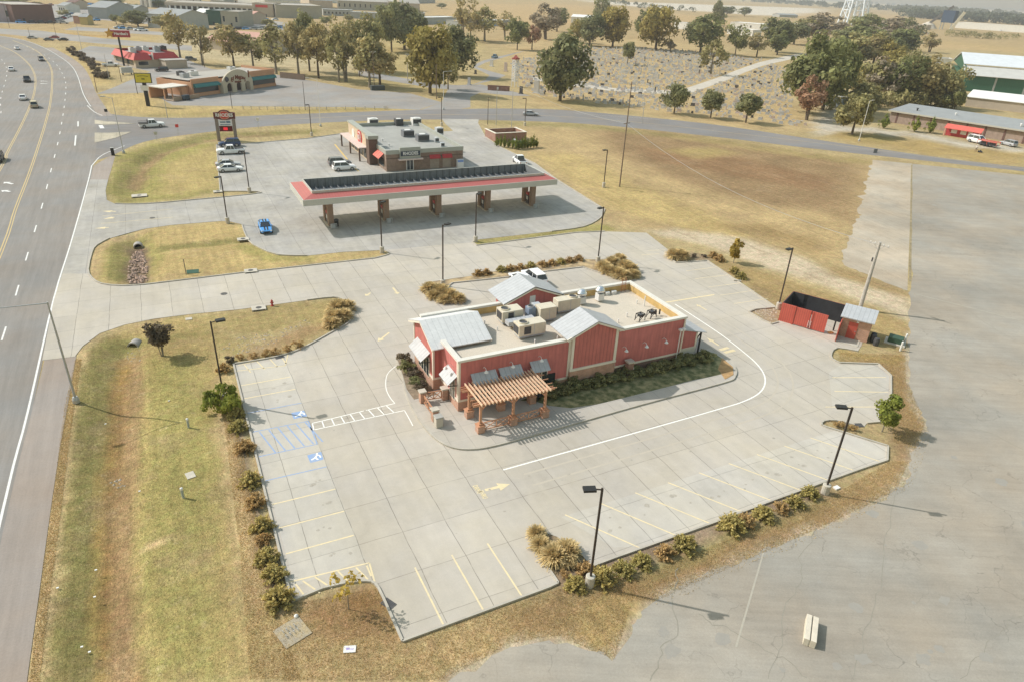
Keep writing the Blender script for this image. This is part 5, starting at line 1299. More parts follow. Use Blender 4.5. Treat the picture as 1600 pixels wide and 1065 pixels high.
b = cb(); b.box(cx0 + .12, cx1 - .12, cy0 + .12, cy1 - .12, cz + .02, cz + .1); b.build('soffit', M_WHITE, can)
zo, zi = cz + .93, cz + 1.38
ix0, ix1, iy0, iy1 = cx0 + ci, cx1 - ci, cy0 + ci, cy1 - ci
b = cb(); O4 = [(cx0 + .12, cy0 + .12), (cx1 - .12, cy0 + .12), (cx1 - .12, cy1 - .12), (cx0 + .12, cy1 - .12)]; I4 = [(ix0, iy0), (ix1, iy0), (ix1, iy1), (ix0, iy1)]
for k in range(4): a, c = O4[k], O4[(k + 1) % 4]; d, e = I4[(k + 1) % 4], I4[k]; b.poly3([(*a, zo), (*c, zo), (*d, zi), (*e, zi)])
b.build('red_skirt', M_CRED, can)
b = cb(); zt = zi + .38
for a in ((ix0, ix1, iy0, iy0 + .15), (ix0, ix1, iy1 - .15, iy1), (ix0, ix0 + .15, iy0 + .15, iy1 - .15), (ix1 - .15, ix1, iy0 + .15, iy1 - .15)): b.box(*a, zi - .02, zt)
b.build('upper_band', M_GREYB, can)
b = cb(); b.box(ix0 + .15, ix1 - .15, iy0 + .15, iy1 - .15, cz + .15, cz + .25)
for a in ((ix0 + .15, ix1 - .15, iy1 - .17, iy1 - .152), (ix0 + .152, ix0 + .17, iy0 + .15, iy1 - .15), (ix1 - .17, ix1 - .152, iy0 + .15, iy1 - .15)): b.box(*a, cz + .2, zt - .03)
b.build('roof_well', M_CIN, can)
b = cb()
for k in range(34): x = ix0 + .6 + k * 1.18; b.box(x, x + .12, iy0 + .3, iy1 - .3, cz + .25, cz + .55); b.bar((x + .06, iy1 - .9, cz + .5), (x + .06, iy1 - .2, zt - .2), .09)
b.build('roof_purlin', mat('purlin', (.16, .165, .17), .6), can)
M_CBRICK = mat('canopy brick', (.30, .215, .165), .85, .12, 4)
COLX = (21.95, 30.95, 40.0, 49.05, 57.85)
for x in COLX:
    for y in (106.2, 109.1):
        b = cb(); b.box(x - .42, x + .42, y - .42, y + .42, .03, cz + .02); b.build('column', M_CBRICK, can)
def make_pump():
    t = thing('fuel_pump', '', 'fuel pump')
    b = MB(); b.box(-.55, .55, -1.9, 1.9, 0, .15); b.build('pump_island', M_PRECAST, t)
    b = MB(); b.box(-.3, .3, -.45, .45, .15, 1.75); b.build('body', mat('pump dark', (.09, .09, .10), .5), t)
    b = MB(); b.box(-.33, .33, -.48, .48, 1.75, 2.15); b.build('topper', mat('pump red', (.45, .06, .05), .5), t)
    for s in (-1, 1):
        b = MB(); b.box(s * .3, s * .33, -.3, .3, .9, 1.5); b.build('screen', M_WHITE, t)
        b = MB(); b.tube((s * .36, .38, 1.3), (s * .4, .42, .5), .03); b.tube((s * .4, .42, .5), (s * .36, .3, 1.0), .03); b.build('hose', M_BLACK, t)
    return t
pump = remember(make_pump())
ORD = ('first', 'second', 'third', 'fourth', 'fifth', 'sixth', 'seventh', 'eighth', 'ninth', 'tenth', 'eleventh', 'twelfth', 'thirteenth', 'fourteenth', 'fifteenth', 'sixteenth', 'seventeenth', 'eighteenth', 'nineteenth', 'twentieth')
for k, x in enumerate(COLX):
    o = pump if k == 0 else dup(pump, (0, 0, 0)); o.location = (x, 107.6, .03); o['label'] = f'fuel pump between brick columns, {ORD[k]} from the left under the canopy'; o['group'] = 'fuel pumps under the canopy'
for k, x in enumerate(COLX):
    t = thing('pump_guard', f'low grey guard hoop at the foot of the {ORD[k]} canopy column from the left', 'guard rail', (x + .15, 104.85, .03), 0, 'guard hoops at the pump islands')
    b = MB(); b.tube((-.45, 0, 0), (-.45, 0, .75), .06); b.tube((.45, 0, 0), (.45, 0, .75), .06); b.tube((-.45, 0, .75), (.45, 0, .75), .06); b.build('hoop', M_STEEL, t); b = MB(); b.box(-.3, .3, .1, .5, 0, .6); b.build('bucket', M_HGREY, t)
t = thing('litter_bin', 'black litter bin beside the leftmost canopy column', 'litter bin', (22.75, 105.9, .03)); b = MB(); b.lathe([(.32, 0), (.36, .95)], n=14); b.build('bin_body', M_BLACK, t); b = MB(); b.lathe([(.4, .95), (.36, 1.1), (.2, 1.2)], n=14); b.build('bin_lid', M_HDARK, t)
# oil stains are part of the forecourt: thin dark sheets
# store
TO = (48.0, 150.0, .03)
M_STB = brick_mat('store brick', (.26, .175, .13), (.21, .14, .105), (.30, .25, .21)); M_STG = mat('store parapet', (.36, .37, .33), .6, .06, .6); M_SROOF = mat('grey membrane', (.34, .335, .31), .9, .12, .4)
M_STD = mat('store dark brown', (.14, .095, .075), .8, .12, 2); M_AWR = ribbed('red awning', (.62, .12, .09), 3, .8, .25, .6, var=.05, width=.1)
store = thing('fuel_store', 'brick convenience store with grey parapet, flat roof and red awnings', 'store', TO)
def sbm(): return MB(TO)
ax0, ax1, ay0, ay1, az = 40.4, 57.2, 137.0, 166.5, 3.45
b = sbm(); b.box(ax0, ax1, ay0, ay1, .03, az); b.build('wall', M_STB, store)
b = sbm(); zt = az + .85
for a in ((ax0 - .08, ax1 + .08, ay0 - .08, ay0 + .3), (ax0 - .08, ax1 + .08, ay1 - .3, ay1 + .08), (ax0 - .08, ax0 + .3, ay0 + .3, ay1 - .3), (ax1 - .3, ax1 + .08, ay0 + .3, ay1 - .3)): b.box(*a, az, zt)
b.build('parapet', M_STG, store)
b = sbm(); b.box(ax0 + .3, ax1 - .3, ay0 + .3, ay1 - .3, az, az + .12); b.build('roof_deck', M_SROOF, store)
b = sbm(); b.box(38.7, 40.6, 143.4, 145.6, .03, 5.3); b.build('tower_wall', M_STD, store); b = sbm(); b.box(38.55, 40.75, 143.25, 145.75, 5.3, 6.0); b.build('tower_cap', M_STG, store)
# raised west front with the round emblem
b = sbm(); b.box(39.4, 40.4, 147.2, 163.0, .03, 5.4); b.build('entrance_wall', mat('tan panel', (.55, .44, .32), .7), store); b = sbm(); b.box(39.25, 40.55, 147.0, 163.2, 5.4, 5.75); b.build('parapet', M_STG, store)
b = sbm(); b.lathe([(2.0, 0), (2.0, .12)], n=28); em = b.mesh('emblem', mat('emblem red', (.55, .06, .05), .5)); 
def disc(r, m_, x, y, z, name, par, th=.1):
    q = MB(); n = 28
    q.loft([[(xx, r * math.cos(2 * math.pi * i / n), r * math.sin(2 * math.pi * i / n)) for i in range(n)] for xx in (0, -th)]); o = q.build(name, m_, par); o.location = (x - TO[0], y - TO[1], z - TO[2]); return o
ee = disc(1.75, mat('emblem red', (.55, .06, .05), .5), 39.4, 153.0, 3.9, 'emblem', store); disc(1.2, M_WHITE, 39.29, 153.0, 3.9, 'emblem_disc', store); disc(.95, mat('emblem red', (.55, .06, .05)), 39.18, 153.0, 3.9, 'emblem_ring', store)
letters('emblem_figure', '101', 1.5, M_WHITE, store, (39.06 - TO[0], 153.0 - TO[1], 3.85), (R(90), 0, R(-90)), .04)
ee2 = disc(1.0, M_WHITE, 39.4, 158.6, 3.7, 'emblem', store)
b = sbm(); b.box(37.4, 39.4, 146.8, 163.2, 2.75, 2.95); b.build('entrance_canopy', mat('pale pink canopy', (.62, .5, .45)), store)
for y in (147.2, 155, 162.8): b = sbm(); b.box(37.45, 37.75, y - .15, y + .15, .03, 2.75); b.build('canopy_post', M_STD, store)
b = sbm(); 
for y in (148.3, 151.3, 155.8, 158.8): b.box(39.34, 39.4, y, y + 2.2, .3, 2.6)
b.build('window', M_GLASS, store)
b = sbm(); b.slab([(ax0 - .08, 138.4, 3.35), (ax0 - .08, 142.6, 3.35), (ax0 - 1.2, 142.6, 2.35), (ax0 - 1.2, 138.4, 2.35)], (-.02, 0, .06)); b.build('awning', ribbed('red awning striped', (.66, .14, .10), 1, 1.2, .65, .6, width=.16), store)
b = sbm(); b.box(ax0 - .06, ax0 - .01, 138.6, 142.3, .6, 2.3); b.build('window', M_GLASS, store)
b = sbm(); b.box(43.2, 47.6, ay0 - .5, ay0 - .08, az - 1.0, az + 1.35); b.build('sign_block', M_STG, store)
b = sbm(); b.box(43.35, 47.45, ay0 - .58, ay0 - .5, az - .35, az + .6); sgn = b.build('sign_panel', mat('navy sign', (.035, .05, .075), .5), store)
letters('sign_lettering', 'RHODES', .92, M_WHITE, store, (45.4 - TO[0], ay0 - .60 - TO[1], az + .12 - TO[2]), (R(90), 0, 0), .025, sx=.92)
b = sbm(); b.box(42.8, 48.0, ay0 - 1.0, ay0 - .08, az - 1.15, az - .9); b.build('door_canopy', mat('pale pink canopy', (.62, .5, .45)), store)
b = sbm(); b.box(44.6, 46.2, ay0 - .1, ay0 - .02, .05, 2.2); dr = b.build('door_frame', M_WHITE, store); b = sbm(); b.box(44.75, 45.35, ay0 - .12, ay0 - .1, .15, 2.1); b.box(45.45, 46.05, ay0 - .12, ay0 - .1, .15, 2.1); b.build('pane', M_GLASS, dr)
for x0, x1 in ((49.6, 52.0), (52.4, 54.6)):
    b = sbm(); b.slab([(x0, ay0 - .08, 2.9), (x1, ay0 - .08, 2.9), (x1, ay0 - .7, 2.2), (x0, ay0 - .7, 2.2)], (0, -.05, .05)); b.build('awning', mat('red awning plain', (.42, .05, .05), .6), store)
    b = sbm(); b.box(x0 + .2, x1 - .2, ay0 - .05, ay0 - .01, .1, 2.1); b.build('wall_panel', mat('tan service door', (.34, .28, .23)), store)
b = sbm(); b.box(ax0 - .04, ax1 + .04, ay0 - .045, ay0 - .01, 2.55, 2.72); b.build('brick_band', M_STD, store)
t = thing('ice_chest', 'white and blue ice chest against the right end of the store front', 'ice chest', (56.3, 136.4, .03)); b = MB(); b.box(-.7, .7, -.4, .4, .05, 1.7); b.build('cabinet', M_WHITE, t); b = MB(); b.box(-.65, .65, -.43, -.4, 1.2, 1.65); b.build('label_panel', mat('ice blue', (.2, .3, .6)), t)
# store rooftop units
zz = az + .15
def roofbox(name, label, cat, x, y, sx, sy, h, m_, group=None, rz=0, fan=True):
    t = thing(name, label, cat, (x, y, zz), rz, group); b = MB(); b.box(-sx, sx, -sy, sy, 0, h); b.build('cabinet', m_, t); b = MB(); b.box(-sx * .9, sx * .9, -sy - .02, -sy, h * .25, h * .85); b.build('grille', M_HDARK, t)
    if fan: b = MB(); b.lathe([(min(sx, sy) * .7, h), (min(sx, sy) * .7, h + .1)], n=14); b.build('fan_guard', M_WHITE, t)
M_HDG = mat('dark grey unit', (.17, .175, .19), .5, .1, 2)
x, y = G(637, 213, zz); roofbox('rooftop_unit', 'dark grey rooftop unit in the middle of the store roof, farther one', 'air conditioner', x, y, 1.25, 1.0, 1.35, M_HDG)
x, y = G(660, 220, zz); roofbox('rooftop_unit', 'dark grey rooftop unit on the store roof with pale top, nearer one', 'air conditioner', x, y, 1.3, 1.0, 1.4, M_HDG)
x, y = G(682, 222, zz); roofbox('exhaust_fan', 'small grey fan box on the right side of the store roof, farther one', 'exhaust fan', x, y, .45, .45, .9, M_HGREY); x, y = G(691, 229, zz); roofbox('exhaust_fan', 'small grey fan box on the right side of the store roof, nearer one', 'exhaust fan', x, y, .4, .4, .8, M_HGREY, fan=False)
x, y = G(686, 210, zz); roofbox('rooftop_unit', 'black and grey condenser at the right parapet of the store', 'air conditioner', x, y, .8, .8, 1.5, M_HGREY)
for px, lb in (((583, 196), 'pale rooftop unit with duct at the back left of the store roof'), ((650, 195), 'pale rooftop unit at the back right of the store roof')):
    x, y = G(*px, zz); roofbox('rooftop_unit', lb, 'air conditioner', x, y, 1.1, .9, 1.6, M_WHITE); 
x, y = G(623, 196, zz); roofbox('refrigeration_rack', 'dark pipe rack standing at the back of the store roof', 'equipment rack', x, y, .9, .9, 1.5, M_HDARK)
for px, lb in (((598, 221), 'small white roof vent on the store, left one'), ((608, 229), 'small white roof vent on the store, right one')):
    x, y = G(*px, zz); tag(MB().lathe([(.12, 0), (.12, .45), (.22, .5), (.22, .6)], n=10).build('roof_vent', M_WHITE, loc=(x, y, zz)), lb, 'vent')
# brick bin store by the field
x, y = G(775, 222); t = thing('bin_enclosure', 'brick walled bin enclosure beside clipped evergreens', 'enclosure', (x, y, 0), R(0)); M_BE = brick_mat('enclosure brick', (.34, .16, .12), (.27, .13, .1), (.36, .3, .25))
b = MB(); b.box(-.2, 8.5, 0, .3, 0, 2.0); b.box(-.2, .1, .3, 6, 0, 2.0); b.box(8.2, 8.5, .3, 6, 0, 2.0); b.box(-.2, 8.5, 6, 6.3, 0, 2.0); b.build('wall', M_BE, t); b = MB(); b.box(-.3, 8.6, -.1, .4, 2.0, 2.12); b.box(-.3, .2, .4, 6.4, 2.0, 2.12); b.box(8.1, 8.6, .4, 6.4, 2.0, 2.12); b.build('wall_cap', M_TRIM, t)
t = thing('propane_cabinet', 'white tank and dark cabinet before the brick bin enclosure', 'cabinet', (*G(803, 231), 0)); b = MB(); b.tube((0, 0, .3), (0, 0, 2.0), .4, n=14); b.build('tank', M_WHITE, t); b = MB(); b.box(.6, 2.2, -.4, .4, 0, 1.5); b.build('cabinet', mat('dark green cabinet', (.06, .12, .08)), t)

# pylon sign
SGN = G(356, 220); SH = HT((344, 222), (341, 183)); t = thing('pylon_sign', 'brick posted pylon sign with dark red arched top and price panel', 'sign', (SGN[0], SGN[1], 0), R(-12))
M_SGB = mat('sign brick grey', (.24, .20, .18), .85, .12, 3); M_SGR = mat('sign dark red', (.13, .035, .035), .5, .05, 1)
for x in (-1.85, 1.85): b = MB(); b.box(x - .33, x + .33, -.3, .3, 0, 5.0); b.build('post', M_SGB, t)
arch = [(-2.3, 6.3), (-2.3, 4.9), (-1.9, 5.0), (-1.5, 4.9), (-1.0, 4.75), (0, 4.65), (1.0, 4.75), (1.5, 4.9), (1.9, 5.0), (2.3, 4.9), (2.3, 6.3), (1.3, 6.35), (.8, 6.75), (0, 6.9), (-.8, 6.75), (-1.3, 6.35)]
b = MB(); b.loft([[(p[0], yy, p[1]) for p in arch] for yy in (-.3, .3)]); b.build('arched_top', M_SGR, t)
b = MB(); n = 24; b.loft([[(1.15 * math.cos(2 * math.pi * i / n), yy, 5.75 + .95 * math.sin(2 * math.pi * i / n)) for i in range(n)] for yy in (-.34, -.305)]); b.build('emblem_ring', mat('emblem tan', (.6, .35, .25)), t)
b = MB(); b.loft([[(1.0 * math.cos(2 * math.pi * i / n), yy, 5.75 + .8 * math.sin(2 * math.pi * i / n)) for i in range(n)] for yy in (-.37, -.345)]); b.build('emblem', mat('emblem red', (.5, .05, .05)), t)
letters('sign_lettering', 'RHODES', 1.02, M_WHITE, t, (0, -.40, 5.72), (R(90), 0, 0), .035, sx=.95)
b = MB(); b.box(-1.4, 1.4, -.22, .22, 3.35, 4.6); b.build('sign_panel', mat('white sign', (.72, .72, .76), .5), t)
b = MB(); b.box(-1.1, .1, -.24, -.22, 4.0, 4.35); b.box(-1.1, 1.1, -.24, -.22, 3.5, 3.72); b.box(.25, 1.15, -.24, -.22, 3.95, 4.45); b.build('sign_print', mat('sign blue grey', (.18, .24, .32)), t)
b = MB(); b.box(-1.4, 1.4, -.2, .2, 2.1, 3.3); b.build('price_panel', mat('price panel', (.12, .012, .016), .4), t); b = MB(); b.box(-.55, .35, -.22, -.2, 2.4, 3.0); b.build('price_figures', mat('price red', (.75, .03, .05), .4, emit=(1, .02, .04, .5)), t)

# ------------------------------------------------------------------ cars
M_TYRE = mat('tyre', (.025, .025, .027), .8, .1, 3); M_RIM = mat('rim', (.38, .39, .40), .35, .1, 3, metal=.6); M_CGL = mat('car glass', (.022, .028, .035), .06, .1, 1, spec=.9)
M_HEAD = mat('headlight', (.75, .76, .78), .15, .02, 1); M_TAIL = mat('tail light', (.40, .02, .02), .3, .02, 1); M_CTRIM = mat('car trim', (.04, .04, .042), .6, .1, 2)
def paintm(name, c): 
    m = mat('car paint ' + name, c, .28, .02, .6, spec=.6); return m
PAINT = {'white': paintm('white', (.78, .79, .80)), 'silver': paintm('silver', (.42, .43, .45)), 'blue': paintm('blue', (.09, .33, .72)), 'navy': paintm('navy', (.03, .06, .14)), 'black': paintm('black', (.02, .02, .022)), 'grey': paintm('grey', (.16, .165, .175)), 'red': paintm('red', (.33, .04, .04)), 'tan': paintm('tan', (.42, .37, .28)), 'dkblue': paintm('dkblue', (.05, .10, .19)), 'teal': paintm('teal', (.17, .30, .42))}
SHAPE = {  # half length, half width, sections: (x, belt z, width factor); cabin: rear base, rear top, front top, front base, roof z
    'sedan': dict(L=2.4, W=.90, sec=[(-2.4, .72, .84), (-2.25, .92, .93), (-1.5, .98, 1), (-.3, .95, 1), (.9, .90, 1), (1.7, .82, .97), (2.2, .72, .9), (2.4, .58, .78)], cab=(-1.85, -1.0, .25, 1.1, 1.45), wh=.33, wb=1.42),
    'suv': dict(L=2.35, W=.93, sec=[(-2.35, .9, .88), (-2.25, 1.08, .96), (-1.5, 1.10, 1), (-.3, 1.08, 1), (.9, 1.05, 1), (1.6, 1.0, .98), (2.15, .9, .92), (2.35, .7, .82)], cab=(-2.25, -1.95, .35, 1.05, 1.74), wh=.37, wb=1.4),
    'pickup': dict(L=2.85, W=.98, sec=[(-2.85, 1.05, .95), (-2.7, 1.08, .98), (-.6, 1.08, 1), (.4, 1.08, 1), (1.3, 1.12, 1), (2.2, 1.08, .98), (2.7, 1.0, .93), (2.85, .8, .88)], cab=(-.75, -.55, .65, 1.25, 1.86), wh=.4, wb=1.8)}
def make_car(kind, color, bed=False, simple=False, stripes=None, flatbed=False):
    S = SHAPE[kind]; t = thing({'sedan': 'parked_car', 'suv': 'sport_utility', 'pickup': 'pickup_truck'}[kind], '', 'car' if kind != 'pickup' else 'pickup'); pm = PAINT[color]; W = S['W']
    secs = []
    for x, z, f in S['sec']:
        w = W * f; zb = .24 if abs(x) < S['L'] - .2 else .34
        secs.append([(x, -w * .92, zb), (x, -w, .5), (x, -w * .99, z * .86), (x, -w * .88, z), (x, w * .88, z), (x, w * .99, z * .86), (x, w, .5), (x, w * .92, zb)])
    b = MB(); b.loft(secs)
    if kind == 'pickup' and not flatbed:
        pass
    body = b.build('body', pm, t, smooth=False, bevel=.04 if not simple else 0)
    c0, c1, c2, c3, zr = S['cab']; zb = S['sec'][2][1] - .03; wb_, wt = W * .88, W * .70
    base = [(c0, -wb_), (c3, -wb_), (c3, wb_), (c0, wb_)]; top = [(c1, -wt), (c2, -wt), (c2, wt), (c1, wt)]
    b = MB(); b._add([(x, y, zb) for x, y in base] + [(x, y, zr - .05) for x, y in top], [(0, 1, 5, 4), (1, 2, 6, 5), (2, 3, 7, 6), (3, 0, 4, 7)]); b.build('window_glass', M_CGL, t)
    b = MB(); ov = [(c1 - .05, -wt - .02), (c2 + .05, -wt - .02), (c2 + .05, wt + .02), (c1 - .05, wt + .02)]; b.prism(ov, zr - .07, zr); 
    for i in range(4):
        p, q = base[i], top[i]; b.bar((p[0], p[1], zb), (q[0], q[1], zr - .03), .09, .07)
    mx_ = (c1 + c2) / 2 - .1
    for s in (-1, 1): b.bar((mx_, s * wb_ * 1.0, zb), (mx_, s * wt, zr - .04), .08, .05)
    b.build('roof', pm, t, bevel=.02 if not simple else 0)
    if kind == 'pickup':
        b = MB()
        if flatbed: b.box(-2.9, -.85, -1.05, 1.05, 1.0, 1.12); b.bar((-2.9, -1.03, 1.4), (-.85, -1.03, 1.4), .06); b.bar((-2.9, 1.03, 1.4), (-.85, 1.03, 1.4), .06); b.box(-.95, -.85, -1.05, 1.05, 1.1, 1.75)
        else: b.box(-2.72, -.85, -.78, .78, 1.06, 1.095)
        b.build('bed', M_CTRIM, t)
    for x in (-S['wb'], S['wb']):
        for s in (-1, 1):
            y0, y1 = s * (W - .2), s * (W + .02)
            b = MB(); b.tube((x, y0, S['wh']), (x, y1, S['wh']), S['wh'], n=16); wq = b.build('wheel', M_TYRE, t)
            if not simple: b = MB(); b.tube((x, y1, S['wh']), (x, y1 + s * .012, S['wh']), S['wh'] * .62, n=14); b.build('rim', M_RIM, wq)
    if not simple:
        zf = S['sec'][-2][1] * .86
        for s in (-1, 1):
            b = MB(); b.box(S['L'] - .13, S['L'] - .03, s * W * .70 - .16, s * W * .70 + .16, zf - .09, zf + .05); b.build('headlight', M_HEAD, t)
            b = MB(); b.box(-S['L'] - .012, -S['L'] + .12, s * W * .70 - .13, s * W * .70 + .13, .70, .84); b.build('tail_light', M_TAIL, t)
            b = MB(); b.box(c3 - .25, c3 - .1, s * (W + .02) - .08, s * (W + .02) + .08, zb, zb + .14); b.build('mirror', pm, t)
        b = MB(); b.box(S['L'] - .06, S['L'] + .005, -.5, .5, .36, .55); b.build('grille', M_CTRIM, t)
    if stripes:
        b = MB()
        for s in (-1, 1):
            b.box(c1 - .02, c2 + .02, s * .2 - .11, s * .2 + .11, zr, zr + .006); z0 = S['sec'][4][1]; z1 = S['sec'][5][1]; z2 = S['sec'][6][1]
            b.poly3([(1.12, s * .2 - .11, .90 + .012), (1.7, s * .2 - .11, z1 + .012), (1.7, s * .2 + .11, z1 + .012), (1.12, s * .2 + .11, .90 + .012)]); b.poly3([(1.7, s * .2 - .11, z1 + .012), (2.2, s * .2 - .11, z2 + .012), (2.2, s * .2 + .11, z2 + .012), (1.7, s * .2 + .11, z1 + .012)])
        b.build('racing_stripe', M_BLACK, t)
    return t
PROTO = {}
def car(kind, color, px, ang, label, group=None, z=.03, s=1.0, **kw):
    """ang: heading in degrees on the ground, or a pair of photo points"""
    key = (kind, color, tuple(sorted(kw.items())))
    x, y = G(*px); a = DIR(*ang) if isinstance(ang, tuple) else R(ang)
    if key not in PROTO: o = PROTO[key] = remember(make_car(kind, color, **kw))
    else: o = dup(PROTO[key], (0, 0, 0))
    o.location = (x, y, z); o.rotation_euler = (0, 0, a); o['label'] = label
    o.scale = (s, s, s)
    if group: o['group'] = group
    elif 'group' in o.keys(): del o['group']
    return o
car('sedan', 'blue', (415, 360), ((411, 345), (418, 366)), 'bright blue sports car with black stripes parked in the station drive', stripes=True)
gp = 'cars parked at the sign side of the station'
car('suv', 'navy', (359, 229), 180, 'dark blue sport utility parked under the pylon sign', gp); car('pickup', 'white', (361, 240.5), 180, 'white pickup parked next to the dark blue car', gp)
car('sedan', 'silver', (357, 261), 0, 'silver car half hidden behind a white sedan', gp); car('sedan', 'white', (360, 268), 0, 'white sedan parked nearest the lamp post at the kerb', gp)
gp = 'cars parked in front of the store'
car('suv', 'grey', (531, 259), 0, 'grey car partly hidden behind the white small utility by the store', gp); car('suv', 'white', (538, 266), 0, 'white small utility car parked at the store front', gp)
car('pickup', 'white', (812, 256), 80, 'white pickup parked on the grass edge behind the canopy')
car('suv', 'white', (834, 440), 90, 'white sport utility parked behind the restaurant gable', 'cars parked behind the restaurant'); car('sedan', 'white', (814, 443), 90, 'white car mostly hidden by the restaurant gable roof', 'cars parked behind the restaurant')
car('pickup', 'white', (238, 199), 5, 'white flatbed pickup waiting on the side street at the highway', z=.01, flatbed=True)
car('sedan', 'silver', (829, 181), ((815, 178), (845, 179.5)), 'silver car driving on the side street near the cemetery', z=.01)
hw = 'cars on the highway'
for kind, col, px, d, lb in (('pickup', 'black', (43, 128), -1, 'dark pickup on the highway turning lane'), ('sedan', 'white', (36.5, 156), 1, 'white car left of the beige car on the highway'), ('suv', 'tan', (54, 168), 1, 'beige sport utility on the highway centre lane'), ('sedan', 'white', (18.5, 111), 1, 'white car farther up the highway at the left edge'),
                             ('suv', 'grey', (65, 95.5), -1, 'dark maroon grey car far up the highway'), ('sedan', 'white', (27, 78), 1, 'small white car farthest up the highway'), ('suv', 'black', (-3, 252), -1, 'black car cut by the left edge of the photo')):
    x, y = G(*px); i = min(range(len(redge) - 1), key=lambda k: abs(redge[k][1] - y)); dv = Vector(redge[i + 1]) - Vector(redge[i]); a = math.degrees(math.atan2(dv.y, dv.x)) + (0 if d > 0 else 180)
    car(kind, col, px, a, lb, hw, z=.015)
for kind, col, px, a, lb in (('sedan', 'silver', (51, 61), 0, 'pale silver car on the far cross road, leftmost'), ('sedan', 'grey', (77, 64), 0, 'dark grey car on the far cross road'), ('sedan', 'red', (85, 60.5), 180, 'dark red car on the far cross road'), ('sedan', 'black', (99, 64), 180, 'black car on the far cross road, rightmost')):
    car(kind, col, px, a, lb, 'cars on the far cross road', z=.02)
car('suv', 'black', (253, 112), 190, 'black car parked between the two northern restaurants', z=.01); car('pickup', 'white', (173, 104), 0, 'white pickup in front of the red roofed restaurant', z=.01); car('suv', 'grey', (299, 95), 0, 'grey car in shade under the row of trees', z=.01)
car('sedan', 'black', (396, 114), 0, 'dark car behind the arched restaurant', z=.01)
car('pickup', 'teal', (773, 91), ((764, 92), (782, 88)), 'blue pickup with white cab top standing in the cemetery lane', z=.01)
car('suv', 'white', (1527, 224), ((1518, 221), (1540, 226)), 'white van parked by the red porch of the long brick building', z=.01, s=1.25); car('suv', 'silver', (1575, 228), ((1590, 231), (1570, 226)), 'silver sport utility right of the trailer by the brick building', z=.01)
# lawn contractor's trailer
x, y = G(1543, 229); t = thing('equipment_trailer', 'red framed equipment trailer with dark mowers parked by the brick building', 'trailer', (x, y, 0), DIR((1530, 225), (1560, 231)))
b = MB(); b.box(-2.6, 2.6, -1, 1, .5, .65); b.build('deck', M_HDARK, t); b = MB()
for s in (-1, 1): b.bar((-2.6, s, 1.5), (2.6, s, 1.5), .25, .25); [b.bar((xx, s, .6), (xx, s, 1.5), .08) for xx in (-2.6, 0, 2.6)]
b.build('rail', mat('trailer red', (.55, .14, .11), .6), t)
for xx in (-.5, .5):
    for s in (-1, 1): b = MB(); b.tube((xx, s * .95, .36), (xx, s * 1.15, .36), .36, n=12); b.build('wheel', M_TYRE, t)
b = MB(); b.box(-1.8, -.4, -.6, .6, .65, 1.35); b.box(.4, 1.8, -.6, .6, .65, 1.3); b.build('load', M_HDARK, t)
# person mowing the verge
x, y = G(1524, 237)
def person(name, label, x, y, rz, shirt, trousers):
    me = bpy.data.meshes.new('person'); J = [(0, 0, .95), (0, 0, 1.2), (0, .02, 1.45), (0, .04, 1.56), (0, .06, 1.70), (.11, 0, .9), (.13, .1, .5), (.12, .05, .06), (.12, .22, .04), (-.11, 0, .9), (-.14, -.12, .5), (-.13, -.22, .08), (-.13, -.06, .04), (.2, .02, 1.42), (.27, .12, 1.15), (.2, .38, 1.02), (-.2, .02, 1.42), (-.27, .12, 1.15), (-.2, .38, 1.02)]
    E = [(0, 1), (1, 2), (2, 3), (3, 4), (0, 5), (5, 6), (6, 7), (7, 8), (0, 9), (9, 10), (10, 11), (11, 12), (2, 13), (13, 14), (14, 15), (2, 16), (16, 17), (17, 18)]
    RD = [.16, .15, .17, .06, .11, .10, .075, .055, .05, .10, .075, .055, .05, .075, .055, .045, .075, .055, .045]
    me.from_pydata(J, E, []); o = bpy.data.objects.new(name, me); COL.objects.link(o); o.location = (x, y, 0); o.rotation_euler = (0, 0, rz)
    sk = o.modifiers.new('skin', 'SKIN'); su = o.modifiers.new('sub', 'SUBSURF'); su.levels = 1; su.render_levels = 1
    for i, v in enumerate(me.skin_vertices[0].data): v.radius = (RD[i], RD[i]); v.use_root = (i == 0)
    me.materials.append(mat('skin tone', (.42, .26, .18), .6)); tag(o, label, 'person')
    b = MB(); b.lathe([(.17, .92), (.185, 1.2), (.215, 1.42), (.12, 1.53)], n=12); b.tube((.2, .02, 1.44), (.28, .12, 1.16), .09, .075, 8); b.tube((-.2, .02, 1.44), (-.28, .12, 1.16), .09, .075, 8); b.build('shirt', shirt, o)
    b = MB(); b.tube((.1, 0, .98), (.13, .1, .5), .125, .1, 8); b.tube((.13, .1, .5), (.12, .05, .08), .1, .075, 8); b.tube((-.1, 0, .98), (-.14, -.12, .5), .125, .1, 8); b.tube((-.14, -.12, .5), (-.13, -.22, .1), .1, .075, 8); b.build('trousers', trousers, o)
    b = MB(); b.lathe([(.12, 1.74), (.125, 1.79), (.09, 1.86), (.02, 1.88)], (0, .06), 10); b.build('cap', shirt, o); return o
person('person', 'person in white shirt and tan trousers walking behind a push mower on the verge', x, y, DIR((1524, 237), (1532, 238)) - math.pi / 2, M_WHITE, mat('tan trousers', (.35, .27, .18)))
mx_, my_ = G(1531, 238.5); t = thing('push_mower', 'small dark push mower in front of the person in white', 'mower', (mx_, my_, 0), DIR((1524, 237), (1532, 238)))
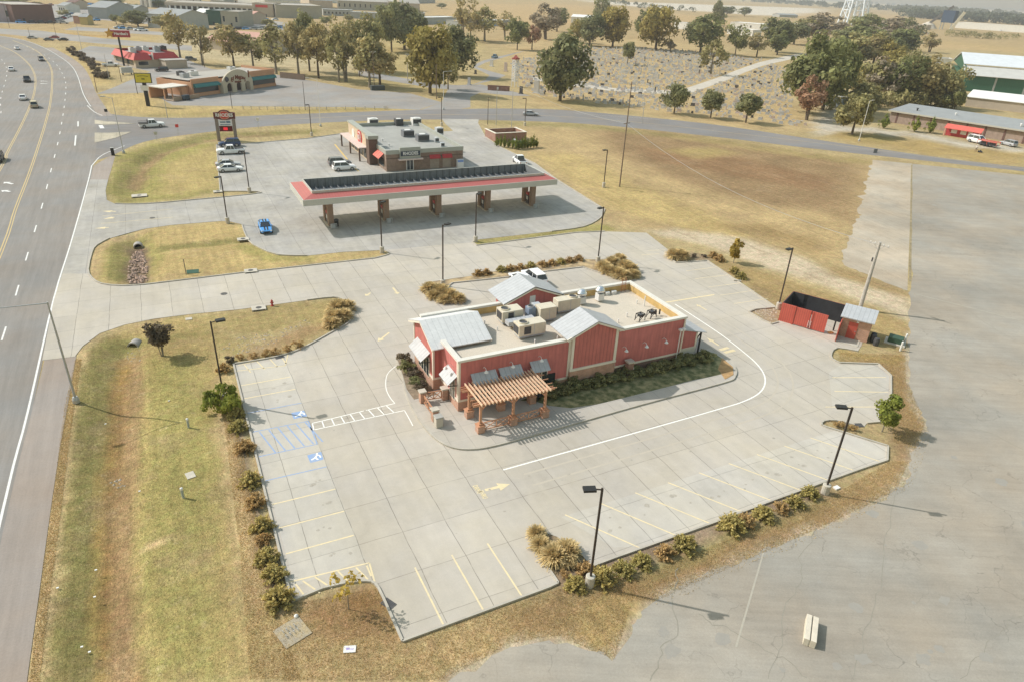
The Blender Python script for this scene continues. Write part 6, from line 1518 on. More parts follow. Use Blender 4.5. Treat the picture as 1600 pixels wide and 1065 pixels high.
b = MB(); b.box(-.5, .5, -.35, .35, .12, .4); b.lathe([(.2, .4), (.2, .6)], n=10); b.build('deck', M_HDARK, t); b = MB(); b.bar((-.4, -.25, .4), (-1.3, -.25, 1.0), .05); b.bar((-.4, .25, .4), (-1.3, .25, 1.0), .05); b.bar((-1.3, -.25, 1.0), (-1.3, .25, 1.0), .05); b.build('handle', M_BLACK, t)
for xx in (-.4, .4):
    for s in (-1, 1): b = MB(); b.tube((xx, s * .36, .13), (xx, s * .42, .13), .13, n=10); b.build('wheel', M_TYRE, t)
# ------------------------------------------------------------------ vegetation
M_BARK = mat('bark', (.13, .10, .075), .95, .25, 2); M_BARKG = mat('grey bark', (.24, .21, .17), .95, .25, 2)
LEAF = {
 'dark': leaf_mat('dark green leaves', (.20, .21, .10), (.29, .28, .135)), 'green': leaf_mat('green leaves', (.205, .22, .09), (.30, .295, .12)),
 'yellow': leaf_mat('yellow green leaves', (.28, .25, .080), (.40, .31, .095)), 'gold': leaf_mat('golden leaves', (.42, .32, .08), (.54, .39, .09)),
 'brown': leaf_mat('autumn brown leaves', (.37, .32, .155), (.48, .385, .18)), 'grey': leaf_mat('grey brown leaves', (.30, .26, .19), (.36, .29, .20)), 'red': leaf_mat('red leaves', (.38, .22, .15), (.46, .30, .18)),
 'olive': leaf_mat('olive leaves', (.30, .28, .125), (.40, .35, .155)), 'bright': leaf_mat('bright green leaves', (.17, .22, .045), (.32, .33, .07)), 'shrub': leaf_mat('shrub leaves', (.34, .30, .11), (.52, .41, .155)), 'rust': leaf_mat('rusty shrub leaves', (.43, .30, .13), (.52, .35, .16)),
 'box': leaf_mat('boxwood leaves', (.24, .25, .115), (.34, .32, .15)), 'straw': leaf_mat('straw grass blades', (.50, .37, .17), (.64, .48, .25)), 'purple': leaf_mat('purple leaves', (.14, .11, .085), (.20, .16, .10)), 'haze': leaf_mat('distant leaves', (.115, .130, .085), (.18, .18, .11), shift=.8),
 'tuft': leaf_mat('fountain grass', (.50, .385, .18), (.66, .52, .28)), 'turf': leaf_mat('turf blades', (.26, .24, .105), (.46, .36, .18))}

def leaves(pos, nrm, size, bright, hue, rng, aspect=1.5):
    """one quad per leaf, as arrays"""
    n = len(pos); rnd = rng.normal(size=(n, 3)); nn = nrm + rnd * .75; nn /= np.linalg.norm(nn, axis=1)[:, None] + 1e-9
    a = np.cross(nn, rng.normal(size=(n, 3))); a /= np.linalg.norm(a, axis=1)[:, None] + 1e-9; b = np.cross(nn, a)
    s = (size * rng.uniform(.6, 1.3, n))[:, None]; a *= s * aspect * .5; b *= s * .5
    V = np.stack([pos - a, pos - b * .9, pos + a, pos + b * .9], 1).reshape(-1, 3)
    T = np.stack([bright, hue, np.zeros(n)], 1).repeat(4, 0)
    return V, T
def quad_mesh(name, V, T, m):
    n = len(V) // 4; me = bpy.data.meshes.new(name)
    me.vertices.add(len(V)); me.vertices.foreach_set('co', V.astype(np.float32).ravel())
    me.loops.add(4 * n); me.loops.foreach_set('vertex_index', np.arange(4 * n, dtype=np.int32))
    me.polygons.add(n); me.polygons.foreach_set('loop_start', np.arange(0, 4 * n, 4, dtype=np.int32))
    me.update(calc_edges=True); set_tint(me, T); me.materials.append(m); return me
def crown_arrays(rng, rx, ry, z0, z1, n_leaf, leaf, clumps=26, shape='round', gap=.25, solid=.45):
    cz = (z0 + z1) / 2; rz = (z1 - z0) / 2; C = []
    while len(C) < clumps:
        d = rng.normal(size=3); d /= np.linalg.norm(d); r = rng.uniform(solid, 1) ** .5; p = d * r
        t = p[2] * .5 + .5
        if shape == 'cone': k = max(.08, 1.05 - t); p[:2] *= k * 1.5
        elif shape == 'tall': p[:2] *= (.75 + .35 * math.sin(math.pi * t))
        elif shape == 'vase': p[:2] *= .45 + .75 * t
        C.append(p)
    C = np.array(C); lob = rng.normal(size=(4, 3)); lob /= np.linalg.norm(lob, axis=1)[:, None]; C *= (.82 + sum(rng.uniform(.1, .55) * np.maximum(0, C @ v) ** 2 for v in lob))[:, None]; cr = rng.uniform(.22, .42, clumps); cb_ = rng.uniform(.72, 1.25, clumps); ch = rng.uniform(0, 1, clumps)
    if shape == 'cone': cr *= np.clip(1.15 - (C[:, 2] * .5 + .5), .2, 1)
    k = rng.choice(clumps, n_leaf, p=cr ** 2 / (cr ** 2).sum())
    d = rng.normal(size=(n_leaf, 3)); d[:, 2] += .25; d /= np.linalg.norm(d, axis=1)[:, None]
    p = C[k] + d * (cr[k] * rng.uniform(.55, 1.12, n_leaf))[:, None]
    pos = p * np.array([rx, ry, rz]) + np.array([0, 0, cz])
    keep = (rng.random(n_leaf) > gap * .3) & (pos[:, 2] > z0 * rng.uniform(.75, 1.25, n_leaf))
    br = cb_[k] * rng.uniform(.75, 1.22, n_leaf); hu = np.clip(ch[k] + rng.normal(0, .18, n_leaf), 0, 1)
    nr = d + p * .6
    V, T = leaves(pos[keep], nr[keep], np.full(keep.sum(), leaf), br[keep], hu[keep], rng)
    return V, T, C * np.array([rx, ry, rz]) + np.array([0, 0, cz])
def trunk_mesh(rng, h, r, clumps, limbs=9, m=None, z_split=.3, multi=1):
    b = MB()
    for q in range(multi):
        ox, oy = (rng.uniform(-.06, .06) * h, rng.uniform(-.06, .06) * h) if multi > 1 else (0, 0)
        top = Vector((ox * 2.2 + rng.uniform(-.03, .03) * h, oy * 2.2, h * .72)); mid = Vector((ox * 1.3, oy * 1.3, h * z_split))
        b.tube((ox * .5, oy * .5, -.2), mid, r * 1.15, r * .8, 8, False); b.tube(mid, top, r * .8, r * .2, 7, False)
        sel = rng.choice(len(clumps), min(limbs, len(clumps)), replace=False)
        for i in sel:
            c = Vector(clumps[i]); t = rng.uniform(.05, .7); a = mid.lerp(top, t)
            e = a.lerp(c, .92); kx = a.lerp(e, .5) + Vector((0, 0, .04 * h)); rr = r * .42 * (1 - t * .5)
            b.tube(a, kx, rr, rr * .65, 6, False); b.tube(kx, e, rr * .65, rr * .2, 5, False)
    return b.mesh('trunk', m or M_BARK)
TREE = {}
def tree_kind(key, leafm, h=10, rx=4, z0=2.2, n=1500, leaf=.62, shape='round', clumps=30, gap=.25, limbs=9, r=.28, bark=None, seed=0, solid=.45, multi=1, z_split=.28):
    rng = np.random.default_rng(seed + 100)
    V, T, C = crown_arrays(rng, rx, rx * rng.uniform(.9, 1.1), z0, h, n, leaf, clumps, shape, gap, solid)
    TREE[key] = (quad_mesh('crown', V, T, LEAF[leafm]), trunk_mesh(rng, h, r, C, limbs, bark, z_split, multi), h, rx)
for s in range(4):
    for lm in ('dark', 'green', 'yellow', 'olive'): tree_kind(f'{lm}{s}', lm, seed=s * 7 + len(lm), rx=4.0 + .5 * s, n=2700, leaf=.60, clumps=40, solid=.3)
for s in range(4):
    for lm in ('brown', 'grey', 'red'): tree_kind(f'{lm}{s}', lm, seed=s * 5 + 31, rx=3.6, z0=2.9, n=1700, leaf=.56, clumps=34, gap=.5, limbs=14, multi=2 if s % 2 else 1)
    tree_kind(f'sparse{s}', 'brown', seed=s + 50, rx=3.2, z0=3.3, n=1100, leaf=.52, clumps=30, gap=.8, limbs=16, bark=M_BARKG, multi=2 if s % 2 else 1, shape='tall'); tree_kind(f'sparseo{s}', 'olive', seed=s + 60, rx=3.3, z0=2.5, n=1350, leaf=.52, clumps=30, gap=.7, limbs=14, bark=M_BARKG, shape='tall')
    tree_kind(f'full{s}', 'dark', seed=s + 70, rx=4.2, z0=1.4, n=3600, leaf=.54, clumps=56, solid=.3); tree_kind(f'fully{s}', 'yellow', seed=s + 80, rx=4.0, z0=1.3, n=3300, leaf=.54, clumps=52, solid=.3)
    tree_kind(f'fullg{s}', 'green', seed=s + 84, rx=4.2, z0=1.2, n=3300, leaf=.54, clumps=52, solid=.3)
tree_kind('gold0', 'gold', seed=90, rx=3.6, n=1300, leaf=.55, z0=2.2); tree_kind('cone0', 'bright', seed=91, rx=2.4, z0=.3, n=1700, leaf=.42, shape='cone', clumps=50, solid=.2, limbs=3); tree_kind('haze0', 'haze', seed=92, rx=4.6, z0=.5, n=700, leaf=1.0, limbs=3); tree_kind('haze1', 'haze', seed=93, rx=5.2, z0=.3, n=700, leaf=1.0, limbs=3)
def tree(key, base, top, wpx, label, name='tree', group=None, z=0.0, cat='tree', rot=None):
    """base and top: photo points of the trunk foot and of the crown top; wpx: crown width in the photo"""
    kb_ = key.rstrip('0123456789'); opts = [k for k in TREE if k.rstrip('0123456789') == kb_]; cr, tr, h0, rx0 = TREE[random.choice(opts)]; x, y = G(*base); h = HT(base, (top if isinstance(top, tuple) else (base[0], top))); h = max(h, .5)
    dist = Vector((x, y, -CAM_H * .8)).length; w = wpx * dist / FOC * .5
    t = thing(name, label, cat, (x, y, z), rot if rot is not None else random.uniform(0, 6.28), group)
    s = h / h0; sw = w / (rx0 * 1.12); t.scale = (sw * random.uniform(.9, 1.12), sw * random.uniform(.9, 1.12), s)
    for nm, me in (('trunk', tr), ('crown', cr)):
        o = bpy.data.objects.new(nm, me); COL.objects.link(o); o.parent = t
    return t
def tilt_ok(): pass
g1 = 'autumn trees along the car park behind the restaurants'
for i, (key, b_, tp, w, lb) in enumerate((
    ('sparse0', (283, 98), 23, 40, 'thin brownish autumn tree, first from the left behind the red roof'), ('sparse1', (317, 102), 38, 36, 'thin bare-limbed autumn tree second from the left in the row'),
    ('brown0', (366, 106), 44, 42, 'brown autumn tree behind the arched restaurant'), ('sparseo0', (396, 106), 52, 36, 'thin olive tree behind the right wing of the arched restaurant'),
    ('sparseo1', (432, 116), 40, 42, 'olive autumn tree at the left end of the grey car park'), ('sparse1', (467, 119), 32, 44, 'tan leaved tree with open crown over the grey car park'),
    ('dark0', (484, 112), 22, 40, 'darker green tree standing behind the tan leaved ones'), ('brown1', (498, 123), 40, 44, 'broad brown autumn tree with two trunks'),
    ('sparseo0', (530, 129), 45, 36, 'slim olive tree left of the bare topped one'), ('sparse0', (541, 128), 36, 40, 'bare topped autumn tree in the middle of the row'),
    ('olive0', (572, 112), 26, 56, 'grey green tree with feathery crown behind the utility pole'), ('sparseo1', (578, 137), 62, 50, 'yellow orange tree around the utility pole, left stem'), ('brown0', (594, 137), 66, 50, 'yellow orange tree around the utility pole, right stem'),
    ('grey0', (562, 120), 92, 22, 'low dark tree with small crown at the car park edge'), ('fully0', (672, 146), (672, 36), 66, 'big yellow leaved tree at the car park corner'), ('full0', (713, 120), 45, 58, 'dense dark green tree right of the big yellow tree'),
    ('sparseo1', (700, 140), 95, 30, 'low olive bushy tree at the foot of the big yellow tree'), ('full1', (632, 78), (626, 3), 58, 'tallest dark green tree beyond the car park'), ('dark1', (612, 82), 10, 56, 'dark tree fused with the tallest one on its left'), ('dark2', (648, 76), 18, 40, 'round dark tree right of the tallest one'))):
    tree(key, b_, tp, w, lb, group=g1)
g2 = 'trees of the cemetery'
for key, b_, tp, w, lb in (
    ('sparse0', (725, 62), -2, 34, 'tall thin tree at the near corner of the far meadow'), ('sparse1', (736, 66), 20, 22, 'thin tree right beside the tall thin one'), ('sparseo0', (757, 65), 14, 40, 'open crowned tree by the cemetery lane'), ('sparse1', (790, 63), 22, 26, 'thin bare tree left of the green cemetery trees'),
    ('green0', (808, 78), 30, 34, 'light green tree at the left end of the cemetery'), ('red0', (831, 78), 42, 26, 'small tree with reddish top at the left end of the cemetery'), ('grey1', (853, 62), 14, 50, 'grey brown broad tree behind the cemetery'), ('dark0', (870, 50), 12, 34, 'dark green tree right behind the grey brown tree'),
    ('yellow0', (902, 67), 30, 26, 'small yellow green tree behind the dark cemetery tree'), ('full0', (921, 72), 22, 38, 'dense dark tree left of the tall yellow green one'), ('fully1', (957, 73), 8, 44, 'tall yellow green tree in the cemetery row, left'), ('dark1', (938, 44), 0, 34, 'dark tree top rising behind the yellow green tree'),
    ('green1', (1003, 60), 14, 28, 'green tree just left of the largest yellow green tree'), ('fully0', (1024, 79), 9, 50, 'largest yellow green tree of the cemetery row, right'), ('purple0' if False else 'grey0', (1047, 82), 66, 16, 'small dark bush beside the largest yellow green tree'), ('fullg0', (1094, 83), (1092, 22), 52, 'broad dark green tree in the middle of the cemetery row'),
    ('sparseo1', (1110, 117), 64, 36, 'yellowish half bare tree beside the cemetery lane'), ('green2', (1148, 88), 44, 34, 'round dark green tree right of the half bare tree'), ('brown1', (1182, 89), 55, 28, 'brownish small tree at the right of the cemetery'), ('dark2', (1212, 82), 28, 48, 'large dark tree at the far right of the cemetery'), ('green0', (1214, 86), 52, 30, 'light green small tree in front of the large dark tree'),
    ('full1', (875, 158), (871, 53), 78, 'big dense tree standing alone at the street side of the cemetery'), ('dark0', (980, 102), 65, 23, 'small pointed tree among the headstones'),
    ('dark1', (1053, 178), 130, 38, 'first of three small dark trees along the street, left'), ('dark2', (1110, 185), 141, 36, 'second of three small dark trees along the street, middle'), ('dark0', (1165, 192), 145, 40, 'third of three small dark trees along the street, right'),
    ('dark1', (1240, 70), 36, 40, 'dark tree left of the water tower legs'), ('grey1', (1285, 68), 24, 50, 'grey brown tree in front of the water tower legs'), ('olive0', (1262, 66), 28, 40, 'olive tree in front of the left water tower leg'), ('green1', (1120, 40), 20, 22, 'hazy green tree beyond the cemetery row'), ('dark1', (1119, 42), 2, 16, 'slim dark tree on the pale field edge'), ('dark0', (1163, 26), 12, 20, 'small round tree on the pale field edge'), ('dark2', (1135, 26), 10, 24, 'bushy tree group on the pale field edge')):
    tree(key, b_, tp, w, lb, group=g2)
g3 = 'mixed trees of the wood beside the long brick building'
wood = [('fullg0', (1262, 178), 78, 74, 'largest dark green tree at the street end of the wood'), ('fullg1', (1285, 172), 62, 66, 'dark green tree rising behind the red tree'), ('full1', (1300, 165), 96, 48, 'shaded dark tree at the lane edge'), ('red1', (1261, 188), 129, 46, 'red leaved tree beside the cemetery entrance lane'), ('gold0', (1331, 148), 103, 24, 'small bright golden tree at the edge of the wood'),
    ('olive1', (1331, 210), 145, 52, 'olive tree on the verge before the blue grey shed'), ('olive1', (1340, 150), 108, 40, 'olive tree behind the golden one'), ('olive2', (1365, 160), 95, 56, 'broad olive tree in the middle of the wood'), ('grey0', (1378, 162), 96, 54, 'grey brown tree in the middle of the wood'), ('fullg0', (1400, 164), 92, 48, 'dark green tree in the middle of the wood'), ('brown1', (1425, 165), 102, 48, 'reddish brown tree at the building end of the wood'), ('brown0', (1448, 166), 105, 50, 'brown tree at the building end of the wood'), ('olive0', (1470, 168), 112, 44, 'low olive tree last before the metal barn'),
    ('green0', (1300, 112), 62, 50, 'green tree at the cemetery edge of the wood'), ('olive0', (1330, 108), 58, 56, 'olive tree behind the dark street end trees'), ('brown1', (1362, 108), 58, 52, 'brown orange tree high in the wood'), ('yellow1', (1382, 112), 66, 34, 'yellow tree at the field side of the wood'), ('fullg1', (1405, 86), 46, 52, 'bright green tree at the far field end of the wood'), ('green1', (1345, 82), 40, 56, 'green tree under the water tower'), ('grey1', (1380, 78), 34, 54, 'grey tree at the far end of the wood'), ('dark0', (1318, 80), 44, 44, 'dark tree below the water tower legs'), ('dark2', (1410, 66), 30, 40, 'dark tree at the far right tip of the wood'), ('olive2', (1292, 90), 55, 40, 'low olive tree at the cemetery corner of the wood'), ('green2', (1352, 62), 24, 50, 'hazy green tree right behind the water tower legs'), ('brown0', (1432, 150), 118, 40, 'small brown tree in front row of the wood'), ('olive1', (1350, 168), 128, 40, 'low dark olive tree behind the blue grey shed'), ('green0', (1490, 172), 140, 26, 'low green bush tree beside the white pole'), ('brown0', (1452, 82), 55, 22, 'lone brown tree in the field behind the barn'), ('olive0', (1415, 140), 82, 40, 'olive tree on the field flank of the wood'), ('brown1', (1440, 142), 92, 42, 'pale brown tree on the field flank of the wood'), ('yellow0', (1398, 120), 84, 40, 'yellow olive tree on the field flank of the wood')]
for key, b_, tp, w, lb in wood: tree(key, b_, tp, w, lb, group=g3)
g4 = 'cone evergreens against the brick wall'
for b_, tp, w, lb in (((1380, 201), 176, 15, 'cone evergreen at the left end of the long brick wall'), ((1428, 206), 180, 17, 'cone evergreen second from the left on the brick wall'), ((1453, 208), 181, 16, 'cone evergreen third from the left, next to the red porch'), ((1590, 220), 196, 18, 'cone evergreen at the right edge behind the silver car')): tree('cone0', b_, tp, w, lb, 'conifer', g4, cat='evergreen')
g5 = 'columnar evergreens round the bin enclosure'
for k in range(13):
    if k < 5: b_ = (776 + k * 6.2, 229 + k * .8)
    else: b_ = (806 + (k - 5) * 4.6, 234 - (k - 5) * .5)
    tree('cone0', b_, b_[1] - 17 - (k % 3) * 3, 8.5, f'columnar evergreen hedging the brick bin enclosure, {ORD[k]} from the left', 'conifer', g5, cat='evergreen')
g6 = 'trees of the town beyond the highway'
for i, (key, px, tp, w, lb) in enumerate((('full0', (216, 42), 16, 32, 'dark round tree left of the dark green shop'), ('dark1', (182, 38), 23, 14, 'small dark round tree beside the road'), ('olive0', (193, 40), 28, 14, 'pale bush next to the small dark round tree'), ('green0', (15, 14), -3, 40, 'hazy dark tree at the top left corner'), ('dark2', (60, 11), 3, 14, 'low dark bush behind the brown shop'), ('green1', (248, 12), 1, 20, 'dark tree beside the white archway'), ('olive1', (255, 48), 24, 26, 'brown green tree before the grey shop'), ('grey0', (30, 10), -2, 22, 'hazy tree second from the top left corner'), ('dark0', (168, 6), -4, 18, 'hazy dark tree at the top edge left of the archway'), ('dark1', (185, 6), -4, 16, 'hazy dark tree at the top edge next to the archway'), ('dark1', (122, 5), -3, 14, 'hazy low tree at the top edge by the town car park'), ('olive2', (276, 48), 34, 18, 'low brown tree beside the grey shop'))): tree(key, px, tp, w, lb, group=g6)
# far woods: read as one mass
def woods(name, px_line, n, h, spread, seed, leafm='haze', leaf=1.6, per=60):
    rng = np.random.default_rng(seed); L = [Vector(G(*p)) for p in px_line]; VV = []; TT = []
    for i in range(n):
        t = i / n * (len(L) - 1) + rng.uniform(-.3, .3) * (len(L) - 1) / n; t = min(max(t, 0), len(L) - 1.001); k = int(t); c = L[k].lerp(L[k + 1], t - k); c = c + Vector((rng.uniform(-spread, spread), rng.uniform(-spread, spread)))
        hh = h * rng.uniform(.55, 1.25); w = hh * rng.uniform(.5, .8); d = rng.normal(size=(per, 3)); d /= np.linalg.norm(d, axis=1)[:, None]; d[:, 2] = np.abs(d[:, 2]) if rng.random() < .5 else d[:, 2]
        p = d * np.array([w, w, hh * .5]) * rng.uniform(.75, 1.05, (per, 1)) + np.array([c.x, c.y, hh * .5]); p[:, 2] = np.maximum(p[:, 2], .3)
        V, T = leaves(p, d, np.full(per, leaf * hh / h), np.full(per, rng.uniform(.7, 1.2)) * rng.uniform(.85, 1.15, per), np.clip(rng.uniform(0, 1) + rng.normal(0, .1, per), 0, 1), rng); VV.append(V); TT.append(T)
    o = bpy.data.objects.new(name, quad_mesh(name, np.concatenate(VV), np.concatenate(TT), LEAF[leafm])); COL.objects.link(o); tag(o, kind='stuff')
woods('far_wood', [(1415, 26), (1450, 30), (1500, 33), (1560, 37), (1640, 42)], 170, 20, 22, 1, leaf=3.4)
woods('far_wood', [(1415, 20), (1470, 22), (1520, 24), (1640, 30)], 170, 22, 60, 8, leaf=4.4)
woods('far_wood', [(1170, 3), (1250, 8), (1310, 13), (1400, 17), (1480, 18)], 160, 20, 40, 2, leaf=4.6); woods('far_wood', [(1500, 13.5), (1560, 15), (1640, 18)], 120, 18, 80, 3, leaf=6); woods('far_wood', [(930, 2), (1000, 13), (1090, 20)], 40, 9, 10, 4, leaf=1.6)
woods('far_wood', [(1380, 8.5), (1500, 11), (1640, 14)], 140, 18, 120, 5, leaf=8); woods('far_hedge', [(1480, 57), (1520, 60), (1560, 62), (1640, 64)], 60, 7, 8, 6, 'olive', .9); woods('far_hedge', [(1190, 36), (1260, 32), (1300, 34), (1330, 32)], 26, 6, 8, 7, 'olive', .9)

woods('undergrowth', [(1300, 172), (1345, 168), (1400, 167), (1450, 168), (1485, 170)], 46, 5, 4, 11, 'olive', .8, 90); woods('undergrowth', [(1290, 120), (1330, 115), (1380, 118), (1430, 130)], 40, 5, 8, 12, 'brown', .9, 80)
# ------------------------------------------------------------------ shrubs and grasses near the camera
SHR = {}
def shrub_kind(key, leafm, n, leaf, seed, flat=.8, spiky=True, clumps=16):
    rng = np.random.default_rng(seed + 300)
    V, T, C = crown_arrays(rng, 1, 1, .02, 2 * flat * .75, n, leaf, clumps, 'round', .3, .25)
    b = MB()
    for i in range(9):
        c = Vector(C[i % len(C)]); b.tube((c.x * .12, c.y * .12, 0), c * .9, .025, .01, 5, False)
    SHR[key] = (quad_mesh('foliage', V, T, LEAF[leafm]), b.mesh('stem', M_BARK))
def spray_kind(key, leafm, seed, n=520):
    """upright shrub of many leafy shoots"""
    rng = np.random.default_rng(seed + 500); VV = []; TT = []; b = MB()
    for i in range(70):
        a = rng.uniform(0, 6.28); e = rng.uniform(.1, 1.45); L = rng.uniform(.85, 1.12)
        d = np.array([math.cos(a) * math.sin(e), math.sin(a) * math.sin(e), math.cos(e) * 1.05]); k = n // 70 + 9
        t = rng.uniform(.3, 1.05, k); p = d * (t * L)[:, None]; p[:, 2] -= .25 * t ** 2 * math.sin(e) * .5; p += rng.normal(0, .045, (k, 3)); p[:, 2] = np.maximum(p[:, 2] , .03)
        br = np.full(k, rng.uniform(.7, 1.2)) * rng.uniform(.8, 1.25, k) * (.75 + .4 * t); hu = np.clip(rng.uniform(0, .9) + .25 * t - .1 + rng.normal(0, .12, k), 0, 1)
        V, T = leaves(p, np.tile(d, (k, 1)) * .2 + np.array([0, 0, .6]), np.full(k, .13), br, hu, rng, 1.7); VV.append(V); TT.append(T)
        b.tube((0, 0, 0), Vector(d * L * .8), .018, .006, 4, False)
    SHR[key] = (quad_mesh('foliage', np.concatenate(VV), np.concatenate(TT), LEAF[leafm]), b.mesh('stem', M_BARK))
def tuft_kind(key, leafm, seed, n=1100):
    rng = np.random.default_rng(seed + 700); V = []; T = []
    for i in range(n):
        a = rng.uniform(0, 6.28); e = abs(rng.normal(0, .62)); L = rng.uniform(.75, 1.2); w = rng.uniform(.018, .04); d = np.array([math.cos(a), math.sin(a), 0]); s = np.array([-d[1], d[0], 0]) * w
        r0 = d * rng.uniform(0, .28); m_ = r0 + d * L * .45 * math.sin(e) + np.array([0, 0, L * .62 * math.cos(e * .6)]); t_ = r0 + d * L * (.95 * math.sin(min(e * 1.3, 1.5))) + np.array([0, 0, L * max(.08, math.cos(e * 1.15))])
        br = rng.uniform(.65, 1.25); hu = rng.uniform(0, 1)
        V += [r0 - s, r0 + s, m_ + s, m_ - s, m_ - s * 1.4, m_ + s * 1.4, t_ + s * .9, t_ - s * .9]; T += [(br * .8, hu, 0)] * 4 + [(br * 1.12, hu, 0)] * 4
    SHR[key] = (quad_mesh('foliage', np.array(V), np.array(T), LEAF[leafm]), None)
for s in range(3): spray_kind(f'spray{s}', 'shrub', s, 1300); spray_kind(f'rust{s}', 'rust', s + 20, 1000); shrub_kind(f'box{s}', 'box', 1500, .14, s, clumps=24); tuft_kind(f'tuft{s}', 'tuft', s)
for s in range(2): shrub_kind(f'green{s}', 'bright', 1500, .16, s + 10, clumps=24); shrub_kind(f'ball{s}', 'rust', 900, .13, s + 20); shrub_kind(f'dk{s}', 'purple', 1200, .17, s + 30)
def shrub(key, px, r, label, name='shrub', group=None, h=1.0, z=.03, at=None):
    fo, st = SHR[key]; x, y = at if at else G(*px); t = thing(name, label, 'ornamental grass' if name == 'grass_tuft' else 'shrub', (x, y, z), random.uniform(0, 6.28), group); t.scale = (r * 1.08, r * 1.08, r * h * 1.05)
    for nm, me in (('foliage', fo), ('stem', st)):
        if me: o = bpy.data.objects.new(nm, me); COL.objects.link(o); o.parent = t
    return t
gL = 'shrubs along the left edge of the car park'
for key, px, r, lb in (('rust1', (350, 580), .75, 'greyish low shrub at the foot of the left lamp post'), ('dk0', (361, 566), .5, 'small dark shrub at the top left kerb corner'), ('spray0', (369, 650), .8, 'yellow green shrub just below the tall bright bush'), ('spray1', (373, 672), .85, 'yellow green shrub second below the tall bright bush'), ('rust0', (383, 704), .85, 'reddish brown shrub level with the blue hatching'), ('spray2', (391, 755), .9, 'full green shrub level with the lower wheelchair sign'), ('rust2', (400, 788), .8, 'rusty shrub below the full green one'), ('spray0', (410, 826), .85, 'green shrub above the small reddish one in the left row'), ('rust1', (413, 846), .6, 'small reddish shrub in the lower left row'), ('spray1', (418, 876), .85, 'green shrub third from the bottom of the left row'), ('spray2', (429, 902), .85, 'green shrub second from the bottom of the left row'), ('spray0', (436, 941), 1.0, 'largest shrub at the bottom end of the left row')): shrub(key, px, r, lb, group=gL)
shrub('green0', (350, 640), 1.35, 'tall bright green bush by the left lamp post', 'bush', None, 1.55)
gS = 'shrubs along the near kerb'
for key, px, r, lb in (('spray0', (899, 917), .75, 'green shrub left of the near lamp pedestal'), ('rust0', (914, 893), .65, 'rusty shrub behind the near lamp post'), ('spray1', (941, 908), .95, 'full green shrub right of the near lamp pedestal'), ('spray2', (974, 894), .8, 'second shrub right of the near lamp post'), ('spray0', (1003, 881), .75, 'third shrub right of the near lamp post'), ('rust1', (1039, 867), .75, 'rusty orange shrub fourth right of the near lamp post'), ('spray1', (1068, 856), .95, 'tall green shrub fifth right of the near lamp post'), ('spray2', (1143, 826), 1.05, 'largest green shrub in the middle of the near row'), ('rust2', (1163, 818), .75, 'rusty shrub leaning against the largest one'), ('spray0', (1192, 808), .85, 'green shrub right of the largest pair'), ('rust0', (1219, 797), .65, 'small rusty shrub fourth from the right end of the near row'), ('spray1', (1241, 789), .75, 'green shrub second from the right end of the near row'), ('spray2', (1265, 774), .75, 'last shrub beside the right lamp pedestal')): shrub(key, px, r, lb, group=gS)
gT = 'straw coloured grass tufts'
TUF = [((838, 836), .65, 'straw tuft at the tip of the near shrub bed'), ((845, 856), .75, 'second straw tuft from the tip of the near bed'), ((866, 874), .95, 'large straw tuft left of the pair in the near bed'), ((885, 866), .92, 'large straw tuft right of the pair in the near bed'), ((888, 881), .55, 'small straw tuft at the foot of the large pair'),
       ((672, 456), 1.15, 'straw tuft at the left tip of the bed behind the restaurant'), ((688, 460), 1.2, 'second straw tuft in the left bed tip behind the restaurant'), ((701, 466), 1.15, 'straw tuft at the near rim of the left bed tip'), ((714, 471), 1.0, 'straw tuft at the right rim of the left bed tip'), ((679, 466), .95, 'straw tuft at the near left rim of the bed tip'), ((695, 472), .9, 'lowest straw tuft of the left bed tip'),
       ((530, 486), 1.25, 'straw tuft at the outer curve of the top left bed'), ((541, 484), 1.1, 'straw tuft against the kerb of the top left bed'), ((524, 500), 1.15, 'straw tuft in the middle of the top left bed'), ((535, 498), 1.1, 'straw tuft near the inner kerb of the top left bed'), ((519, 510), 1.0, 'lowest straw tuft of the top left bed'),
       ((943, 421), 1.1, 'straw tuft nearest the lamp post in the right bed behind the restaurant'), ((957, 414), 1.1, 'straw tuft at the back rim of the right bed'), ((950, 427), 1.1, 'straw tuft second row left in the right bed'), ((963, 431), 1.15, 'straw tuft at the near rim of the right bed'), ((976, 419), 1.1, 'straw tuft at the centre of the right bed'), ((984, 424), 1.1, 'straw tuft right of centre in the right bed'), ((974, 435), 1.1, 'straw tuft lowest in the right bed'), ((988, 433), 1.0, 'straw tuft at the right tip of the right bed'), ((968, 408), 1.0, 'straw tuft topmost in the right bed'),
       ((1053, 403), 1.25, 'straw tuft left in the small east bed'), ((1064, 404), 1.25, 'large straw tuft right in the small east bed')]
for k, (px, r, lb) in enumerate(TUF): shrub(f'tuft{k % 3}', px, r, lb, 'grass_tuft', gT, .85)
gB = 'low shrubs along the kerb behind the restaurant'
for k, px in enumerate(((747, 431), (760, 430), (784, 425), (797, 424), (813, 422), (829, 419), (848, 417), (862, 415), (876, 413), (890, 411), (904, 408))): shrub(('rust', 'rust', 'spray')[k % 3] + str(k % 3), px, .8, f'low rusty shrub in the long bed behind the restaurant, {ORD[k]} from the left', group=gB)
gN = 'small round shrubs on the kerb of the top left bed'
for k, px in enumerate(((396, 558), (415, 556), (433, 553), (450, 549), (464, 543), (376, 561))): shrub(f'ball{k % 2}', px, (.42, .5, .5, .5, .58, .4)[k], f'small round brown shrub on the top left kerb, {("second", "third", "fourth", "fifth", "last", "first")[k]} from the left', group=gN)
gE = 'shrubs of the east bed'
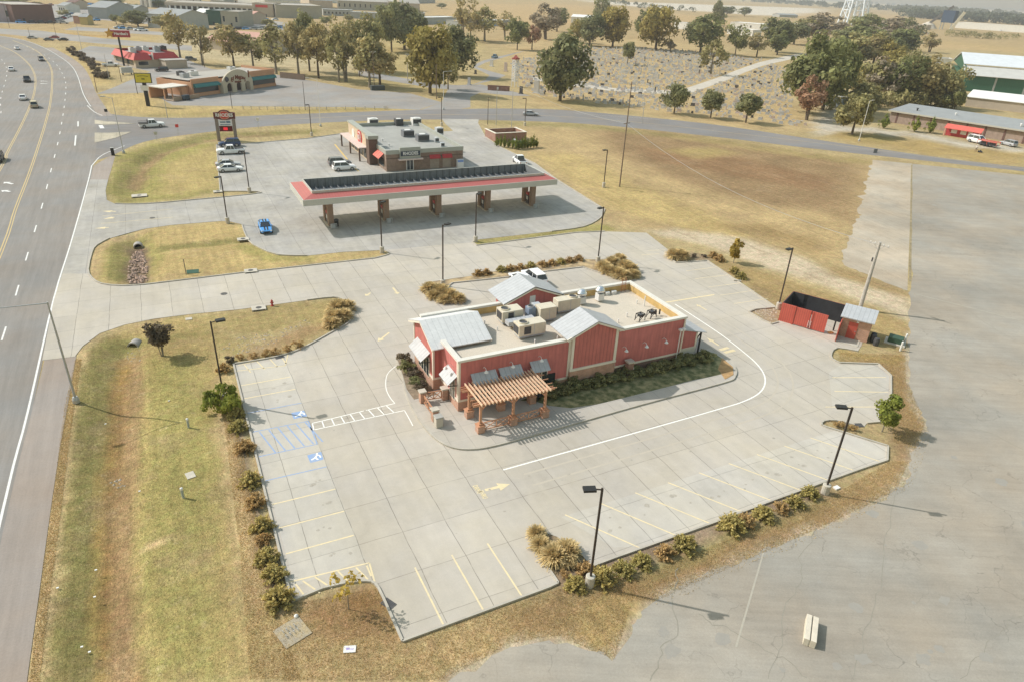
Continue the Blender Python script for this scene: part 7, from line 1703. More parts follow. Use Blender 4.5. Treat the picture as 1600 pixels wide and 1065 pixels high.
for key, px, r, lb in (('rust0', (1114, 402), .8, 'rusty shrub right of the small east bed'), ('rust1', (1124, 408), .85, 'rusty shrub beside the little yellow maple'), ('spray1', (1147, 427), .8, 'green shrub left of the pair by the kerb block'), ('spray0', (1158, 435), .8, 'green shrub right of the pair by the kerb block'), ('dk0', (1083, 402), .4, 'small dark plant in the east bed, left'), ('dk1', (1100, 402), .35, 'small dark plant in the east bed, right'), ('ball0', (1309, 668), .5, 'small round brown shrub on the island by the green maple, left one'), ('ball1', (1330, 671), .42, 'small round brown shrub on the island by the green maple, right one'), ('ball1', (882, 901), .35, 'tiny brown plant in mulch of the near bed')): shrub(key, px, r, lb, group=gE)
gX = 'clipped shrubs along the red wall'
for k in range(19):
    x = 29.0 + k * 1.12; shrub(f'box{k % 3}', None, .86 if k > 3 else .95, f'clipped dark shrub along the long red wall, {ORD[k]} from the pergola', group=gX, at=(x, 48.75 + .12 * math.sin(k * 2.1)), z=.17, h=.95)
for k, (x, y, r) in enumerate(((18.9, 60.0, .8), (18.6, 58.4, .75), (18.7, 56.9, .7), (18.5, 55.4, .7), (18.6, 54.1, .6))): shrub(('dk0', 'box0', 'dk1', 'box1', 'dk0')[k], None, r, f'dark shrub in the mulch bed before the front gable, {ORD[k]} from the back', group='shrubs before the front gable', at=(x, y), z=.17, h=1.1)
gH = 'dark shrubs along the highway verge'
for k, px in enumerate(((111, 82), (119, 87), (127, 91), (135, 97), (141, 101), (147, 106), (152, 114), (157, 121), (163, 123))): shrub(f'dk{k % 2}', px, 1.9, f'dark shrub on the far highway verge, {ORD[k]} from the back', group=gH, h=.9)
# individual small trees of the lot
def near_tree(key, leafm, px, h, w, n, leaf, z0, label, shape='round', seed=0, gap=.2, r=.06, multi=1, limbs=8, clumps=26, name='young_tree'):
    rng = np.random.default_rng(seed + 900); V, T, C = crown_arrays(rng, w, w, z0, h, n, leaf, clumps, shape, gap, .3); x, y = G(*px); t = thing(name, label, 'tree', (x, y, 0), .4)
    for nm, me in (('trunk', trunk_mesh(rng, h, r, C, limbs, M_BARKG, .3, multi)), ('crown', quad_mesh('crown', V, T, LEAF[leafm]))): o = bpy.data.objects.new(nm, me); COL.objects.link(o); o.parent = t
near_tree('m1', 'bright', (1378, 674), 3.7, 1.05, 2400, .20, 1.0, 'young maple with bright green crown at the right lot edge', seed=1, clumps=34)
near_tree('m2', 'gold', (1146, 411), 3.4, .85, 1300, .24, .8, 'little yellow green maple by the east kerb', seed=2, shape='tall')
near_tree('m3', 'purple', (254, 556), 3.3, 1.35, 1700, .22, 1.1, 'multi stemmed tree with dark purple green crown on the verge', seed=3, multi=4, limbs=5, r=.05, shape='vase')
near_tree('m4', 'gold', (545, 951), 3.6, .85, 190, .19, 1.1, 'leafless looking sapling with few yellow leaves in bottom corner bed', seed=4, limbs=12, r=.035, clumps=12, gap=.9)
# dry grass standing on the verges: beyond counting
def grass_field(name, polys, n, hmin, hmax, leafm, seed, w=.03):
    rng = np.random.default_rng(seed); V = []; T = []
    for px, k in polys:
        wv = P(*px); lo = np.array(wv).min(0); hi = np.array(wv).max(0); q = rng.uniform(lo, hi, (int(n * k) * 4, 2)); q = q[inside(q, wv)][:int(n * k)]; z = relief(q)
        for (x, y), zz_ in zip(q, z):
            h = rng.uniform(hmin, hmax); a = rng.uniform(0, 6.28); lx, ly = rng.normal(0, .3, 2) * h; s = np.array([math.cos(a), math.sin(a), 0]) * w * rng.uniform(.6, 1.5); b0 = np.array([x, y, zz_ - .02]); tp = b0 + np.array([lx, ly, h])
            br = rng.uniform(.7, 1.25); V += [b0 - s, b0 + s, tp + s * .3, tp - s * .3]; T += [(br, rng.random(), 0)] * 4
    o = bpy.data.objects.new(name, quad_mesh(name, np.array(V), np.array(T), LEAF[leafm])); COL.objects.link(o); tag(o, kind='stuff')
grass_field('dry_grass', [(((118, 560), (128, 560), (108, 690), (95, 800), (75, 950), (62, 1065), (45, 1065), (65, 900), (85, 760), (100, 640)), 1.0), (((345, 620), (365, 640), (400, 800), (430, 940), (470, 1060), (390, 1060), (375, 860)), 1.3), (((445, 945), (590, 918), (628, 1003), (870, 920), (1000, 900), (960, 1030), (870, 992), (800, 1004), (740, 1036), (690, 1062), (440, 1062)), 2.2), (((1390, 720), (1420, 720), (1400, 765), (1300, 815), (1020, 940), (940, 925), (1130, 845), (1290, 780)), 1.5), (((1395, 590), (1420, 600), (1445, 660), (1430, 700), (1395, 690)), .6), (((1310, 550), (1415, 555), (1415, 600), (1396, 590), (1375, 566), (1312, 564)), .5)], 16000, .04, .13, 'straw', 5, .014)
grass_field('edge_weeds', [(((1020, 955), (1150, 892), (1300, 832), (1425, 760), (1455, 680), (1440, 640), (1415, 640), (1420, 740), (1300, 805), (1020, 930)), .5), (((1416, 258), (1432, 258), (1430, 600), (1412, 600)), .5), (((1310, 250), (1372, 250), (1330, 420), (1290, 400)), .5)], 5000, .05, .16, 'straw', 9, .02)
grass_field('verge_grass', [(((120, 565), (165, 525), (300, 498), (340, 510), (350, 610), (375, 860), (390, 1060), (60, 1060), (95, 800)), 2.6)], 22000, .03, .10, 'turf', 6, .014)
# ------------------------------------------------------------------ background buildings
def frame(near, right):
    """local frame of a building from two photo points along its near wall"""
    a, b = Vector(G(*near)), Vector(G(*right)); d = b - a; return (a.x, a.y, 0.0), math.atan2(d.y, d.x), d.length
def windows_row(par, n, L, z0, z1, w, m_=None, y=-.05, x0=1.0, name='window'):
    for i in range(n):
        x = x0 + (L - 2 * x0 - w) * i / max(1, n - 1); b = MB(); b.box(x, x + w, y - .03, y + .04, z0, z1); wf = b.build(name, M_TRIM, par)
        b = MB(); b.box(x + .1, x + w - .1, y - .06, y - .03, z0 + .1, z1 - .1); b.build('pane', M_GLASS, wf)
def block(name, near, right, h, depth, wall, roof, label, cat='building', kind='flat', win=0, door=None, band=None, ridge=2.0, over=.4, x0=0.0):
    o, a, L = frame(near, right); t = thing(name, label, cat, o, a); b = MB(); b.box(0, L, 0, depth, 0, h)
    if kind == 'gable':
        for x in (0, L - .2): b.slab([(x, 0, h), (x, depth / 2, h + ridge - .05), (x, depth, h)], (.2, 0, 0))
    b.build('wall', wall, t); b = MB()
    if kind == 'flat':
        for q in ((-.15, L + .15, -.15, .25), (-.15, L + .15, depth - .25, depth + .15), (-.15, .25, .25, depth - .25), (L - .25, L + .15, .25, depth - .25)): b.box(*q, h, h + .5)
        b.build('parapet', band or wall, t); b = MB(); b.box(.25, L - .25, .25, depth - .25, h, h + .12); b.build('roof', roof, t)
    elif kind == 'gable':
        for s in (0, 1):
            ye = -over if s == 0 else depth + over; b.slab([(-over, depth / 2, h + ridge), (L + over, depth / 2, h + ridge), (L + over, ye, h - .1), (-over, ye, h - .1)], (0, 0, .15))
        b.build('roof', roof, t)
    elif kind == 'shed':
        b.slab([(-over, -over, h), (L + over, -over, h), (L + over, depth + over, h + ridge), (-over, depth + over, h + ridge)], (0, 0, .2)); b.build('roof', roof, t)
    if win: windows_row(t, win, L, h * .3, h * .72, min(1.8, L / win * .55))
    if door: b = MB(); b.box(L * door, L * door + 1.2, -.09, -.02, 0, 2.2); b.build('door', M_GLASS, t)
    return t, L
def mm(name, c, **k): return mat(name, c, .85, .08, .4, **k)
M_RF_G = mm('roof grey', (.30, .31, .31)); M_RF_W = mm('roof white', (.74, .73, .70)); M_RF_T = mm('roof taupe', (.40, .37, .33)); M_RF_P = mm('roof pink', (.50, .29, .23)); M_ST_P = mm('stucco peach', (.56, .32, .20)); M_ST_C = mm('stucco cream', (.55, .49, .39)); M_TEAL = ribbed('teal awning', (.045, .20, .20), 0, .6, .15, .6)
M_BRN = mm('brown wall', (.17, .10, .085)); M_GRN = ribbed('green siding', (.035, .12, .075), 0, 1.0, .15, .6); M_GRW = mm('grey wall', (.36, .37, .36)); M_TANW = mm('tan wall', (.47, .40, .32)); M_OLW = mm('olive grey wall', (.36, .345, .29)); M_WHW = mm('white wall', (.66, .65, .62))
# arched restaurant
o, a, L = frame((302, 152), (431, 134)); arch_r = thing('arched_restaurant', 'peach stucco restaurant with cream arched front and teal awnings', 'restaurant', o, a)
h1 = 4.2; H = HT((369, 144), (369, 109)); fx0, fx1 = L * .30, L * .66; FW = fx1 - fx0
b = MB(); b.box(0, fx0, 0, 15, 0, h1); b.box(fx1, L, 0, 15, 0, h1 + .4); b.box(fx0, fx1, 1.2, 15, 0, h1); b.build('wall', M_ST_P, arch_r)
MB().box(0, fx0, -.1, .2, h1, h1 + .9).build('parapet', M_ST_P, arch_r)
b = MB(); b.box(fx1, L + .1, -.1, .2, h1 + .4, h1 + 1.3); b.box(L - .2, L + .1, .2, 15, h1 + .4, h1 + 1.3); b.build('parapet', M_ST_P, arch_r)
b = MB(); b.box(.2, L - .2, 1.3, 14.8, h1 + .41, h1 + .5); b.build('roof', M_RF_T, arch_r)
# facade with three arched openings
b = MB(); n = 14; op = []; ow = FW * .17; 
cs = [fx0 + FW * f for f in (.22, .53, .82)]; zsp = 1.9
top = [(fx0 + FW * i / 24, h1 * .78 + (H - h1 * .78) * math.sin(math.pi * i / 24) ** .75) for i in range(25)]
def arch_z(x):
    for c in cs:
        if abs(x - c) < ow / 2: return zsp + math.sqrt(max(0, (ow / 2) ** 2 - (x - c) ** 2))
    return 0.0
xs = sorted(set([round(fx0 + FW * i / 24, 3) for i in range(25)] + [round(c + ow / 2 * math.cos(math.pi * j / 8) * .999, 3) for c in cs for j in range(9)] + [round(c + s * ow / 2 * 1.001, 3) for c in cs for s in (-1, 1)]))
def tz(x): t_ = (x - fx0) / FW; return h1 * .78 + (H - h1 * .78) * max(0, math.sin(math.pi * t_)) ** .6
for x0_, x1_ in zip(xs[:-1], xs[1:]):
    za, zb = arch_z(x0_), arch_z(x1_); xm = (x0_ + x1_) / 2
    if arch_z(xm) == 0: za = zb = 0
    b.slab([(x0_, -1.6, za), (x1_, -1.6, zb), (x1_, -1.6, tz(x1_)), (x0_, -1.6, tz(x0_))], (0, .5, 0))
b.build('arched_front', M_ST_C, arch_r)
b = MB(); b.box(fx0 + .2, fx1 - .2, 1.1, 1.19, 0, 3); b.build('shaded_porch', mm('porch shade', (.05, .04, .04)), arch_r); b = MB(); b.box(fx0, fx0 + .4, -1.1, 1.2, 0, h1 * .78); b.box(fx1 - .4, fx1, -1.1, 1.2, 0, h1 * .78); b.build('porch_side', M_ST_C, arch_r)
M_RUST = mm('rust lettering', (.20, .07, .04))
for j, ch in enumerate('El Maguey'):
    f = (j - 4) / 4.6
    if ch == ' ': continue
    letters('sign_lettering', ch, 1.75, M_RUST, arch_r, (fx0 + FW * .52 + f * 3.1, -1.68, H - 2.35 - .8 * f * f), (R(90), -f * .35, 0), .05, .05)
letters('sign_lettering', 'Mexican', .8, M_RUST, arch_r, (fx0 + FW * .5, -1.68, H - 3.7), (R(90), 0, 0), .03, .05)
b = MB(); b.lathe([(.1, 0), (.7, .6), (.6, 1.3), (.15, 1.6)], (fx0 + FW * .14, -1.66), 10, h1 - .9); b.build('painted_figure', mm('painted ornament', (.10, .09, .10)), arch_r); b = MB(); b.box(fx0 + FW * .86, fx0 + FW * .9, -1.7, -1.6, h1 - .2, h1 + 1.9); b.build('painted_figure', M_RUST, arch_r)
for x0_, x1_ in ((.6, fx0 - .4), (fx1 + .5, L - .3)):
    b = MB(); z = 3.4
    b.loft([[(xx, -.02, z + .3), (xx, -.7, z + .1), (xx, -1.1, z - .5), (xx, -1.1, z - .75), (xx, -.02, z - .75)] for xx in (x0_, x1_)]); b.build('awning', M_TEAL, arch_r)
    b = MB(); b.box(x0_, x1_, -.06, -.01, 1.0, 2.5); b.build('window', M_GLASS, arch_r); b = MB(); b.box(x0_ - .2, x1_ + .2, -.3, -.02, 0, .8); b.build('planter_ledge', M_ST_P, arch_r)
# terrace of the arched restaurant
b = MB(); b.box(-9.0, 0, 1.5, 8, 3.1, 3.35); b.build('terrace_roof', mm('terrace roof', (.62, .58, .52)), arch_r)
for x in (-8.7, -6, -3, -.3): b = MB(); b.bar((x, 1.7, 0), (x, 1.7, 3.1), .3); b.build('terrace_post', M_ST_P, arch_r)
MB().box(-9, -2.8, 7.5, 8, 0, 3.1).build('terrace_wall', M_ST_P, arch_r); MB().box(-2.5, 0, 1.7, 2.0, 0, 2.9).build('terrace_wall', M_ST_P, arch_r); b = MB(); b.box(-9.5, 0, -2.8, 1.2, .1, .25); b.box(-9.5, 0, -2.8, -2.6, .25, 1.2); b.build('deck', mm('deck wood', (.36, .27, .2)), arch_r)
for k, (lx, ly, sx, col, lb) in enumerate(((4, 7, 1.2, M_HGREY, 'grey rooftop unit on the left wing of the arched restaurant'), (9, 9, 1.5, M_WHITE, 'white rooftop unit on the roof of the arched restaurant'), (26, 10, 1.2, M_WHITE, 'white rooftop unit on the right wing of the arched restaurant'), (6, 11, .9, M_HDARK, 'black round exhaust fan on the arched restaurant'))):
    p = loc_to(o, a, lx, ly, h1 + .5); t = thing('rooftop_unit', lb, 'air conditioner', p, a); b = MB(); b.box(-sx, sx, -.8, .8, 0, 1.3); b.build('cabinet', col, t); b = MB(); b.lathe([(.5, 1.3), (.55, 1.45)], n=10); b.build('fan_guard', M_HDARK, t)
p = loc_to(o, a, -5.5, -3.2); t = thing('equipment_box', 'dark box with wheels before the terrace of the arched restaurant', 'cart', p, a); b = MB(); b.box(-1, 1, -.6, .6, .3, 1.5); b.build('body', mat('blue black', (.05, .07, .09)), t); b = MB(); [b.tube((sx, -.62, .3), (sx, .62, .3), .3, n=10) for sx in (-.7, .7)]; b.build('wheel', M_TYRE, t)
# red roofed fast food restaurant
o, a, L = frame((213, 107), (280, 104)); ff = thing('fast_food_restaurant', 'fast food restaurant with red mansard roof and rooftop units', 'restaurant', o, a); D_ = 22.0; hw = 3.0
b = MB(); b.box(0, L, 0, D_, 0, hw); b.build('wall', M_TANW, ff)
M_MAN = ribbed('red mansard', (.50, .06, .06), 3, .8, .2, .55)
b = MB(); e = .7; zt = 5.2
Oq = [(-e, -e), (L * .38, -e), (L * .38, D_ + e), (-e, D_ + e)]; Iq = [(.8, .8), (L * .38 - .8, .8), (L * .38 - .8, D_ - .8), (.8, D_ - .8)]
for (Oq, Iq) in ((Oq, Iq), ([(L * .42, -e * .5), (L + e, -e * .5), (L + e, D_ + e), (L * .42, D_ + e)], [(L * .42 + .8, 1.0), (L - .8, 1.0), (L - .8, D_ - .8), (L * .42 + .8, D_ - .8)])):
    for k in range(4): b.poly3([(*Oq[k], hw - .1), (*Oq[(k + 1) % 4], hw - .1), (*Iq[(k + 1) % 4], zt), (*Iq[k], zt)])
b.build('mansard_roof', M_MAN, ff); b = MB(); b.box(.6, L - .6, .8, D_ - .8, 4.2, 4.3); b.build('roof', M_RF_G, ff); b = MB(); b.box(L * .40, L * .41, -.9, .3, hw - .2, zt + .1); b.build('roof_divider', M_WHITE, ff)
windows_row(ff, 3, L * .36, .9, 2.4, 2.2); b = MB(); b.box(L * .55, L * 1.05, -6, -.02, 0, 2.9); b.build('side_room', M_TANW, ff); b = MB(); b.box(L * .53, L * 1.07, -6.2, -.3, 2.9, 3.1); b.build('side_room_roof', M_RF_T, ff)
b = MB(); b.box(-.08, -.02, 2, D_ - 2, .9, 2.5); b.build('window', M_GLASS, ff)
for k, (lx, ly, c) in enumerate(((4, 12, M_WHITE), (7, 14, M_HGREY), (10, 15, M_WHITE), (14, 14, M_HGREY), (17, 15, M_HDARK))):
    t = thing('rooftop_unit', ('white', 'grey', 'white', 'grey', 'dark')[k] + f' rooftop unit on the red mansard restaurant, {ORD[k]} from the left', 'air conditioner', loc_to(o, a, lx, ly, 4.3), a, 'units on the red mansard restaurant'); b = MB(); b.box(-1.1, 1.1, -1, 1, 0, 1.9); b.build('cabinet', c, t); b = MB(); b.lathe([(.6, 1.9), (.65, 2.1)], n=10); b.build('fan_guard', M_HDARK, t)
x, y = G(199, 117); t = thing('menu_board', 'white and grey drive through board before the red roofed restaurant', 'board', (x, y, 0), a); b = MB(); b.box(-2, 2, -.3, .3, .6, 2.6); b.build('panel', M_WHITE, t); b = MB(); b.box(-1.7, 1.7, -.34, -.3, .8, 2.4); b.build('screen', M_HGREY, t); b = MB(); b.box(-1.6, -1.3, -.2, .2, 0, .6); b.box(1.3, 1.6, -.2, .2, 0, .6); b.build('leg', M_HDARK, t)
# its pole sign with a star
x, y = G(194, 103); hp = HT((194, 103), (187, 58)); t = thing('pole_sign', 'tall red pole sign with yellow star and white script', 'sign', (x, y, 0), R(-12)); b = MB(); b.tube((0, 0, 0), (0, 0, hp), .35, n=10); b.build('pole', M_BLACK, t)
b = MB(); b.box(-2.4, 4.2, -.35, .35, hp - .1, hp + 2.3); b.build('sign_box', mat('pole sign red', (.36, .05, .06), .5), t); sp = []
for k in range(10): rr = 1.75 if k % 2 == 0 else .85; sp.append((-2.8 + rr * math.sin(k * math.pi / 5), hp + 1.2 + rr * math.cos(k * math.pi / 5)))
b = MB(); b.loft([[(p[0], yy, p[1]) for p in sp] for yy in (-.55, .55)]); b.build('star', mat('star yellow', (.55, .30, .05), .5), t)
letters('sign_lettering', "Hardee's", 1.35, M_WHITE, t, (1.2, -.42, hp + 1.15), (R(90), 0, 0), .05, .03, 1.0)
# yellow billboard
x, y = G(232, 166); hp = HT((232, 166), (226, 130)); t = thing('yellow_billboard', 'yellow sign panel on thick dark pole beside the arched restaurant', 'sign', (x, y, 0), R(-14)); b = MB(); b.box(-.45, .45, -.4, .4, 0, hp); b.build('pole', M_BLACK, t); b = MB(); b.box(-2.1, 2.1, -.3, .3, hp, hp + 2.6); b.build('panel_frame', M_HDARK, t)
b = MB(); b.box(-1.95, 1.95, -.34, -.3, hp + .15, hp + 2.45); b.build('panel', mat('billboard yellow', (.62, .52, .05), .5), t); b = MB(); b.loft([[(p * 1.4, yy, hp + 1.75 + .25 * math.cos(p * 1.2)) for p in (-1, -.5, 0, .5, 1)] + [(p * 1.4, yy, hp + 1.55 + .25 * math.cos(p * 1.2)) for p in (1, .5, 0, -.5, -1)] for yy in (-.36, -.345)]); b.box(-.4, .4, -.36, -.345, hp + .9, hp + 1.3); b.build('sign_print', mat('olive ink', (.22, .2, .03)), t); b = MB(); b.box(-1.0, 1.0, -.45, -.40, hp - 2.0, hp - .6); b.build('lower_panel', M_WHITE, t)
# long brick building on the right
t, L = block('long_brick_building', (1388, 191), (1640, 232), 3.6, 15, brick_mat('buff brick', (.36, .26, .21), (.30, .22, .18), (.4, .33, .28)), M_RF_G, 'long low brown brick building with grey roof beside the street', kind='shed', ridge=1.0, over=.7)
for k in range(9): MB().box(2 + k * (L - 4) / 8, 2.5 + k * (L - 4) / 8, -.12, -.01, 0, 3.4).build('pilaster', M_BRN, t)
b = MB(); b.box(-.75, L + .7, -.8, -.65, 3.4, 3.85); b.build('fascia', mm('fascia grey', (.50, .48, .42)), t)
for k, (lx, ly) in enumerate(((6, 5), (17, 7), (36, 4), (40, 7))):
    p = loc_to(tuple(t.location), t.rotation_euler.z, lx, ly, 4.2); tag(MB().lathe([(.25, 0), (.25, .5), (.4, .55), (.3, .8)], n=10).build('roof_vent', M_WHITE if k in (1, 2) else M_HDARK, loc=p), ('dark', 'white', 'white', 'dark')[k] + f' roof vent on the long brick building, {ORD[k]} from the left', 'vent')
oo, aa, LL = frame((1473, 212), (1527, 221)); t = thing('entrance_porch', 'red porch with sloped awning on the front of the long brick building', 'porch', oo, aa); b = MB(); b.box(0, LL, 1.6, 1.75, 0, 2.8); b.build('front_wall', mat('porch red', (.42, .06, .06), .6), t); b = MB(); b.slab([(-.3, 0, 2.2), (LL + .3, 0, 2.2), (LL + .3, 1.8, 3.3), (-.3, 1.8, 3.3)], (0, 0, .12)); b.build('awning', mat('awning coral', (.60, .13, .10), .6), t)
for x in (.1, LL - .1): b = MB(); b.bar((x, .2, 0), (x, .2, 2.3), .3); b.build('post', mat('porch trim', (.60, .33, .25)), t)
for x in (LL * .15, LL * .42): b = MB(); b.box(x, x + 1.6, 1.52, 1.6, .9, 2.0); b.build('window', M_WHITE, t)
b = MB(); b.box(LL * .64, LL * .64 + 1.1, 1.5, 1.6, 0, 2.1); b.build('door', M_WHITE, t)
block('white_roofed_shed', (1507, 166), (1640, 182), 3.4, 13, M_TANW, M_RF_W, 'low shed with bright white roof behind the long brick building', kind='shed', ridge=1.6); block('blue_grey_shed', (1313, 170), (1343, 166), 3.8, 12, mm('blue grey wall', (.28, .32, .36)), M_RF_W, 'small blue grey shed half hidden by the olive tree', kind='shed', ridge=.4)
# green barn
oo, aa, LL = frame((1502, 142), (1660, 156)); barn = thing('green_barn', 'large green metal barn with pale two level roof', 'barn', oo, aa); hs = HT((1510, 143), (1510, 118)); b = MB(); b.box(0, LL, 0, 60, 0, hs)
rz_ = hs + 7.5
b.slab([(0, 0, hs), (0, 13, hs + 3.2), (0, 36, rz_), (0, 60, hs + 2)], (.3, 0, 0)); b.build('wall', M_GRN, barn)
b = MB(); b.slab([(-.6, -.8, hs - .2), (LL, -.8, hs - .2), (LL, 15, hs + 3.0), (-.6, 15, hs + 3.0)], (0, 0, .2)); b.build('lower_roof', mm('barn roof grey', (.50, .49, .46)), barn)
b = MB(); b.slab([(-.6, 14, hs + 3.6), (LL, 14, hs + 3.6), (LL, 36, rz_), (-.6, 36, rz_)], (0, 0, .2)); b.slab([(-.6, 36, rz_), (LL, 36, rz_), (LL, 61, hs + 2), (-.6, 61, hs + 2)], (0, 0, .2)); b.build('upper_roof', mm('barn roof pale', (.60, .63, .66)), barn)
for x in (LL * .3, LL * .6): b = MB(); b.box(x, x + .8, -.1, -.01, 0, hs); b.build('door_track', M_GRW, barn)
block('low_trailer_row', (1443, 98), (1486, 101), 3.0, 9, M_WHW, M_RF_G, 'row of low pale trailers left of the green barn'); 
# white building left of barn, plant on the horizon
block('white_long_plant', (1492, 44), (1660, 56), 9, 25, M_WHW, M_RF_W, 'long white industrial building on the horizon at right', win=0)
oo, aa, LL = frame((1464, 46), (1492, 48)); t = thing('batch_plant', 'dark blue batching plant with slanted conveyors on the horizon', 'plant', oo, aa); b = MB(); b.box(2, LL * .75, 0, 16, 10, 27); b.build('silo_block', mat('plant dark blue', (.05, .08, .14)), t); b = MB(); [b.bar((x, y, 0), (x, y, 10), 1.2) for x in (3, LL * .7) for y in (1, 15)]; b.build('leg', M_GRW, t)
b = MB(); b.bar((-14, 4, 8), (LL * .5, 4, 33), 2.5, 3); b.build('conveyor', mat('conveyor', (.12, .11, .1)), t); b = MB(); b.bar((LL * .8, -6, 0), (LL * 1.25, -2, 26), 4, 4); b.build('conveyor', mm('pale conveyor', (.62, .57, .45)), t); b = MB(); b.lathe([(14, 0), (9, 6), (1, 10)], (-16, 6), 14); b.build('gravel_heap', mm('gravel heap', (.55, .5, .42)), t)
# water tower legs
ctr = Vector(G(1331, 40)); t = thing('water_tower', 'white steel legs of a water tower cut off by the top edge of the photo', 'water tower', (ctr.x, ctr.y, 0)); rb_, rt_, Hh = 21.0, 12, 62
for k in range(6):
    an = k * math.pi / 3 + .3; b = MB(); b.tube((rb_ * math.cos(an), rb_ * math.sin(an), 0), (rt_ * math.cos(an), rt_ * math.sin(an), Hh), 1.5, 1.4, 10); b.build('leg', mat('tower white', (.70, .76, .84), .5), t)
for j in range(4):
    z0, z1 = 8 + j * 13, 8 + (j + 1) * 13
    for k in range(6):
        a0, a1 = k * math.pi / 3 + .3, (k + 1) * math.pi / 3 + .3; r0 = rb_ + (rt_ - rb_) * z0 / Hh; r1 = rb_ + (rt_ - rb_) * z1 / Hh
        b = MB(); b.tube((r0 * math.cos(a0), r0 * math.sin(a0), z0), (r1 * math.cos(a1), r1 * math.sin(a1), z1), .35, n=5); b.tube((r0 * math.cos(a1), r0 * math.sin(a1), z0), (r1 * math.cos(a0), r1 * math.sin(a0), z1), .35, n=5); b.tube((r1 * math.cos(a0), r1 * math.sin(a0), z1), (r1 * math.cos(a1), r1 * math.sin(a1), z1), .5, n=5); b.build('brace', mat('tower white', (.70, .76, .84)), t)
b = MB(); b.tube((0, 0, 0), (0, 0, Hh), 2.0, n=12); b.build('riser', mat('tower white', (.70, .76, .84)), t); b = MB(); b.lathe([(3, Hh - 5), (13, Hh - 1), (17, Hh + 6), (16, Hh + 13), (8, Hh + 18), (1, Hh + 20)], n=24); b.build('tank', mat('tower white', (.70, .76, .84)), t)
# town at the top left
block('brown_shop', (24, 35.5), (87, 34.5), 9.5, 40, M_BRN, M_RF_T, 'dark brown flat roofed shop at the top left', door=.2); block('red_trimmed_store', (-40, 33), (20, 34.5), 9, 35, mm('store mauve', (.42, .36, .40)), M_RF_T, 'pale store with red trim at the top left corner', win=4, door=.6)
block('grey_warehouse', (140, 28.5), (169, 30), 7, 36, M_GRW, M_RF_G, 'grey gabled warehouse beside the town car park', kind='gable', ridge=3.5); block('small_yellow_hut', (126, 39), (138, 39.5), 4.5, 8, mm('yellow wall', (.48, .40, .18)), M_RF_G, 'small yellow and grey hut by the far road', kind='gable', ridge=1.5); block('pink_hut', (116, 37), (125, 37.5), 4.5, 8, mm('pink wall', (.42, .26, .22)), M_RF_T, 'small brick coloured hut by the far road', kind='gable', ridge=1.5)
block('dark_green_shop', (325, 39.5), (346, 40.5), 9, 22, mm('dark green wall', (.05, .11, .085)), M_RF_G, 'dark green box shop in the town', door=.4); block('olive_shop', (347, 41), (375, 42.5), 9, 24, M_OLW, M_RF_T, 'olive grey box shop next to the dark green one', win=2, door=.5)
block('grey_metal_shop', (232, 43), (282, 47), 8, 26, mm('light grey wall', (.42, .44, .44)), M_RF_G, 'light grey metal shop behind the brown trees', kind='gable', ridge=3, win=3)
t, L = block('strip_mall', (262, 20), (402, 26), 8, 40, M_TANW, M_RF_T, 'long tan strip mall with dark arcade in the town', win=0)
for k in range(16): b = MB(); b.box(3 + k * (L - 6) / 15, 4.2 + k * (L - 6) / 15, -4, -2.8, 0, 6); b.build('arcade_post', M_WHW, t)
b = MB(); b.box(0, L, -4.2, -.1, 6, 8.2); b.build('arcade_roof', M_TANW, t); b = MB(); b.box(1, L - 1, -.12, -.02, .3, 5.4); b.build('shop_front', M_HDARK, t)
block('pink_roofed_house', (322, 76), (402, 84), 4, 26, M_TANW, M_RF_P, 'low building with dusty pink roof behind the row of trees', kind='gable', ridge=4)
t, L = block('red_signed_store', (396, 26), (428, 27.5), 10, 26, M_TANW, M_RF_T, 'tan store with red lettered sign in the town', door=.6); b = MB(); b.box(L * .15, L * .75, -.2, -.05, 7.2, 9.2); b.build('sign_board', mat('sign red', (.6, .06, .05)), t)
block('olive_box_store', (432, 28), (504, 29.5), 9.5, 45, M_OLW, M_RF_T, 'long olive grey box store beyond the autumn trees'); block('grey_roofed_shop', (415, 14), (470, 14), 8, 45, M_WHW, M_RF_G, 'shop with big grey gabled roof behind the olive box store', kind='gable', ridge=8); block('grey_hall', (484, 13), (520, 14), 8, 60, M_TANW, M_RF_G, 'small grey gabled hall right of the big grey roof', kind='gable', ridge=9)
block('terraced_housing', (528, 15), (606, 18), 9, 30, M_OLW, M_RF_T, 'long pale apartment row beyond the trees', kind='gable', ridge=5, win=10); block('storage_units', (505, 24.5), (552, 26), 5, 14, M_GRW, M_RF_W, 'white roofed storage units, nearer row', win=8); block('storage_units', (548, 29), (598, 31), 5, 14, M_GRW, M_RF_W, 'white roofed storage units before the tallest tree'); block('storage_units', (640, 29), (664, 30), 5, 14, M_GRW, M_RF_W, 'white roofed low building right of the tallest tree'); block('storage_units', (652, 39), (716, 37), 5, 16, M_GRW, M_RF_W, 'bright white roofed low building beyond the meadow'); block('storage_units', (716, 42), (800, 40), 4, 14, M_GRW, M_RF_W, 'white roofed low building behind the tall thin tree')
block('grey_barn', (638, 6), (680, 5), 9, 60, M_GRW, mm('barn blue grey', (.22, .24, .29)), 'blue grey barn on the tan field at the top', kind='gable', ridge=5); block('grey_house', (626, 17), (656, 18), 8, 25, M_TANW, M_RF_T, 'grey house at the edge of the tan field', kind='gable', ridge=5)
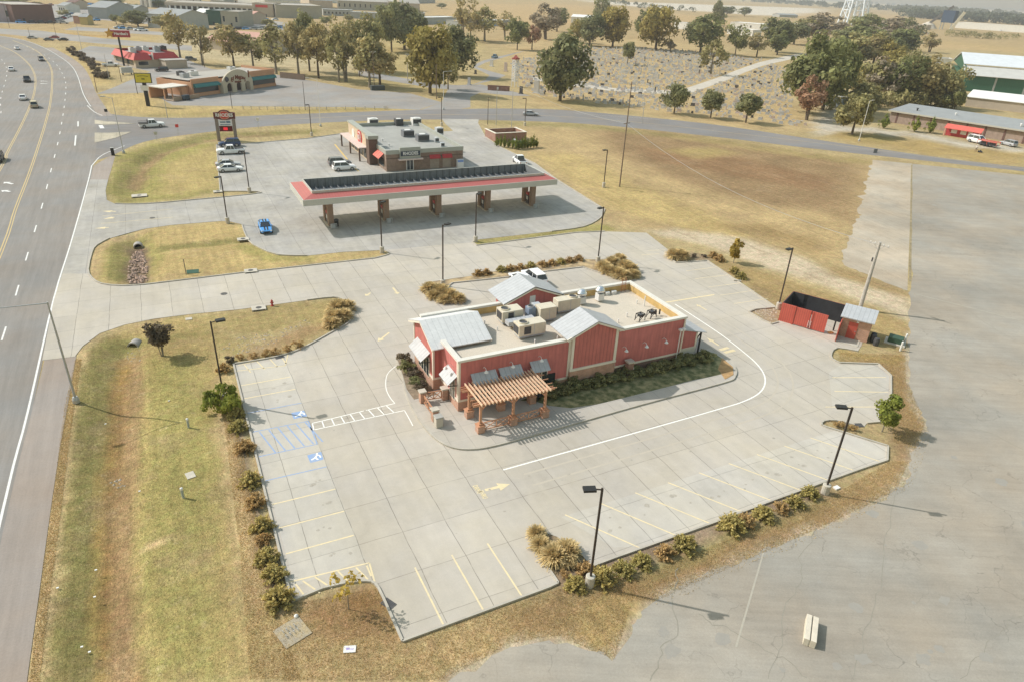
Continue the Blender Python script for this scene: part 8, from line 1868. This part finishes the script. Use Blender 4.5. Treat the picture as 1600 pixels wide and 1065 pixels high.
block('white_shed', (892, 36), (924, 38), 6, 22, M_WHW, M_RF_W, 'white shed between the cemetery trees', kind='gable', ridge=2); block('white_shed', (1140, 44), (1190, 48), 6, 24, M_WHW, M_RF_W, 'white and blue shed behind the broad cemetery tree', win=4); block('white_shed', (1052, 45), (1074, 47), 6, 14, M_WHW, M_RF_G, 'small white shed between two cemetery trees'); block('white_shed', (1135, 53), (1175, 57), 5, 14, M_WHW, M_RF_W, 'low white shed by the brownish cemetery tree'); block('pale_shed', (1238, 46), (1252, 47), 6, 12, M_WHW, M_RF_W, 'small pale shed beside the dark cemetery tree'); block('pale_shed', (1419, 45), (1447, 47), 6, 22, M_TANW, M_RF_T, 'tan shed behind the parked cars near the plant'); block('pale_shed', (1588, 102), (1650, 106), 4, 14, M_WHW, M_RF_G, 'pale low shed by the barn at the right edge')
block('grey_sheds', (1218, 27), (1246, 28), 4, 20, M_GRW, M_RF_G, 'grey low sheds on the pale field edge', kind='gable', ridge=2)
# smaller buildings scattered through the town
for nr, rt, h_, d_, w_, r_, lb in (((92, 20), (104, 21), 5, 12, M_WHW, M_RF_G, 'small white house with grey roof above the brown shop'), ((106, 14), (120, 15), 5, 12, M_TANW, M_BRN, 'tan house with brown roof in the upper town'), ((176, 20), (190, 21), 5, 14, M_WHW, M_RF_W, 'little white hut right of the grey warehouse'), ((196, 24), (212, 25), 5, 16, M_OLW, M_RF_G, 'olive hut before the town car park'), ((286, 38), (304, 39.5), 5, 14, M_WHW, M_RF_G, 'white shop with grey roof right of the light grey metal shop'), ((306, 34), (320, 35), 6, 14, M_GRW, M_RF_W, 'grey kiosk with white roof left of the dark green shop'), ((378, 37), (394, 38.5), 6, 14, M_TANW, M_RF_P, 'tan kiosk with pink roof right of the olive shop'), ((330, 10), (350, 11), 6, 30, M_GRW, M_RF_W, 'white roofed hall above the strip mall'), ((366, 8), (392, 9), 6, 34, M_TANW, M_RF_G, 'grey roofed hall above the strip mall, right one'), ((290, 6), (316, 6), 6, 30, M_WHW, M_RF_T, 'taupe roofed hall above the strip mall, left one'), ((560, 9), (590, 10), 7, 30, M_WHW, M_RF_G, 'grey roofed hall behind the apartment row'), ((606, 12), (624, 13), 7, 24, M_TANW, M_RF_T, 'tan hall at the right end of the apartment row'), ((452, 6), (480, 6), 7, 30, M_TANW, M_BRN, 'brown roofed hall at the top edge of the town'), ((500, 5), (530, 5), 7, 30, M_WHW, M_RF_W, 'white hall at the top edge of the town')):
    block('town_building', nr, rt, h_, d_, w_, r_, lb, kind='gable', ridge=h_ * .4, win=3)
for key, px, tp, w, lb in (('olive0', (100, 26), 17, 14, 'small olive tree beside the brown shop'), ('green0', (208, 15), 7, 14, 'small tree on the town car park, left'), ('dark0', (312, 22), 11, 14, 'small dark tree before the strip mall'), ('olive0', (420, 42), 30, 18, 'olive tree before the red signed store'), ('brown0', (350, 52), 38, 20, 'brown tree before the olive shop'), ('green0', (510, 40), 27, 16, 'green tree beside the olive box store'), ('olive0', (545, 34), 24, 14, 'olive tree before the storage units'), ('dark0', (606, 22), 10, 16, 'dark tree at the end of the apartment row'), ('green0', (470, 18), 8, 14, 'tree between the grey roofed shop and hall'), ('dark0', (690, 14), 5, 14, 'dark tree on the tan field edge'), ('olive0', (384, 16), 7, 14, 'olive tree at the right end of the strip mall')): tree(key, px, tp, w, lb, group=g6)
# white archway at the top
oo, aa, LL = frame((222, 11), (236, 12)); t = thing('white_archway', 'white arched structure at the top edge of the town', 'arch', oo, aa); b = MB(); n = 12
for s in (0, 1):
    c = (LL * .3, LL * .75)[s]
    for i in range(n): a0, a1 = math.pi * i / n, math.pi * (i + 1) / n; b.bar((c + LL * .25 * math.cos(a0), 0, 8 + 9 * math.sin(a0)), (c + LL * .25 * math.cos(a1), 0, 8 + 9 * math.sin(a1)), 2, 2)
    for q in (-1, 1): b.bar((c + q * LL * .25, 0, 0), (c + q * LL * .25, 0, 8), 2)
b.build('arch', M_WHW, t); b = MB(); b.box(LL * .05, LL, 1, 20, 0, 15); b.build('hall', M_GRW, t)

# ------------------------------------------------------------------ cemetery
def stone_kind(kind, m_):
    b = MB()
    if kind == 'slab': b.box(-.42, .42, -.16, .16, 0, .14); n = 8; b.loft([[(.34 * math.cos(math.pi * i / n), yy, .55 + .18 * math.sin(math.pi * i / n)) for i in range(n + 1)] + [(-.34, yy, .12), (.34, yy, .12)] for yy in (-.09, .09)])
    elif kind == 'wide': b.box(-.75, .75, -.22, .22, 0, .18); b.box(-.62, .62, -.12, .12, .18, .85)
    elif kind == 'flat': b.box(-.4, .4, -.25, .25, 0, .16)
    else: b.box(-.35, .35, -.35, .35, 0, .3); b.loft([[(-.22, -.22, .3), (.22, -.22, .3), (.22, .22, .3), (-.22, .22, .3)], [(-.12, -.12, 1.9), (.12, -.12, 1.9), (.12, .12, 1.9), (-.12, .12, 1.9)]]); b.lathe([(.13, 1.9), (.01, 2.15)], n=4)
    return b.mesh('headstone', m_)
SM = {'light grey': mm('light granite', (.52, .505, .485)), 'grey': mm('grey granite', (.42, .42, .43)), 'pink grey': mm('pink granite', (.48, .40, .36)), 'black': mat('black granite', (.09, .085, .085), .4)}
STN_ = {}
for c in SM:
    for k in ('slab', 'wide', 'flat', 'obelisk'): STN_[(c, k)] = stone_kind(k, SM[c])
cem = P((798, 100), (880, 75), (1010, 76), (1120, 84), (1190, 96), (1238, 112), (1240, 150), (1232, 178), (1262, 192), (1255, 199), (1180, 188), (1010, 172), (905, 158), (840, 150), (812, 128))
lane = P((1060, 144), (1130, 124), (1190, 100), (1255, 86)); ca_ = DIR((905, 160), (1170, 192)); rng = np.random.default_rng(77)
cx_, cy_ = np.mean(np.array(cem), 0); du, dv_ = np.array([math.cos(ca_), math.sin(ca_)]), np.array([-math.sin(ca_), math.cos(ca_)]); cand = []
for i in range(-60, 61):
    for j in range(-90, 91):
        if rng.random() < .30 or j % 7 == 0: continue
        p = np.array([cx_, cy_]) + du * (i * 2.3 + rng.normal(0, .35)) + dv_ * (j * 2.7 + rng.normal(0, .12)); cand.append(p)
cand = np.array(cand); cand = cand[inside(cand, cem)]; cand = cand[seg_dist(cand, lane, False) > 4]; cand = cand[np.argsort(np.hypot(cand[:, 0], cand[:, 1]))]
LBL = {'slab': 'rounded {c} headstone in the rows of the cemetery', 'wide': 'broad {c} double headstone in the cemetery', 'flat': 'low {c} flat grave marker in the cemetery', 'obelisk': '{c} obelisk monument in the cemetery'}
back = MB(); nst = 0
for q in cand:
    c = rng.choice(['light grey', 'grey', 'pink grey', 'black'], p=[.50, .32, .12, .06]); k = rng.choice(['slab', 'wide', 'flat', 'obelisk'], p=[.42, .38, .16, .04]); s = rng.uniform(.8, 1.2)
    if nst < 290:
        o_ = bpy.data.objects.new('headstone', STN_[(c, k)]); COL.objects.link(o_); o_.location = (q[0], q[1], 0); o_.rotation_euler = (0, 0, ca_ + rng.normal(0, .06)); o_.scale = (s, s, s); tag(o_, LBL[k].format(c=c), 'headstone', f'{c} {k} headstones'); nst += 1
    else:
        back.slot(['light grey', 'grey', 'pink grey', 'black'].index(c)); hh = {'slab': .75, 'wide': .85, 'flat': .2, 'obelisk': 1.9}[k] * s; w = {'slab': .36, 'wide': .65, 'flat': .4, 'obelisk': .2}[k] * s * 1.05
        back.box(q[0] - w, q[0] + w, q[1] - .14, q[1] + .14, 0, hh, ca_)
tag(back.build('headstone_field', list(SM.values())), kind='stuff')
# monuments near the gate
x, y = G(804, 136); hh = HT((804, 136), (806, 93)); t = thing('bell_tower', 'narrow white lattice bell tower with red cap at the cemetery gate', 'tower', (x, y, 0), .3); M_LAT = mat('lattice white', (.66, .66, .66)); w = .85
for sx in (-w, w):
    for sy in (-w, w): b = MB(); b.bar((sx, sy, 0), (sx, sy, hh), .16); b.build('leg', M_LAT, t)
b = MB()
for j in range(9):
    z0, z1 = 1.8 + j * (hh - 1.8) / 9, 1.8 + (j + 1) * (hh - 1.8) / 9
    for (p, q) in (((-w, -w), (w, -w)), ((w, -w), (w, w)), ((w, w), (-w, w)), ((-w, w), (-w, -w))): b.bar((*p, z0), (*q, z1), .12); b.bar((*q, z0), (*p, z1), .12)
b.build('lattice', M_LAT, t); b = MB(); b.box(-w - .2, w + .2, -w - .2, w + .2, hh, hh + .5); b.lathe([(1.45, hh + .5), (.2, hh + 1.5)], n=4); b.build('cap', mat('cap red', (.36, .10, .08)), t)
for px, hh, w, c, lb in (((838, 146), 4.5, 1.0, 'light grey', 'tall pale stone slab at the cemetery edge'), ((814, 147), 2.6, .6, 'black', 'dark upright stone near the tall pale slab'), ((733, 133), 2.6, .6, 'grey', 'grey monument in tree shade by the gate'), ((768, 104), 3.0, .8, 'light grey', 'pale monument below the blue pickup'), ((790, 112), 3.8, .7, 'pink grey', 'pinkish pillar monument beside the lattice tower'), ((743, 116), 1.6, .5, 'black', 'small dark stone by the cemetery lane bend')):
    x, y = G(*px); b = MB(); b.box(-w * 1.3, w * 1.3, -w * .7, w * .7, 0, .3); b.slab([(-w, -w * .35, .3), (w, -w * .35, .3), (w * .92, -w * .35, hh), (-w * .92, -w * .35, hh)], (0, w * .7, 0)); tag(b.build('monument', SM[c], loc=(x, y, 0)), lb, 'monument').rotation_euler = (0, 0, ca_)
x, y = G(762, 141); x2, y2 = G(796, 143); t = thing('gate_wall', 'low brick wall with sign plate at the cemetery gate', 'wall', (x, y, 0), math.atan2(y2 - y, x2 - x)); Lw = math.hypot(x2 - x, y2 - y); b = MB(); b.box(0, Lw, -.25, .25, 0, 1.6); b.build('wall', M_BE, t); b = MB(); b.box(-.1, Lw + .1, -.35, .35, 1.6, 1.75); b.build('coping', M_BRN, t); b = MB(); b.box(Lw * .42, Lw * .5, -.3, -.25, .4, 1.3); b.build('plate', M_WHITE, t)
x, y = G(590, 141); tag(MB().box(-2.4, 2.4, -1, 1, 0, 1.5).slot(0).box(-2.3, 2.3, -1.1, -1.0, .2, 1.35).build('waste_skip', mat('skip dark', (.07, .08, .08)), loc=(x, y, 0)), 'dark waste skip under the utility pole at the car park edge', 'skip')
x0_, y0_ = G(438, 122); x1_, y1_ = G(476, 126); t = thing('board_fence', 'brown board fence behind the grey car park', 'fence', (x0_, y0_, 0), math.atan2(y1_ - y0_, x1_ - x0_)); Lw = math.hypot(x1_ - x0_, y1_ - y0_); b = MB(); b.box(0, Lw, -.05, .05, .1, 2.1); b.build('boards', mm('fence boards', (.22, .16, .12)), t)
for k in range(5): b = MB(); b.box(k * Lw / 4 - .07, k * Lw / 4 + .07, .05, .2, 0, 2.2); b.build('post', M_BRN, t)
# wire fence along the grey car park
fp = [(380, 171), (430, 172), (480, 172.5), (540, 172), (600, 171), (608, 172)]; t = None
ww = P(*fp); t = thing('wire_fence', 'low post and wire fence along the grey car park', 'fence', (ww[0][0], ww[0][1], 0)); b = MB((ww[0][0], ww[0][1], 0))
for p, q in zip(ww[:-1], ww[1:]):
    for z in (.4, .8): b.tube((*p, z), (*q, z), .03, n=4)
b.build('wire', M_STEEL, t)
for p, q in zip(ww[:-1], ww[1:]):
    for k in range(4): c = Vector(p).lerp(Vector(q), k / 4); b = MB((ww[0][0], ww[0][1], 0)); b.box(c.x - .08, c.x + .08, c.y - .08, c.y + .08, 0, 1.0); b.build('post', M_WOODG, t)

# ------------------------------------------------------------------ cars too far to show parts
def far_mesh(col):
    b = MB(); b.slot(0); b.loft([[(x, -.88 * f, .25), (x, -.9 * f, z * .8), (x, -.8 * f, z), (x, .8 * f, z), (x, .9 * f, z * .8), (x, .88 * f, .25)] for x, z, f in ((-2.3, .8, .85), (-2.1, .95, 1), (.9, .92, 1), (2.1, .78, .95), (2.3, .6, .8))]); b.slot(1); b.loft([[(-1.9, -.75, .95), (1.1, -.75, .95), (1.1, .75, .95), (-1.9, .75, .95)], [(-1.1, -.6, 1.42), (.35, -.6, 1.42), (.35, .6, 1.42), (-1.1, .6, 1.42)]]); b.slot(0); b.box(-1.1, .35, -.58, .58, 1.42, 1.47)
    b.slot(2)
    for x in (-1.4, 1.4):
        for s in (-1, 1): b.tube((x, s * .7, .33), (x, s * .92, .33), .33, n=8)
    return b.mesh('distant_car', [PAINT[col], M_CGL, M_TYRE])
FAR = {c: far_mesh(c) for c in ('white', 'silver', 'black', 'red', 'blue', 'grey')}
rg = random.Random(5); CN = {'white': 'white', 'silver': 'silver', 'black': 'black', 'red': 'red', 'blue': 'blue', 'grey': 'dark grey'}
def far_cars(line, n, ang, where, jitter=.4):
    W_ = [Vector(G(*p)) for p in line]
    for i in range(n):
        t = (i + rg.uniform(-.2, .2)) / max(1, n - 1) * (len(W_) - 1); t = min(max(t, 0), len(W_) - 1.001); k = int(t); p = W_[k].lerp(W_[k + 1], t - k); c = rg.choice(['white', 'white', 'silver', 'black', 'red', 'blue', 'grey', 'silver'])
        o_ = bpy.data.objects.new('distant_car', FAR[c]); COL.objects.link(o_); o_.location = (p.x, p.y + rg.uniform(-jitter, jitter), .02); o_.rotation_euler = (0, 0, ang + rg.choice([0, math.pi]) + rg.uniform(-.05, .05)); o_.scale = (1.22,) * 3; tag(o_, f'{CN[c]} car parked {where}', 'car', f'{CN[c]} cars {where}')
far_cars([(32, 36.5), (100, 37.5)], 5, 0, 'in front of the brown shop'); far_cars([(90, 33), (112, 24), (150, 33)], 22, .6, 'beside the brown shop'); far_cars([(40, 15), (62, 14.5), (80, 9)], 12, 1.2, 'behind the brown shop'); far_cars([(118, 6), (165, 10), (218, 11)], 30, 1.4, 'in the town car park at the top'); far_cars([(268, 24), (330, 27), (400, 30)], 30, 1.4, 'before the tan strip mall'); far_cars([(275, 30), (330, 34)], 12, .2, 'in the second row of the strip mall'); far_cars([(340, 46), (400, 47), (440, 44)], 14, .1, 'along the town street before the box shops'); far_cars([(185, 45), (225, 49)], 5, .2, 'at the far road side near the dark round tree'); far_cars([(402, 30), (430, 32)], 3, .3, 'before the red signed store')
far_cars([(1422, 48), (1440, 52), (1462, 56)], 22, .5, 'in the lot left of the batching plant', 3); far_cars([(1535, 46), (1562, 49)], 6, .5, 'in the lot before the long white plant', 3); far_cars([(722, 40), (796, 42)], 7, .3, 'before the white roofed buildings', 1)

# ------------------------------------------------------------------ haze over the plain
hm = bpy.data.materials.new('haze'); hm.use_nodes = True; nt = hm.node_tree; nt.nodes.remove(nt.nodes['Principled BSDF'])
vs = nt.nodes.new('ShaderNodeVolumeScatter'); vs.inputs['Color'].default_value = (.93, .95, 1, 1); vs.inputs['Density'].default_value = .00016; vs.inputs['Anisotropy'].default_value = .15
nt.links.new(vs.outputs[0], nt.nodes['Material Output'].inputs['Volume'])
structure(MB().box(-5900, 7900, -55, 8900, -3, 140).build('haze', hm))
